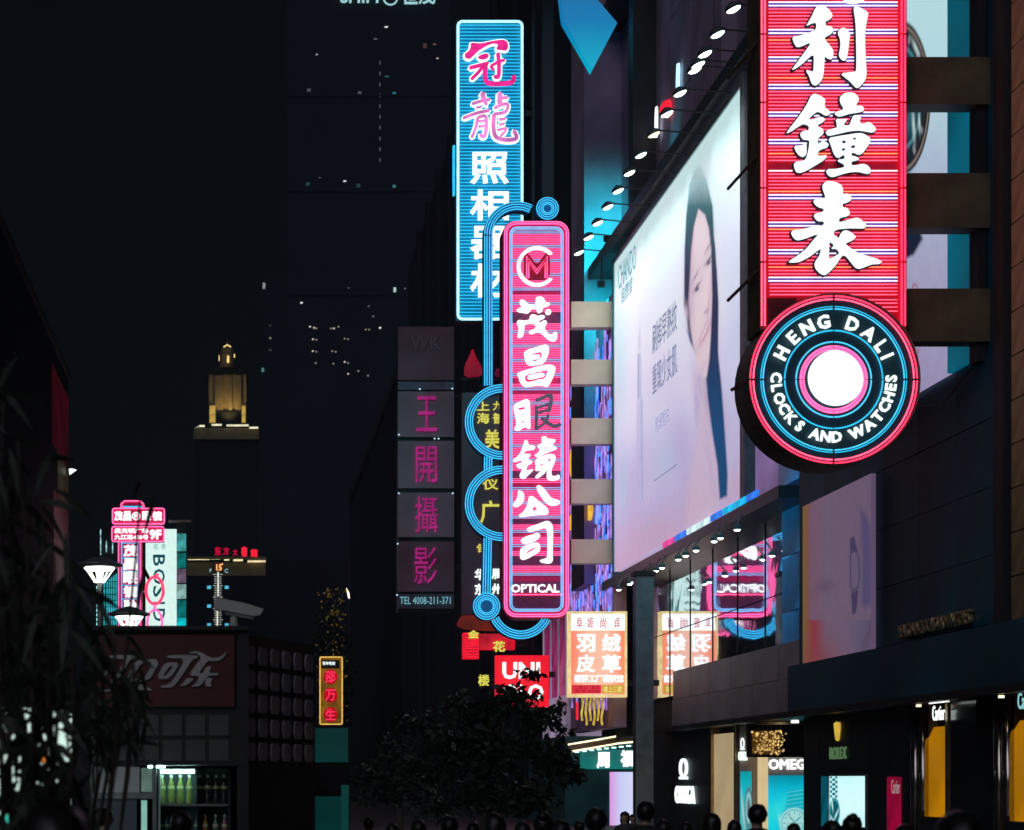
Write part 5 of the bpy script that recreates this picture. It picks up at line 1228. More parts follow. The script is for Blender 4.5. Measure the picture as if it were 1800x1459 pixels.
#==P4==
# ------------------------------------------------------------------ left side: dark block and far neon cluster
T = thing('left_dark_block', (-20, 125, 0), 'dark building at the left edge with dim red panels', 'building')
wbox(T, 'wall', 100, 151, 0, 31.2, -32, -13, M['dark'])
for i, (a, b, z0, z1, c_) in enumerate(((138, 150.6, 24.5, 29.8, (0.022, 0.0, 0.002)), (142, 150.6, 21.6, 24.4, (0.014, 0.011, 0.004)), (139, 150.6, 15, 21.5, (0.018, 0.001, 0.002)))):
    wbox(T, 'dim_panel', a, b, z0, z1, -12.99, -12.95, glow('dim_block_panel%d' % i, c_, 1.0, var=0.6, scale=0.25))
wbox(T, 'parapet', 99.8, 151.2, 31.2, 31.6, -32, -12.8, pbr('dim_olive_parapet', (0.12, 0.10, 0.06), 0.7))
lp = P(122, 834, 148)
G().prism([lp, lp + Vector((0.5, 0, 0.35)), lp + Vector((0.15, 0, 0.45)), lp + Vector((-0.05, 0, 0.4))], (0, 0.3, 0)).build('corner_floodlight', M['l_white'], T)

NY = 150.0
N = thing('small_pink_neon_sign', P(243, 1105, NY), 'far pink neon tower sign with arched top and two wide boards at left', 'neon sign')
fbox(N, 'post_board', (208, 945, 250, 1112), NY, 0.6, M['pinkback'])
G().box(PX(212, NY), PX(246, NY), NY + 0.1, NY + 0.6, 0, PZ(1112, NY)).build('post', M['black'], N)
fbox(N, 'upper_board', (198, 894, 289, 921), NY - 0.2, 0.8, M['pinkback'])
fbox(N, 'lower_board', (197, 926, 288, 952), NY - 0.2, 0.8, M['pinkback'])
slab(N, 'arch_board', [(210, 893), (211, 884), (218, 879), (247, 879), (254, 884), (255, 893)], NY, 0.6, M['pinkback'])
tubes_px(N, 'board_tube', [rrect(198, 894, 289, 921, 4)], NY - 0.2, M['t_pinkhot'], 1.2, 0.1, closed=True)
tubes_px(N, 'board_tube', [rrect(197, 926, 288, 952, 4)], NY - 0.2, M['t_pinkhot'], 1.2, 0.1, closed=True)
tubes_px(N, 'arch_tube', [[(213, 893), (213.5, 886), (219, 881), (246, 881), (252, 886), (253, 893)]], NY, M['t_pinkhot'], 1.3, 0.1)
tubes_px(N, 'arch_tube', [[(216, 891), (250, 891)]], NY, M['t_cyanline'], 1.3, 0.1)
for x, m_ in ((208.5, 't_pinkhot'), (214, 't_cyanline'), (242, 't_cyanline'), (247, 't_pink')):
    tubes_px(N, 'edge_tube', [[(x, 953), (x, 1110)]], NY, M[m_], 1.0, 0.1)
for ch, x0, x1 in (('茂', 201, 216), ('昌', 217, 231), ('M', 236, 243), ('眼', 250, 266), ('镜', 268, 285)):
    fline(N, ch, (x0, 899 if ch != 'M' else 903, x1, 916 if ch != 'M' else 912), NY - 0.25, M['l_whitehot'], bold=0.05, depth=0.1, name='white_character')
tubes_px(N, 'ring_symbol', [circle(239.5, 907.5, 6.5, 16)], NY - 0.25, M['l_whitehot'], 1.0, 0.1, closed=True)
fline(N, '曼克顿广场', (201, 929, 261, 938), NY - 0.25, M['l_whitehot'], bold=0.04, depth=0.1, name='white_character')
fline(N, '九江路450号', (201, 940, 261, 949), NY - 0.25, M['l_whitehot'], bold=0.04, depth=0.1, name='white_character')
fline(N, '9F', (263, 931, 284, 949), NY - 0.25, M['l_whitehot'], bold=0.05, depth=0.1, name='white_letter')
for ch, a, b in (('茂', 958, 979), ('昌', 982, 1002), ('眼', 1005, 1027), ('镜', 1030, 1051), ('验', 1054, 1076), ('光', 1080, 1101)):
    fline(N, ch, (217, a, 242, b), NY - 0.02, M['l_whitehot'], bold=0.045, depth=0.1, name='white_character')
for y_ in (955, 981, 1004, 1029, 1053, 1078): hbar(N, 'divider_tube', 215, 241, y_, NY, M['t_cyanline'], 0.8, 0.06)
# tall white sign with turned letters
BY = 156.0
T = thing('white_vertical_sign', P(282, 1104, BY), 'bright white vertical sign with dark sideways letters beside the small pink neon', 'sign')
fbox(T, 'lit_board', (256, 930, 310, 1104), BY, 0.6, glow('white_board_light', (0.75, 1.0, 0.92), 1.0, var=0.05))
G().box(PX(262, BY), PX(304, BY), BY + 0.1, BY + 0.5, 0, PZ(1104, BY)).build('post', M['black'], T)
RT = RF @ Matrix.Rotation(-math.pi / 2, 3, 'Z')
dt = glow('dark_teal_letter', (0.0, 0.06, 0.09), 1.0)
line(T, 'BOSIDENG', P(269, 976, BY - 0.02), PZ(976, BY) - PZ(1150, BY), PX(290, BY) - PX(269, BY), dt, RT, bold=0.01, depth=0.05) if False else None
for ch, a, b in zip('BOSID', (975, 1000, 1030, 1058, 1070), (995, 1027, 1050, 1062, 1092)):
    me, bb = glyph(ch, 0.015); sx = (PZ(a, BY) - PZ(b, BY)) / (bb[2] - bb[0]); sy = (PX(290, BY) - PX(269, BY)) / (bb[3] - bb[1])
    place('letter', me, P(269, a, BY - 0.02) + RT @ Vector((-bb[0] * sx, -bb[1] * sy, 0)), T, dt, RT @ Matrix.Diagonal((sx, sy, 1)))
for ch, x in (('名', 269), ('表', 283)):
    fline(T, ch, (x, 956, x + 9, 966), BY - 0.02, glow('faint_teal_text', (0.15, 0.45, 0.42), 0.9), depth=0.05, name='small_character')
T = thing('photo_panel_strip', P(318, 1102, BY), 'column of small teal and mauve picture panels right of the white sign', 'sign')
for i, (a, b, c_) in enumerate(((938, 968, (0.05, 0.35, 0.35)), (972, 998, (0.0, 0.16, 0.15)), (1000, 1024, (0.13, 0.09, 0.14)), (1027, 1052, (0.25, 0.45, 0.42)), (1055, 1085, (0.0, 0.16, 0.17)), (1086, 1102, (0.0, 0.55, 0.6)))):
    fbox(T, 'picture_panel', (311, a, 327, b), BY + 0.1, 0.3, glow('picture_light%d' % i, c_, 0.8, var=0.7, scale=1.2))
fbox(T, 'back_frame', (310.5, 920, 328, 1104), BY + 0.42, 0.2, M['black'])
G().box(PX(312, BY), PX(326, BY), BY + 0.45, BY + 0.6, 0, PZ(1104, BY)).build('post', M['black'], T)
fbox(T, 'roof_rail', (296, 914, 336, 918), BY + 0.5, 0.3, pbr('rosy_rail', (0.4, 0.3, 0.3), 0.5))
# magenta spectacles
T = thing('neon_spectacles', P(272, 1100, 146), 'magenta neon spectacles turned on end beside the small pink sign', 'neon sign')
tubes_px(T, 'lens_ring', [[(272 + 15 * math.cos(t * 0.3142), 1038 - 24 * math.sin(t * 0.3142)) for t in range(20)]], 146, M['t_edge'], 2.6, 0, closed=True, n=8)
tubes_px(T, 'lens_ring', [[(272 + 13 * math.cos(t * 0.3142), 1094 - 22 * math.sin(t * 0.3142)) for t in range(20)]], 146, M['t_pinkhot'], 2.2, 0, closed=True, n=8)
tubes_px(T, 'bridge', [[(275, 1016), (277, 1008)]], 146, M['t_edge'], 2.4, 0)
G().tube([P(272, 1062, 146), P(272, 1072, 146)], 0.1).build('bridge', M['t_pinkhot'], T)
G().tube([P(262, 1018, 146), P(252, 998, 146)], 0.12).build('temple', M['black'], T)
G().tube([P(258, 1040, 146), P(248, 1040, 149.9)], 0.06).build('bracket', M['black'], T)
# teal lattice tower behind the lamp
T = thing('teal_lattice', P(190, 1108, 165), 'teal lit lattice screen behind the left street lamp', 'light screen')
tl = glow('teal_lattice_light', (0.03, 0.55, 0.62), 0.8, var=0.8, scale=0.5)
for x in (182, 187, 191, 195, 199, 203): fbox(T, 'upright', (x, 1008 + (203 - x) * 0.8, x + 2.2, 1106), 165, 0.2, tl)
for y_ in range(1022, 1104, 11): fbox(T, 'cross_bar', (181, y_, 205, y_ + 1.2), 164.9, 0.08, M['black'])
for x, a in ((176, 930), (186, 950), (197, 952)):
    fbox(T, 'light_line', (x, a, x + 1.6, a + 45 if x < 180 else a + 20), 164.8, 0.2, glow('pale_teal_line', (0.5, 0.9, 0.95), 0.8, var=0.8, scale=3))
G().box(PX(180, 165), PX(206, 165), 165.25, 165.5, 0, PZ(945, 165)).build('back_frame', M['black'], T)

# ------------------------------------------------------------------ building at the end of the street
EY = 175.0
T = thing('street_end_building', (1, EY, 0), 'dark building closing the street with a warm lit cornice', 'building')
fbox(T, 'wall', (318, 985, 612, 1400), EY, 12, M['far'])
G().box(PX(318, EY), PX(612, EY), EY, EY + 12, 0, PZ(1400, EY)).build('base', M['dark'], T)
lx = glow('warm_cornice_light', (0.95, 0.80, 0.45), 1.0, var=0.5, scale=0.8)
for a, b, y_ in ((330, 368, 981), (371, 387, 980), (394, 403, 982), (410, 427, 983), (435, 467, 985)):
    fbox(T, 'cornice_light', (a, y_, b, y_ + 3), EY - 0.35, 0.2, lx)
fbox(T, 'cornice', (329, 978, 468, 982), EY - 0.8, 0.79, M['paleconcrete'])
fbox(T, 'frieze', (329, 989, 467, 1012), EY - 0.05, 0.04, M['paleconcrete'])
T = thing('red_roof_lettering', P(417, 980, EY), 'row of five red glowing characters standing on the lit cornice', 'lettering')
for ch, bx in zip('东方文書館', ((377, 961, 389, 977), (392, 962, 403, 976), (409, 966, 418, 977), (424, 961, 435, 980), (440, 965, 453, 981))):
    fline(T, ch, bx, EY - 0.5, M['l_red'] if ch in '書館' else glow('dim_red_letter', (0.62, 0.0, 0.04), 0.8), bold=0.05, depth=0.12, name='red_character')
fbox(T, 'support_rail', (374, 977, 456, 979), EY - 0.35, 0.1, M['black'])
TH = thing('thermometer_sign', P(383, 1108, 168), 'tall lit thermometer display with orange digits and blue scale marks', 'display')
fbox(TH, 'board', (374, 988, 392, 1112), 168.1, 0.2, M['black'])
G().box(PX(380, 168), PX(386, 168), 168.1, 168.3, 0, PZ(1112, 168)).build('post', M['black'], TH)
fbox(TH, 'digit_board', (377, 989, 392, 1004), 168, 0.09, glow('dark_red_board_light', (0.06, 0.003, 0.0), 0.8))
fline(TH, '15', (380, 992, 390, 1003), 167.98, M['l_orange'], bold=0.03, depth=0.08, name='digit')
fbox(TH, 'degree_dot', (389.5, 990, 392, 992.5), 167.9, 0.05, M['l_orange'])
fline(TH, 'C', (395, 1000, 401, 1007), 168, glow('pale_blue_text', (0.35, 0.75, 0.85), 0.9), depth=0.08)
fline(TH, 'F', (368.5, 1000, 372, 1006), 168, glow('pale_blue_text', (0.35, 0.75, 0.85), 0.9), depth=0.08)
fbox(TH, 'column_light', (382.2, 1005, 384.6, 1048), 168, 0.08, glow('cream_column', (0.9, 0.95, 0.8), 1.0, var=0.2))
fbox(TH, 'column_light', (381, 1074, 383.4, 1106), 168, 0.08, glow('cream_column', (0.9, 0.95, 0.8), 1.0, var=0.2))
for k in range(24):
    y_ = 1009 + k * 4.0; wd = 8.5 if k % 5 == 0 else 6
    fbox(TH, 'scale_tick', (383 - wd, y_, 381, y_ + 1.1), 168.02, 0.06, glow('tick_light', (0.7, 0.75, 0.7), 0.6, var=0.4))
    fbox(TH, 'scale_tick', (385.5, y_, 384 + wd - 1, y_ + 1.1), 168.02, 0.06, MATS['tick_light'])
for y_ in (1032, 1065, 1098):
    for x in (364, 395): fbox(TH, 'scale_number', (x, y_ - 2.5, x + 7, y_ + 3), 168.02, 0.06, glow('blue_scale_number', (0.1, 0.6, 0.85), 0.8, var=0.5, scale=4))
# vertical gold-framed sign and fairy-light tree at its side
SG = thing('gold_framed_sign', P(582, 1278, 165), 'small vertical gold-framed sign with red neon characters left of the dark street', 'sign')
fbox(SG, 'back_board', (563, 1156, 601, 1272), 165.1, 0.4, glow('amber_board', (0.40, 0.17, 0.01), 0.45, var=0.5, scale=1))
fbox(SG, 'header_board', (565, 1160, 597, 1175), 165, 0.09, M['black'])
tubes_px(SG, 'frame_tube', [rrect(562.5, 1155, 601.5, 1273, 2, 2)], 165, M['l_gold'], 1.0, 0, closed=True)
fline(SG, '百年老店', (567, 1163, 589, 1169), 164.97, M['l_white'], bold=0.03, depth=0.06, name='white_character')
for ch, c_ in zip('邵万生', (1190, 1222, 1256)):
    slab(SG, 'red_plaque', [(581 + 13 * math.cos(math.radians(22.5 + 45 * k)), c_ + 14 * math.sin(math.radians(22.5 + 45 * k))) for k in range(8)], 165.02, 0.08, glow('red_plaque', (0.55, 0.0, 0.01), 0.8, var=0.4, scale=1))
    fline(SG, ch, (572, c_ - 10, 590, c_ + 10), 164.9, glow('hot_pink_char', (1.0, 0.03, 0.10), 1.1), bold=0.02, depth=0.06, name='neon_character')
G().box(PX(580, 165), PX(584, 165), 165.2, 165.4, 0, PZ(1272, 165)).build('post', M['black'], SG)

def leaf_crown(name, parent, mat, centre, rad, n, size, seed, lance=False, squash=None):
    r3 = random.Random(seed); g = G()
    for i in range(n):
        while True:
            v = Vector((r3.uniform(-1, 1), r3.uniform(-1, 1), r3.uniform(-1, 1)))
            if v.length < 1: break
        f = 0.82 + 0.3 * math.sin(5 * v.x + 3 * v.z + seed) * math.cos(4 * v.z + 2 * v.y)
        p = Vector(centre) + Vector((v.x * rad[0], v.y * rad[1], v.z * rad[2])) * f
        d = Vector((r3.uniform(-1, 1), r3.uniform(-1, 1), r3.uniform(-1, 0.4))).normalized()
        u = d.cross(Vector((r3.uniform(-1, 1), r3.uniform(-1, 1), r3.uniform(-1, 1)))).normalized()
        s_ = size * r3.uniform(0.6, 1.3); wd = s_ * (0.11 if lance else 0.28)
        g.add([p, p + d * s_ * 0.45 + u * wd, p + d * s_, p + d * s_ * 0.45 - u * wd], [(0, 1, 2, 3)])
    o = g.build(name, mat, parent, recalc=False); o['kind'] = 'stuff'
    return o
def limbs(parent, mat, base, tips, r0, name='trunk'):
    g = G(); b = Vector(base); r3 = random.Random(len(tips))
    fork = b + Vector((0.02, 0, (min(t[2] for t in tips) - b.z) * 0.55))
    g.tube([b, b.lerp(fork, 0.5) + Vector((0.04, 0, 0)), fork], [r0 * 1.25, r0, r0 * 0.85], 8)
    for t in tips:
        t = Vector(t); m_ = fork.lerp(t, 0.5) + Vector((r3.uniform(-.2, .2), r3.uniform(-.2, .2), 0.1))
        g.tube([fork, m_, t], [r0 * 0.7, r0 * 0.4, r0 * 0.1], 6)
    return g.build(name, mat, parent, smooth=True)
T = thing('fairy_light_tree', (PX(588, 170), 170, 0), 'small tree strung with gold fairy lights behind the gold-framed sign', 'tree')
cpt = P(585, 1170, 170)
limbs(T, M['bark'], (cpt.x, 170, 0), [(cpt.x - 1, 170, cpt.z + 3), (cpt.x + 1, 170.5, cpt.z + 2), (cpt.x, 169.5, cpt.z + 4)], 0.25)
leaf_crown('crown', T, M['leaf'], cpt, (1.9, 1.5, 6.0), 2600, 0.5, 4)
cg = G(); r2 = random.Random(9)
for i in range(230):
    x = r2.gauss(588, 14); y_ = r2.uniform(1035, 1275)
    if x > 611 or x < 556: continue
    p = P(x, y_, 168.4 + r2.uniform(-0.5, 2.0)); s_ = r2.uniform(0.04, 0.13)
    cg.lathe((p.x, p.y, p.z), [(0.01, 0), (s_, s_), (0.01, 2 * s_)], 5)
cg.build('fairy_lights', glow('fairy_light', (0.40, 0.25, 0.04), 0.16, var=0.95, scale=1.2), T)['kind'] = 'stuff'
gd = G().prism([P(609, 1033, 168), P(614, 1042, 168), P(615, 1052, 168), P(612, 1050, 168)], (0, 0.3, 0)).build('gold_ornament', M['l_warm'], T)

# ------------------------------------------------------------------ far skyline
DYY = 330.0
T = thing('domed_tower_building', P(397, 1000, DYY) * 1, 'distant old tower with yellow lit columns, small dome and white lit ledge', 'building')
T.location.z = 0; WO[T] = Vector(T.location)
G().box(PX(342, DYY), PX(453, DYY), DYY, DYY + 12, 0, PZ(772, DYY)).build('lower_block', M['far'], T)
fbox(T, 'ledge', (340, 752, 455, 772), DYY - 0.6, 11, M['paleconcrete'])
for a, b, y_ in ((350, 360, 747), (372, 390, 745), (398, 437, 746), (438, 454, 750)):
    fbox(T, 'ledge_light', (a, y_, b, y_ + 3), DYY - 1.2, 0.3, glow('ledge_lamp', (1.0, 0.95, 0.65), 0.9, var=0.5, scale=0.6))
G().prism([P(340, 753, DYY), P(349, 748, DYY + 3), P(349, 752, DYY + 3), P(340, 772, DYY)], (0, 0.3, 0)).build('ledge_light', glow('ledge_lamp_dim', (0.45, 0.42, 0.36), 0.6, var=0.7, scale=0.5), T)
fbox(T, 'tower_shaft', (367, 655, 433, 745), DYY + 1, 7, M['paleconcrete'])
fbox(T, 'tower_cap', (363, 648, 437, 656), DYY + 0.6, 8, M['dark'])
for a, b in ((378, 392), (402, 408), (414, 424)):
    fbox(T, 'pilaster', (a, 660, b, 738), DYY + 0.6, 0.4, M['paleconcrete'])
fbox(T, 'balcony', (381, 724, 424, 744), DYY + 0.2, 0.8, M['dark'])
for a, b in ((368.5, 378.5), (425, 431.5)):
    fbox(T, 'lit_column', (a, 713, b, 728), DYY + 0.5, 0.45, glow('amber_column_light', (0.55, 0.36, 0.07), 0.9, var=0.3, scale=0.8))
    fbox(T, 'lit_column', (a, 729.5, b, 742), DYY + 0.5, 0.45, MATS['amber_column_light'])
ld = bpy.data.lights.new('lamp_light', 'SPOT'); lo = bpy.data.objects.new('lamp_light', ld); COL.objects.link(lo)
ld.energy = 1300; ld.color = (1.0, 0.70, 0.22); ld.spot_size = math.radians(100); ld.spot_blend = 1; ld.shadow_soft_size = 0.5
lo.parent = T; lo.location = P(402, 738, DYY - 1.5) - WO[T]; lo.rotation_euler = (Vector((0, 3.2, 5)).to_track_quat('-Z', 'Y')).to_euler()
c0 = P(399.5, 648, DYY + 4.5)
k_ = DYY / F
G().lathe(c0, [(14 * k_, 0), (14 * k_, 9 * k_), (12 * k_, 12 * k_), (11 * k_, 26 * k_), (12.5 * k_, 28 * k_), (10 * k_, 36 * k_), (5 * k_, 42 * k_), (1.2 * k_, 45 * k_), (0.5 * k_, 55 * k_)], 14).build('cupola_dome', M['paleconcrete'], T)
wl = glow('cupola_lamp', (1.0, 0.72, 0.25), 1.1, var=0.3, scale=1)
for a, b, y0, y1 in ((399, 403, 625, 637), (384.5, 386, 624, 634), (411, 413, 622, 628)):
    fbox(T, 'cupola_light', (a, y0, b, y1), DYY + 2.6, 0.3, wl)
G().tube([P(393, 610, DYY + 2.6), P(399.5, 606, DYY + 2.6), P(406, 610, DYY + 2.6)], 0.12).build('cupola_light', wl, T)

TY = 480.0
T = thing('dark_skyscraper', (PX(640, TY), TY, 0), 'tall dark skyscraper with scattered tiny lights and lettering at its crown', 'building')
fbox(T, 'shaft', (505, -60, 792, 1380), TY, 40, M['far'])
fbox(T, 'shaft_wing', (462, 480, 504, 1380), TY + 3, 30, M['far'])
for y_ in (165, 332, 515): fbox(T, 'ledge', (503, y_, 795, y_ + 4), TY - 0.5, 0.49, M['far'])
crown = glow('crown_letter', (0.45, 0.85, 0.90), 0.9)
fline(T, 'SHIM', (598, -16, 665, 6), TY - 0.5, crown, bold=0.02, depth=0.4)
tubes_px(T, 'ring_symbol', [circle(686, -2, 12)], TY, crown, 1.6, 0.6, closed=True)
for ch, x in (('世', 706), ('茂', 736)): fline(T, ch, (x, -20, x + 29, 8), TY - 0.5, crown, bold=0.02, depth=0.4, name='crown_character')
def lightpt(x, y_, s_, c_, h=None):
    nm = 'tower_light_%d_%d_%d' % tuple(int(v * 20) for v in c_)
    fbox(T, 'lit_window', (x - s_, y_ - (h or s_), x + s_, y_ + (h or s_)), TY - 0.3, 0.25, glow(nm, c_, 1.0, var=0.3))
for x, y_, s_, c_, h in ((679, 47, 3, (.9, 1, 1), 0.8), (557, 95.5, 2, (.4, .4, .45), 0.8), (660, 68, 3, (.12, .13, .15), 0.7), (764, 77.5, 2.5, (.2, .1, .1), 0.9), (747, 80, 3, (.08, .03, .03), 4), (769, 102, 2, (.5, .45, .4), 0.8), (680, 134, 3.5, (.02, .15, .14), 0.7), (543, 158, 3.2, (.06, .07, .08), 2.5), (632, 163, 3, (.08, .09, .10), 2.5), (693, 164, 2.8, (.02, .22, .28), 2.2), (781, 167, 2.8, (.02, .16, .22), 2.0), (541, 323, 3.2, (.01, .05, .05), 3), (630, 326, 3, (.02, .06, .06), 3), (693, 327, 2.8, (.04, .18, .17), 2.3), (779, 330, 2.8, (.02, .10, .10), 2.6), (606, 318, 2.6, (.9, 1, 1), 0.8), (562, 312, 2, (.06, .07, .07), 0.8), (694, 509, 2.2, (.5, .7, .65), 4), (530, 532, 2.2, (.8, .8, .8), 1.2), (712, 507, 1.5, (.1, .13, .13), 1), (613, 506, 1.5, (.05, .05, .05), 1), (648, 538, 2, (.06, .06, .06), 1.4), (656, 556, 1.8, (.12, .12, .12), 1.2), (668, 576, 1.8, (.9, .95, .9), 1.3), (545, 574, 1.6, (.8, .8, .8), 1.0)):
    lightpt(x, y_, s_, c_, h)
for y_ in range(110, 290, 19): lightpt(668, y_, 1.2, (.05, .055, .06), 3.2)
for x, y_ in ((552, 576), (556, 577), (582, 577), (587, 577), (595, 574), (550, 596), (556, 597), (612, 596), (606, 595), (550, 617), (556, 618), (584, 617), (590, 618), (555, 638), (586, 639), (606, 636), (612, 638), (643, 579), (649, 579), (630, 652), (647, 660), (612, 657)):
    lightpt(x, y_, 1.5, (.22, .20, .18) if (x + y_) % 3 else (.6, .55, .5), 1.2)
T2 = T; T = T2
for x, y_, s_, c_, h in ((464, 502, 2.2, (.3, .35, .36), 5), (462, 650, 2.4, (.06, .22, .20), 3.5), (475, 572, 1.8, (.03, .03, .03), 1.5), (475, 594, 1.8, (.2, .2, .18), 1.5), (475, 615, 1.8, (.05, .05, .05), 1.5)):
    nm = 'wing_light_%d' % y_
    fbox(T, 'lit_window', (x - s_, y_ - h, x + s_, y_ + h), TY + 2.6, 0.3, glow(nm, c_, 1.0, var=0.4))

# ------------------------------------------------------------------ street lamps
def street_lamp(px, py, Y, label, sc_=1.0):
    p = P(px, py, Y)
    T = thing('street_lamp', (p.x, Y, 0), label, 'street lamp', 'street lamps on the left')
    G().lathe((p.x, Y, 0), [(0.12, 0), (0.10, 0.4), (0.06, 0.5), (0.05, p.z - 0.25)], 12).build('pole', M['black'], T, smooth=True)
    G().lathe((p.x, Y, p.z + 0.02), [(0.28 * sc_, 0), (0.47 * sc_, 0.04), (0.45 * sc_, 0.08), (0.16 * sc_, 0.2), (0.05, 0.23)], 20).build('hood', M['steel'], T, smooth=True)
    G().lathe((p.x, Y, p.z - 0.02), [(0.28 * sc_, 0), (0.31 * sc_, 0.035)], 20).build('light_ring', M['l_lamp'], T)
    G().lathe((p.x, Y, p.z - 0.27), [(0.11 * sc_, 0), (0.13 * sc_, 0.05)], 14).build('lamp_base', M['l_lamp'], T)
    for k in range(6):
        t = k * math.pi / 3 + 0.3
        G().tube([(p.x + 0.12 * sc_ * math.cos(t), Y + 0.12 * sc_ * math.sin(t), p.z - 0.23), (p.x + 0.27 * sc_ * math.cos(t), Y + 0.27 * sc_ * math.sin(t), p.z - 0.02)], 0.018).build('glazing_bar', glow('lit_glazing_bar', (0.9, 1.0, 0.85), 1.6), T)
    G().lathe((p.x, Y, p.z - 0.2), [(0.05, 0), (0.06, 0.1), (0.03, 0.16)], 10).build('bulb', M['l_lamp'], T)
    return T
street_lamp(175, 1000, 41, 'street lamp with wide hood and glowing glass cone left of the pink neon')
street_lamp(227, 1086, 45, 'lower street lamp with wide hood in front of the small pink neon sign', 1.0)
for i in range(9):
    fbox(bpy.data.objects['street_lamp'], 'pole_light', (169.5, 1030 + i * 8, 170.8, 1035 + i * 8), 40.9, 0.02, glow('pole_led', (0.4, 0.9, 0.9), 1.0, var=0.6, scale=5))

# ------------------------------------------------------------------ drinks kiosk (Y = 20)
KY = 20.0
T = thing('drinks_kiosk', (PX(300, KY), KY + 1, 0), 'dark wooden drinks kiosk with lattice walls and red sign board', 'kiosk')
x0, x1, x2 = PX(158, KY), PX(426, KY), PX(552, KY)
zt = PZ(1108, KY); z_gr = PZ(1345, KY)
wbox(T, 'roof_slab', KY - 0.08, KY + 3, zt, zt + 0.04, x0 - 0.05, x1 + 0.05, M['black'])
wbox(T, 'header_wall', KY + 0.02, KY + 0.12, z_gr, zt - 0.001, x0, x1, M['wood'])
wbox(T, 'side_wall', KY + 0.121, KY + 3, 0, zt - 0.002, x0, x0 + 0.08, M['wood'])
wbox(T, 'rear_wall', KY + 2.9, KY + 3, 0, zt - 0.002, x0 + 0.081, x1, M['wood'])
wbox(T, 'counter', KY + 0.0, KY + 0.35, 0, 1.0, x0, x1, M['wood'])
wbox(T, 'corner_post', KY - 0.03, KY + 0.13, 0, zt - 0.003, x1 - 0.02, x1 + 0.06, M['wood'])
fbox(T, 'sign_board', (165, 1116, 412, 1242), KY - 0.03, 0.045, M['cokered'])
ZC = (150, 1130, 6.923)
for nm, polys in (('lettering_stroke', [[(290,150),(615,150),(600,192),(550,195),(440,400),(360,470),(300,525),(290,480),(420,330),(480,195),(310,190)]]), ('lettering_stroke', [[(160,300),(300,300),(230,440),(105,440)], [(205,335),(250,335),(200,410),(150,410)]]), ('lettering_stroke', [[(610,200),(925,200),(770,475),(490,475)], [(690,235),(830,235),(720,440),(560,440)]]), ('lettering_swoosh', [[(480,550),(540,515),(640,500),(720,520),(780,550),(820,585),(760,580),(700,570),(640,590),(560,575)]]), ('lettering_swoosh', [[(125,560),(200,580),(440,540),(430,575),(340,590),(180,600)]]),
    ('lettering_stroke', [[(1010,150),(1380,150),(1365,190),(1310,195),(1110,500),(1050,545),(920,545),(910,530),(1000,510),(1060,470),(1225,190),(985,185)]]), ('lettering_stroke', [[(960,240),(1155,240),(1030,440),(870,440)], [(1030,280),(1075,280),(985,400),(945,400)]]),
    ('lettering_stroke', [[(1245,130),(1330,100),(1420,120),(1480,160),(1540,185),(1620,180),(1690,140),(1730,95),(1700,160),(1640,215),(1560,225),(1490,215),(1380,370),(1430,370),(1470,290),(1540,285),(1500,370),(1625,370),(1620,395),(1490,400),(1400,530),(1280,535),(1340,500),(1395,405),(1270,400),(1300,330),(1420,180),(1350,125)]]), ('lettering_stroke', [[(1230,430),(1335,430),(1230,520),(1140,530),(1200,490)]]), ('lettering_stroke', [[(1470,430),(1550,430),(1525,480),(1540,535),(1470,530),(1455,480)]])):
    shape(T, nm, polys, ZC, KY - 0.035, M['silver'], 0.02)
# lattice panes under the sign
pane = pbr('lattice_pane', (0.07, 0.07, 0.08), 0.5, scale=3)
for c in range(6):
    for r in range(2):
        a = 163 + c * 41; b = 1257 + r * 44
        fbox(T, 'lattice_pane', (a, b, a + 34, b + 36), KY + 0.005, 0.014, pane)
# slanted lattice wall to the right
ang = math.atan2(1.8, 0.76)
ux = Vector((0.76, 1.8, 0)).normalized(); L_ = math.hypot(0.76, 1.8)
p0 = Vector((x1 + 0.06, KY + 0.0, 0))
g = G(); nrm = Vector((ux.y, -ux.x, 0))
q0 = p0 + nrm * -0.06
g.prism([q0, q0 + ux * L_, q0 + ux * L_ + Vector((0, 0, zt - 0.03)), q0 + Vector((0, 0, zt - 0.03))], -nrm * 0.06); g.build('lattice_wall', M['wood'], T)
zl0, zl1 = PZ(1342, KY), PZ(1128, KY)
for c in range(6):
    for r in range(5):
        s0 = (c + 0.16) / 6 * L_ * 0.98; s1 = (c + 0.84) / 6 * L_ * 0.98
        a = zl0 + (r + 0.12) / 5 * (zl1 - zl0); b = zl0 + (r + 0.88) / 5 * (zl1 - zl0)
        pts = []
        for (ss, zz) in ((s0 + 0.03, a), (s1 - 0.03, a), (s1, a + 0.05), (s1, b - 0.05), (s1 - 0.03, b), (s0 + 0.03, b), (s0, b - 0.05), (s0, a + 0.05)):
            pts.append(p0 + ux * ss + Vector((0, 0, zz)) - nrm * 0.055)
        G().prism(pts, nrm * 0.02).build('lattice_side_pane', pbr('lattice_side_pane', (0.42, 0.38, 0.44), 0.5, scale=3), T)
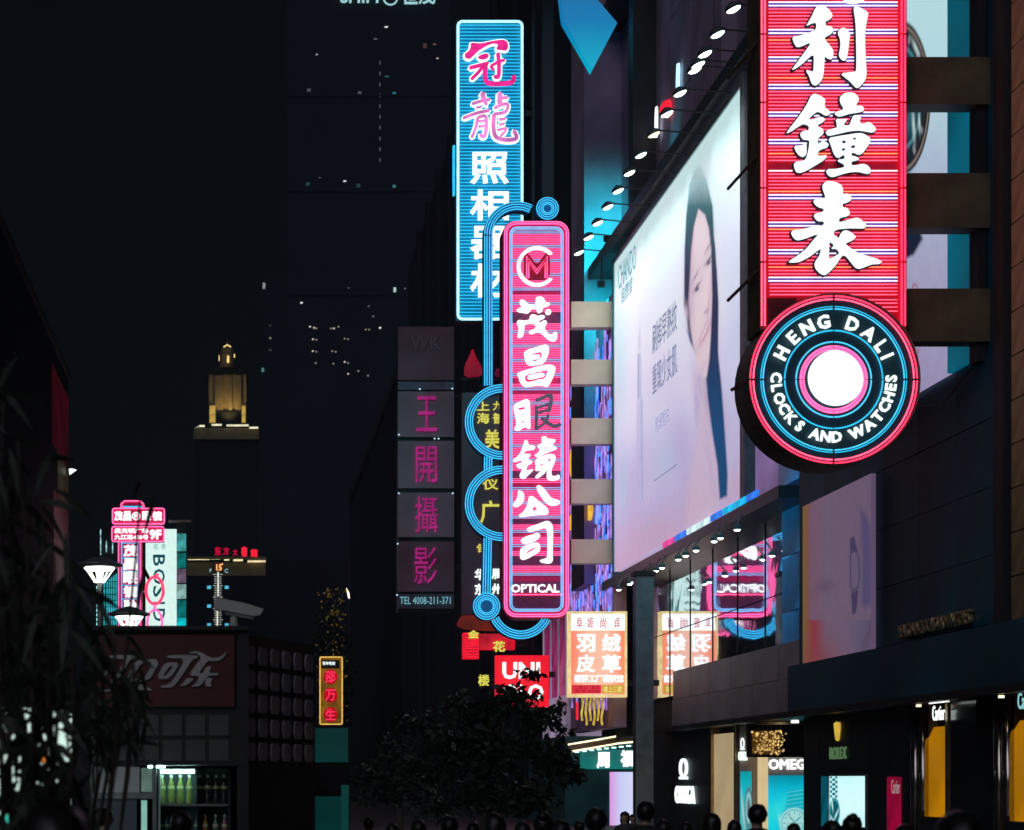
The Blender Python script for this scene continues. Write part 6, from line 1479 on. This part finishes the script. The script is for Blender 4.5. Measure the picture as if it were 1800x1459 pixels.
# lit interior
wbox(T, 'inner_ceiling', KY + 0.13, KY + 1.2, z_gr, z_gr + 0.03, x0 + 0.081, x1 - 0.03, M['white'])
pl = wbox(T, 'notice_panel', KY + 0.02, KY + 0.05, PZ(1393, KY), PZ(1348, KY), PX(166, KY), PX(245, KY), pbr('pale_grey_panel', (0.55, 0.58, 0.56), 0.5, scale=2, var=0.15))
wbox(T, 'shelf_rail', KY + 0.0, KY + 0.06, PZ(1404, KY), PZ(1393.5, KY), PX(160, KY), PX(268, KY), M['steel'])
wbox(T, 'lower_panel', KY + 0.03, KY + 0.05, 1.001, PZ(1405, KY), PX(165, KY), PX(240, KY), pbr('slate_blue_panel', (0.10, 0.13, 0.16), 0.5, scale=2))
wbox(T, 'door_pane', KY + 0.03, KY + 0.05, PZ(1392, KY), PZ(1350, KY), PX(248, KY), PX(267, KY), glow('pale_green_pane', (0.12, 0.20, 0.17), 0.6, var=0.4, scale=4))
wbox(T, 'door_pane', KY + 0.03, KY + 0.05, 1.001, PZ(1407, KY), PX(248, KY), PX(258, KY), glow('mint_strip_light', (0.30, 0.65, 0.55), 0.7, var=0.2))
wbox(T, 'upright', KY + 0.0, KY + 0.06, 1.001, z_gr - 0.001, PX(268, KY), PX(275, KY), M['steel'])
FR = thing('drinks_fridge', (PX(340, KY), KY + 0.4, 1.0), 'glass-front drinks fridge lit by a tube, inside the kiosk', 'fridge')
fx0, fx1 = PX(276, KY), PX(404, KY)
fz0, fz1 = 1.001, z_gr - 0.03
wbox(FR, 'back_panel', KY + 0.75, KY + 0.8, fz0, fz1, fx0, fx1, pbr('mint_back', (0.10, 0.16, 0.15), 0.6, scale=3))
wbox(FR, 'side_panel', KY + 0.3, KY + 0.749, fz0, fz1, fx0, fx0 + 0.02, M['white'])
wbox(FR, 'side_panel', KY + 0.3, KY + 0.749, fz0, fz1, fx1 - 0.02, fx1, M['wood'])
wbox(FR, 'divider', KY + 0.3, KY + 0.749, fz0, fz1, PX(344, KY), PX(346, KY), M['wood'])
sh_z = PZ(1414, KY)
wbox(FR, 'shelf', KY + 0.3, KY + 0.749, sh_z - 0.02, sh_z, fx0 + 0.021, fx1 - 0.021, M['steel'])
g = G().tube([(PX(281, KY), KY + 0.34, fz1 - 0.03), (PX(340, KY), KY + 0.34, fz1 - 0.03)], 0.018, 8); g.build('light_tube', glow('mint_tube_light', (0.55, 1.0, 0.9), 11.0), FR)
g = G().tube([(PX(260, KY), KY + 0.02, z_gr - 0.015), (PX(290, KY), KY + 0.02, z_gr - 0.015)], 0.01, 8); g.build('light_tube', MATS['mint_tube_light'], FR)
def bottle(px, z, mat, cap, label, h=0.29, grp='bottles in the kiosk fridge', y_=None):
    x = PX(px, KY + 0.45); yy = KY + 0.45
    o = thing('bottle', (x, yy, z), label, 'bottle', grp); s_ = h / 0.29
    G().lathe((x, yy, z + 0.001), [(0.030 * s_, 0), (0.034 * s_, 0.01 * s_), (0.034 * s_, 0.09 * s_), (0.026 * s_, 0.115 * s_), (0.034 * s_, 0.14 * s_), (0.034 * s_, 0.18 * s_), (0.014 * s_, 0.235 * s_), (0.013 * s_, 0.262 * s_)], 14).build('glass_body', mat, o, smooth=True)
    G().lathe((x, yy, z + 0.001 + 0.262 * s_), [(0.016 * s_, 0), (0.016 * s_, 0.028 * s_)], 12).build('cap', cap, o)
    G().lathe((x, yy, z + 0.001 + 0.15 * s_), [(0.0348 * s_, 0), (0.0348 * s_, 0.028 * s_)], 14).build('paper_label', pbr('bottle_label', (0.55, 0.62, 0.35), 0.6), o)
def tinted(name, col):
    m = pbr(name, col, 0.12, 0, 0.15, 10, spec=0.6); m.node_tree.nodes['Principled BSDF'].inputs['Transmission Weight'].default_value = 0.35; return m
yg = tinted('lime_drink', (0.45, 0.55, 0.14)); dkd = tinted('dark_drink', (0.06, 0.05, 0.06)); bl = tinted('blue_drink', (0.05, 0.35, 0.45)); orr = tinted('orange_drink', (0.75, 0.32, 0.03)); gr_ = tinted('grey_drink', (0.3, 0.32, 0.28)); pk = tinted('rosy_drink', (0.45, 0.25, 0.28))
for px, wd in zip((285, 301, 317, 333), ('leftmost', 'second', 'third', 'fourth')):
    bottle(px, sh_z, yg, M['white'], 'lime bottle on the lit upper fridge shelf, ' + wd + ' from the left')
for px, wd in zip((351, 365, 380, 394), ('leftmost', 'second', 'third', 'fourth')):
    bottle(px, sh_z, dkd, M['white'], 'dark bottle on the unlit upper shelf, ' + wd + ' of its row')
zlow = PZ(1476, KY + 0.45)
for px, m_, cap, wd in ((283, bl, 'teal_housing', 'blue bottle at the lower left of the fridge'), (293, bl, 'teal_housing', 'light blue bottle on the lower shelf beside the first blue one'), (346, bl, 'teal_housing', 'dim blue bottle right of the dark head'), (361, orr, 'bronze', 'orange bottle on the lower shelf'), (379, gr_, 'white', 'clear grey bottle right of the orange one'), (395, pk, 'white', 'rosy bottle at the lower right of the fridge')):
    bottle(px, zlow, m_, M.get(cap) or MATS[cap], wd, 0.25)
wbox(FR, 'shelf', KY + 0.3, KY + 0.749, zlow - 0.02, zlow, fx0 + 0.021, fx1 - 0.021, M['steel'])

# security camera on the kiosk roof
T = thing('security_camera', P(405, 1110, KY), 'grey bullet security camera on the kiosk roof', 'camera')
def cp(x, y_, d=0.0): return P(x, y_, KY) + Vector((0, d, 0))
G().prism([cp(378, 1053), cp(384, 1051), cp(430, 1060), cp(463, 1070), cp(458, 1080), cp(447, 1083), cp(400, 1074), cp(377, 1070)], (0, 0.13, 0)).build('housing', M['camgrey'], T)
G().prism([cp(395, 1074.5, 0.02), cp(447, 1083.5, 0.02), cp(445, 1088, 0.02), cp(396, 1080, 0.02)], (0, 0.09, 0)).build('underside', M['steel'], T)
G().tube([cp(411, 1080, 0.06), cp(411, 1094, 0.06), cp(412, 1108.3, 0.06)], [0.03, 0.04, 0.05], 10).build('mount', M['camgrey'], T)

# teal advertising pillar
T = thing('teal_pillar', (PX(583, 24), 24.1, 0), 'dark advertising pillar with dim teal panels right of the kiosk', 'advertising pillar')
fbox(T, 'case', (552, 1276, 615, 1370), 24.02, 0.25, M['black'])
G().box(PX(552, 24), PX(615, 24), 24.02, 24.27, 0, PZ(1370, 24)).build('lower_case', M['black'], T)
tl2 = glow('dim_teal_panel', (0.001, 0.034, 0.032), 0.7, var=0.25, scale=1.5)
fbox(T, 'teal_panel', (554, 1280, 612, 1340), 24, 0.019, tl2)
fbox(T, 'grey_panel', (554, 1343, 612, 1396), 24, 0.019, M['wood'])
fbox(T, 'teal_panel', (554, 1400, 612, 1500), 24, 0.019, tl2)
fbox(T, 'edge_strip', (600, 1380, 613, 1500), 23.99, 0.009, glow('teal_edge', (0.002, 0.045, 0.042), 0.8))
# glass booth dim teal at 480-530
T = thing('dim_screen', (PX(505, 26), 26, 0), 'faint bluish glass screen below the kiosk lattice', 'screen')
fbox(T, 'glass_sheet', (478, 1375, 528, 1500), 26, 0.04, glow('faint_blue_screen', (0.004, 0.013, 0.018), 0.8, var=0.5, scale=2))
G().box(PX(476, 26), PX(530, 26), 26.05, 26.2, 0, PZ(1372, 26)).build('frame', M['black'], T)

# ------------------------------------------------------------------ white lit poster and bamboo at the left edge
T = thing('lit_poster_case', (PX(60, 17), 17.1, 0), 'white lit poster case behind the dark bamboo leaves', 'poster case')
fbox(T, 'lit_sheet', (-30, 1244, 126, 1500), 17, 0.03, glow('poster_white_light', (0.72, 0.95, 0.85), 0.95, var=0.12, scale=2))
fbox(T, 'aqua_patch', (-30, 1432, 17, 1500), 16.99, 0.009, glow('aqua_print', (0.05, 0.75, 0.55), 0.9))
fbox(T, 'orange_patch', (66, 1320, 84, 1340), 16.99, 0.009, glow('orange_print', (0.9, 0.25, 0.02), 0.9))
fbox(T, 'frame_post', (127, 1225, 158, 1500), 16.9, 0.25, M['black'])
fbox(T, 'frame_top', (-30, 1225, 126.5, 1243), 16.9, 0.25, M['black'])
G().box(PX(-30, 17), PX(158, 17), 17.03, 17.2, 0, PZ(1500, 17)).build('plinth', M['black'], T)

def bamboo(name, Y, base_px, stems, label, seed, n_leaf, size):
    def open_view(q):
        a = VX + F * q.x / q.y; b = VY - F * (q.z - EYE) / q.y
        if a > 140 and b > 1330: return True
        if 185 < a < 335 and 868 < b < 1112: return r3.random() < 0.9
        if a < 126 and b > 1245: return r3.random() < 0.24
        return a > 255
    r3 = random.Random(seed)
    T = thing(name, (PX(base_px, Y), Y, 0), label, 'plant')
    g = G(); lf = G()
    for (tx, ty, sway) in stems:
        b = Vector((PX(base_px, Y) + r3.uniform(-0.12, 0.12), Y + r3.uniform(-0.25, 0.25), 0)); t = P(tx, ty, Y) + Vector((0, r3.uniform(-0.3, 0.3), 0))
        pts = [b.lerp(t, k / 6) + Vector((sway * math.sin(k / 6 * math.pi), 0, 0.25 * math.sin(k / 6 * math.pi))) for k in range(7)]
        g.tube(pts, [0.018 * (1 - k / 9) for k in range(7)], 6)
        for i in range(n_leaf):
            u = r3.uniform(0.35, 1.0) * 6; k = min(int(u), 5); p = pts[k].lerp(pts[k + 1], u - k)
            p += Vector((r3.gauss(0, 0.10), r3.gauss(0, 0.15), r3.gauss(0, 0.10)))
            d = Vector((r3.uniform(-0.8, 0.8), r3.uniform(-0.5, 0.5), r3.uniform(-1.2, 0.1))).normalized()
            if open_view(p + d * size * 0.5): continue
            s_ = size * r3.uniform(0.6, 1.25); sd_ = d.cross(Vector((r3.uniform(-.4, .4), 1, r3.uniform(-.4, .4)))).normalized() * s_ * 0.075
            m1 = p + d * s_ * 0.35; m2 = p + d * s_ * 0.7 + Vector((0, 0, -0.02)); e = p + d * s_ + Vector((0, 0, -0.05))
            lf.add([p, m1 + sd_, m2 + sd_ * 0.7, e, m2 - sd_ * 0.7, m1 - sd_], [(0, 1, 5), (1, 2, 4, 5), (2, 3, 4)])
    g.build('trunk', M['bark'], T, smooth=True)
    o = lf.build('crown', M['leaf'], T, recalc=False); o['kind'] = 'stuff'
bamboo('bamboo', 9.5, 40, [(-20, 700, .05), (15, 660, -.05), (40, 790, .08), (70, 850, .1), (100, 980, .1), (130, 1050, .12), (-30, 900, 0), (60, 1120, .05), (20, 1230, 0), (90, 1180, .08), (160, 1150, .15), (205, 1120, .2), (110, 1290, .1), (30, 1330, 0), (10, 1180, 0), (80, 1380, 0), (0, 1390, 0), (50, 1300, .03), (112, 1360, .05), (64, 1250, .02)], 'tall dark bamboo at the left edge in front of the white poster', 3, 40, 0.22)
bamboo('bamboo', 12.0, 95, [(252, 850, .12), (205, 1130, .1), (225, 1180, .1), (240, 1200, .12), (195, 1240, .05)], 'sparse dark bamboo stem drooping across the red kiosk board', 8, 40, 0.2)

# ------------------------------------------------------------------ dark trees in the street
def street_tree(Y, px, label, clusters, seed, n, size=0.17):
    T = thing('street_tree', (PX(px, Y), Y, 0), label, 'tree', 'dark trees in the street')
    tips = [tuple(P(a, b, Y) + Vector((0, 0, 0.1))) for a, b, _, _ in clusters[:6]]
    limbs(T, M['bark'], (PX(px, Y), Y, 0), tips, 0.11)
    g = G(); r3 = random.Random(seed)
    for (a, b, rx, ry) in clusters:
        c_ = P(a, b, Y); rx *= Y / F; ry *= Y / F
        for i in range(int(n * rx * ry)):
            v = Vector((r3.gauss(0, 0.5), r3.gauss(0, 0.5), r3.gauss(0, 0.5)))
            if v.length > 1.25: continue
            p = c_ + Vector((v.x * rx, v.y * (rx + ry) * 0.5, v.z * ry))
            d = Vector((r3.uniform(-1, 1), r3.uniform(-1, 1), r3.uniform(-0.9, 0.5))).normalized()
            u = d.cross(Vector((r3.uniform(-1, 1), r3.uniform(-1, 1), r3.uniform(-1, 1)))).normalized()
            s_ = size * r3.uniform(0.6, 1.3)
            g.add([p, p + d * s_ * 0.45 + u * s_ * 0.24, p + d * s_, p + d * s_ * 0.45 - u * s_ * 0.24], [(0, 1, 2, 3)])
    o = g.build('crown', M['leaf'], T, recalc=False); o['kind'] = 'stuff'
rt = random.Random(21)
def clumps(spec):
    out = []
    for (a, b, rx, ry) in spec:
        out.append((a, b, rx * 0.7, ry * 0.7))
        for i in range(4): out.append((a + rt.uniform(-rx, rx), b + rt.uniform(-ry, ry), rx * rt.uniform(0.2, 0.5), ry * rt.uniform(0.2, 0.5)))
    return out
street_tree(44, 850, 'dark leafy tree in front of the red square sign', clumps([(895, 1238, 45, 22), (905, 1222, 55, 14), (930, 1185, 26, 8), (960, 1262, 40, 30), (838, 1255, 45, 32), (780, 1310, 60, 50), (880, 1320, 70, 60), (970, 1330, 45, 50), (985, 1240, 12, 12), (1005, 1355, 22, 30), (850, 1390, 80, 50), (940, 1400, 60, 40)]), 11, 1500, 0.22)
street_tree(58, 700, 'dark irregular tree left of the red square sign', clumps([(700, 1320, 50, 50), (745, 1270, 40, 35), (660, 1370, 40, 40), (720, 1390, 70, 45), (795, 1240, 30, 26)]), 12, 800, 0.24)

# ------------------------------------------------------------------ far shop lights at street level
for i, (x, y_, s_, c_) in enumerate(((655, 1432, 3, (.3, .3, .25)), (705, 1424, 2.5, (.5, .3, .12)), (718, 1422, 3.5, (.7, .05, .02)), (733, 1428, 2.5, (.3, .25, .2)), (757, 1421, 1.6, (.3, .35, .4)), (680, 1441, 6, (.03, .03, .03)))):
    T = thing('far_shop_lamp', P(x, y_, 130), ('pale lamp far down the street, leftmost of the street-level lights', 'small amber lamp far down the street', 'small red lamp far down the street', 'tiny cream lamp right of the far red lamp', 'tiny bluish lamp far down the street', 'faint grey lamp far down the street')[i], 'lamp')
    p = P(x, y_, 130); k = 130 / F * s_
    G().lathe((p.x, 130, p.z - k), [(k * 0.5, 0), (k, k * 0.6), (k, k * 1.4), (k * 0.5, 2 * k)], 10).build('globe', glow('far_lamp%d' % i, c_, 0.9), T)
    G().tube([(p.x, 130, 0), (p.x, 130, p.z - k)], 0.04).build('post', M['black'], T)

# ------------------------------------------------------------------ people
def make_body(name, seed, pose):
    """standing adult, 1.70 m, one continuous skinned mesh facing +Y (away from the camera) before rotation"""
    vs = []; es = []; rs = []
    def v(x, y, z, rx, ry=None): vs.append((x, y, z)); rs.append((rx, ry if ry else rx)); return len(vs) - 1
    def e(*ids):
        for a, b in zip(ids, ids[1:]): es.append((a, b))
    pel = v(0, 0, 0.92, 0.15, 0.115); wa = v(0, 0.01, 1.06, 0.135, 0.10); chs = v(0, 0.0, 1.26, 0.165, 0.115); up = v(0, -0.01, 1.40, 0.12, 0.09)
    nk = v(0, 0.0, 1.47, 0.055); nk2 = v(0, 0.015, 1.515, 0.055); hd = v(0, 0.025, 1.58, 0.072, 0.088); hd2 = v(0, 0.012, 1.64, 0.07, 0.088); tp = v(0, 0.0, 1.675, 0.05, 0.06)
    e(pel, wa, chs, up, nk, nk2, hd, hd2, tp)
    for s in (-1, 1):
        sh = v(s * 0.17, -0.01, 1.385, 0.062); el = v(s * (0.235 + pose * 0.02), -0.03, 1.11, 0.045); wr = v(s * 0.25, 0.04 + pose * 0.06, 0.87, 0.030)
        pm = v(s * 0.253, 0.055 + pose * 0.06, 0.81, 0.030, 0.018)
        e(up, sh, el, wr, pm)
        for k, (dy, ln) in enumerate(((0.028, 0.062), (0.010, 0.072), (-0.008, 0.068), (-0.026, 0.055))):
            a = v(s * 0.254, 0.055 + pose * 0.06 + dy, 0.765, 0.0095); b = v(s * 0.250, 0.06 + pose * 0.06 + dy, 0.765 - ln * 0.5, 0.009); c = v(s * 0.240, 0.068 + pose * 0.06 + dy, 0.765 - ln, 0.007)
            e(pm, a, b, c)
        a = v(s * 0.235, 0.095 + pose * 0.06, 0.815, 0.0105); b = v(s * 0.225, 0.11 + pose * 0.06, 0.78, 0.009); e(pm, a, b)
        hp = v(s * 0.09, 0, 0.86, 0.098, 0.105); kn = v(s * 0.10, 0.02 + s * pose * 0.06, 0.48, 0.062); an = v(s * 0.10, -0.02 + s * pose * 0.12, 0.09, 0.042); ft = v(s * 0.11, 0.05 + s * pose * 0.12, 0.035, 0.04, 0.03); to = v(s * 0.115, 0.16 + s * pose * 0.12, 0.028, 0.036, 0.024)
        e(pel, hp, kn, an, ft, to)
    me = bpy.data.meshes.new(name); me.from_pydata(vs, es, [])
    o = bpy.data.objects.new('tmp', me); COL.objects.link(o)
    sk = o.modifiers.new('Skin', 'SKIN'); sk.use_smooth_shade = True
    for i, (a, b) in enumerate(rs): me.skin_vertices[0].data[i].radius = (a, b)
    me.skin_vertices[0].data[0].use_root = True
    sb = o.modifiers.new('Sub', 'SUBSURF'); sb.levels = 1; sb.render_levels = 1
    dg = bpy.context.evaluated_depsgraph_get(); res = bpy.data.meshes.new_from_object(o.evaluated_get(dg))
    bpy.data.objects.remove(o)
    # nose, brow and ears grown from the head surface
    bm = bmesh.new(); bm.from_mesh(res)
    for vt in bm.verts:
        x, y, z = vt.co
        if z > 1.5:
            if y > 0.06 and abs(x) < 0.02 and 1.545 < z < 1.60: vt.co.y += 0.02
            if abs(x) > 0.055 and abs(y) < 0.03 and 1.56 < z < 1.62: vt.co.x *= 1.18
    bm.to_mesh(res); bm.free()
    mi = []
    for p in res.polygons:
        c = p.center
        if c.z > 1.475 or (c.z < 0.84 and abs(c.x) > 0.2): mi.append(0)
        elif c.z > 0.90: mi.append(1)
        elif c.z > 0.085: mi.append(2)
        else: mi.append(3)
    res.materials.clear()
    return res, mi
def hair_mesh(kind, seed):
    r3 = random.Random(seed); bm = bmesh.new()
    bmesh.ops.create_icosphere(bm, subdivisions=3, radius=1)
    dele = []
    for vt in bm.verts:
        n = vt.co.copy()
        low = -0.75 if n.y < 0.15 else (0.25 if n.y > 0.55 else -0.35)
        if kind == 'long' and n.y < 0.2: low = -2
        k = 1.0 + 0.06 * math.sin(9 * n.x + seed) * math.sin(7 * n.z + n.y * 8) + r3.uniform(-0.025, 0.06) * (1 if n.z > -0.2 else 0.4)
        if kind == 'long' and n.z < 0 and n.y < 0.2:
            vt.co = Vector((n.x * 0.098, n.y * 0.105 - 0.012, 1.60 + n.z * 0.26))
        else:
            vt.co = Vector((n.x * 0.087 * k, n.y * 0.112 * k - 0.008, 1.605 + n.z * 0.105 * k))
        if n.z < low: dele.append(vt)
    bmesh.ops.delete(bm, geom=dele, context='VERTS')
    if kind == 'bun':
        b2 = bmesh.ops.create_icosphere(bm, subdivisions=2, radius=0.045)
        for vt in b2['verts']: vt.co += Vector((0, -0.10, 1.68))
    me = bpy.data.meshes.new('hair'); bm.to_mesh(me); bm.free()
    me.polygons.foreach_set('use_smooth', [True] * len(me.polygons))
    return me
skin = pbr('skin', (0.42, 0.27, 0.20), 0.5, scale=20, var=0.08)
hairm = pbr('black_hair', (0.006, 0.005, 0.005), 0.45, scale=60, var=0.4, bump=0.6, spec=0.5)
shoe = pbr('black_shoe', (0.01, 0.01, 0.01), 0.5)
coats = [pbr('black_coat', (0.012, 0.012, 0.014), 0.8), pbr('navy_coat', (0.015, 0.02, 0.035), 0.8), pbr('grey_coat', (0.05, 0.05, 0.055), 0.85), pbr('maroon_coat', (0.06, 0.012, 0.018), 0.8)]
trous = pbr('dark_trousers', (0.015, 0.016, 0.022), 0.85)
bodies = [make_body('body', s, p) for s, p in ((1, 0.0), (2, 0.5), (3, 1.0))]
hairs = {k: hair_mesh(k, i + 2) for i, k in enumerate(('short', 'long', 'bun'))}
people = [ # px, head top py, head width px -> distance, facing (deg, 0 = away from camera), hair, coat, body, label
    (648, 1436, 26, 4, 'short', 0, 1, 'leftmost head in the dark crowd beside the teal pillar'),
    (690, 1446, 30, -6, 'long', 1, 0, 'low dark head second from the teal pillar'),
    (735, 1440, 34, 12, 'short', 0, 2, 'dark head left of the big tree trunk'),
    (790, 1433, 38, 0, 'short', 0, 0, 'dark head under the left side of the big tree'),
    (832, 1444, 30, -14, 'bun', 2, 1, 'small dark head with a bun under the big tree'),
    (918, 1443, 36, 6, 'short', 0, 2, 'low dark head between two longer-haired people under the tree'),
    (1018, 1442, 26, 10, 'short', 2, 1, 'small head before the pale lit doorways'),
    (1112, 1431, 18, 170, 'short', 2, 0, 'small far person facing the camera beside the pale screen'),
    (1205, 1444, 30, -5, 'short', 0, 2, 'low dark head under the white horseshoe sign'),
    (1290, 1441, 30, 8, 'long', 3, 1, 'low dark head between the cream window and the entrance'),
    (1395, 1446, 32, -9, 'short', 0, 0, 'low dark head before the turquoise watch poster'),
    (1590, 1448, 44, 3, 'short', 0, 1, 'low dark head right of the crimson panel'),
    (95, 1404, 128, 10, 'long', 0, 0, 'person with long dark hair close to the camera at far left'),
    (181, 1420, 36, -70, 'short', 2, 1, 'person seen in profile in front of the kiosk counter'),
    (318, 1424, 45, 5, 'short', 0, 2, 'person with dark head in front of the drinks fridge'),
    (868, 1428, 44, 15, 'long', 0, 1, 'person in the dark crowd under the big tree, leftmost'),
    (955, 1428, 42, -10, 'bun', 0, 0, 'person with tied-up hair in the crowd under the tree'),
    (985, 1440, 40, 8, 'short', 1, 2, 'shorter dark-haired person right of the tied-up hair'),
    (1047, 1419, 43, 5, 'short', 0, 0, 'person with round dark head in front of the turquoise corner shop'),
    (1098, 1426, 22, 150, 'long', 2, 1, 'person facing the camera before the pale screen'),
    (1135, 1407, 36, -8, 'short', 0, 1, 'tallest dark head before the grey pillar'),
    (1165, 1440, 34, 12, 'short', 3, 0, 'person in maroon just right of the grey pillar'),
    (1250, 1428, 36, 14, 'long', 0, 2, 'person standing before the cream shop window'),
    (1331, 1412, 37, 0, 'short', 0, 0, 'person with short hair before the shop entrance'),
    (1462, 1441, 36, 20, 'short', 1, 1, 'lower dark head left of the white screen'),
    (1498, 1431, 40, -12, 'bun', 0, 2, 'person in front of the white shop screen'),
    (1685, 1423, 84, 6, 'short', 0, 0, 'large close dark head before the amber window'),
]
for (px, py, hw, rot, hk, ct, bi, lab) in people:
    Y = 0.18 / hw * F; X = PX(px, Y); top = PZ(py, Y); s_ = top / 1.712
    me, mi = bodies[bi]
    T = thing('person', (X, Y, 0), lab, 'person', 'people walking in the street')
    b = me.copy()
    for m_ in (skin, coats[ct], trous, shoe): b.materials.append(m_)
    b.polygons.foreach_set('material_index', mi)
    Rm = Matrix.Rotation(math.radians(rot), 3, 'Z') @ Matrix.Diagonal((s_, s_, s_))
    place('body', b, (X, Y, 0), T, None, Rm)
    place('hair', hairs[hk], (X, Y, 0), T, hairm, Rm)

# ------------------------------------------------------------------ sub-parts: hang pieces under the part they belong to
def nest(root, part, kids, nearest=False):
    root = bpy.data.objects[root]
    parts = [c for c in root.children if c.name.split('.')[0] == part]
    for c in list(root.children):
        if c.name.split('.')[0] in kids:
            p = min(parts, key=lambda q: (WO[q] - WO[c]).length) if nearest else parts[0]
            c.parent = p
            c.location = WO[c] - WO[p]
nest('red_neon_sign', 'disc_drum', ('disc_letter', 'ring_tube', 'clock_dial', 'dial_tube', 'disc_face'))
nest('red_neon_sign', 'back_panel', ('neon_tube', 'violet_strip', 'maroon_corner'))
nest('red_neon_sign', 'cabinet', ('edge_tube', 'stay_rod'))
nest('pink_neon_sign', 'dark_field', ('neon_tube', 'panel_strip'))
nest('pink_neon_sign', 'pipe_board', ('pipe_tube',), True)
nest('cyan_neon_sign', 'back_panel', ('neon_tube',))
nest('cosmetics_billboard', 'printed_sheet', ('printed_character', 'printed_letter', 'printed_rule'))
nest('watch_billboard', 'printed_sheet', ('print_layer',))
nest('wall_billboard', 'printed_sheet', ('print_layer',))
nest('shopping_building', 'near_wall', ('cladding_sheet', 'cable'))
nest('shopping_building', 'near_wall', ('stone_tile',))
nest('shopping_building', 'upper_wall', ('wall_panel',))
nest('light_box_sign', 'main_sheet', ('block_character', 'small_character', 'red_strip', 'gold_strip'))
nest('light_box_sign', 'header_sheet', ('header_character',))
nest('photo_studio_sign', 'panel', ('neon_character',), True)
nest('photo_studio_sign', 'phone_panel', ('letter',))
nest('plum_sign', 'panel', ('yellow_character', 'white_character'))
nest('red_square_sign', 'red_board', ('letter',))
nest('corner_shop', 'canopy', ('light_line', 'downlight'))
nest('corner_shop', 'sign_board', ('lit_character',))
nest('drinks_kiosk', 'sign_board', ('lettering_stroke', 'lettering_swoosh'))
nest('drinks_kiosk', 'lattice_wall', ('lattice_side_pane',))
nest('drinks_kiosk', 'header_wall', ('lattice_pane',))
nest('dark_skyscraper', 'shaft', ('lit_window', 'ledge', 'letter', 'crown_character', 'ring_symbol'))
nest('domed_tower_building', 'tower_shaft', ('pilaster', 'lit_column', 'tower_cap', 'balcony'))
nest('domed_tower_building', 'cupola_dome', ('cupola_light',))
nest('domed_tower_building', 'ledge', ('ledge_light',))
nest('street_end_building', 'cornice', ('cornice_light',))
nest('thermometer_sign', 'board', ('scale_tick', 'scale_number', 'column_light'))
nest('thermometer_sign', 'digit_board', ('digit', 'degree_dot'))
nest('white_vertical_sign', 'lit_board', ('letter', 'small_character'))
nest('small_pink_neon_sign', 'post_board', ('edge_tube', 'divider_tube'))
nest('left_dark_block', 'wall', ('dim_panel', 'parapet'))
nest('display_screen', 'screen_panel', ('screen_image',))
nest('lit_poster_case', 'lit_sheet', ('aqua_patch', 'orange_patch'))

# ------------------------------------------------------------------ thin haze volume added to blend the far tower into the sky
HZ = bpy.data.materials.new('night_haze'); HZ.use_nodes = True
ht = HZ.node_tree; ht.nodes.remove(ht.nodes['Principled BSDF'])
pv = ht.nodes.new('ShaderNodeVolumePrincipled'); pv.inputs['Density'].default_value = 0.00045
pv.inputs['Color'].default_value = (0.55, 0.75, 1.0, 1); pv.inputs['Anisotropy'].default_value = 0.3
ht.links.new(pv.outputs[0], ht.nodes['Material Output'].inputs['Volume'])
hz = G().box(-420, 420, -60, 640, -1, 205).build('haze', HZ)
hz['kind'] = 'stuff'; hz['label'] = 'thin added haze softening the far tower into the night sky'
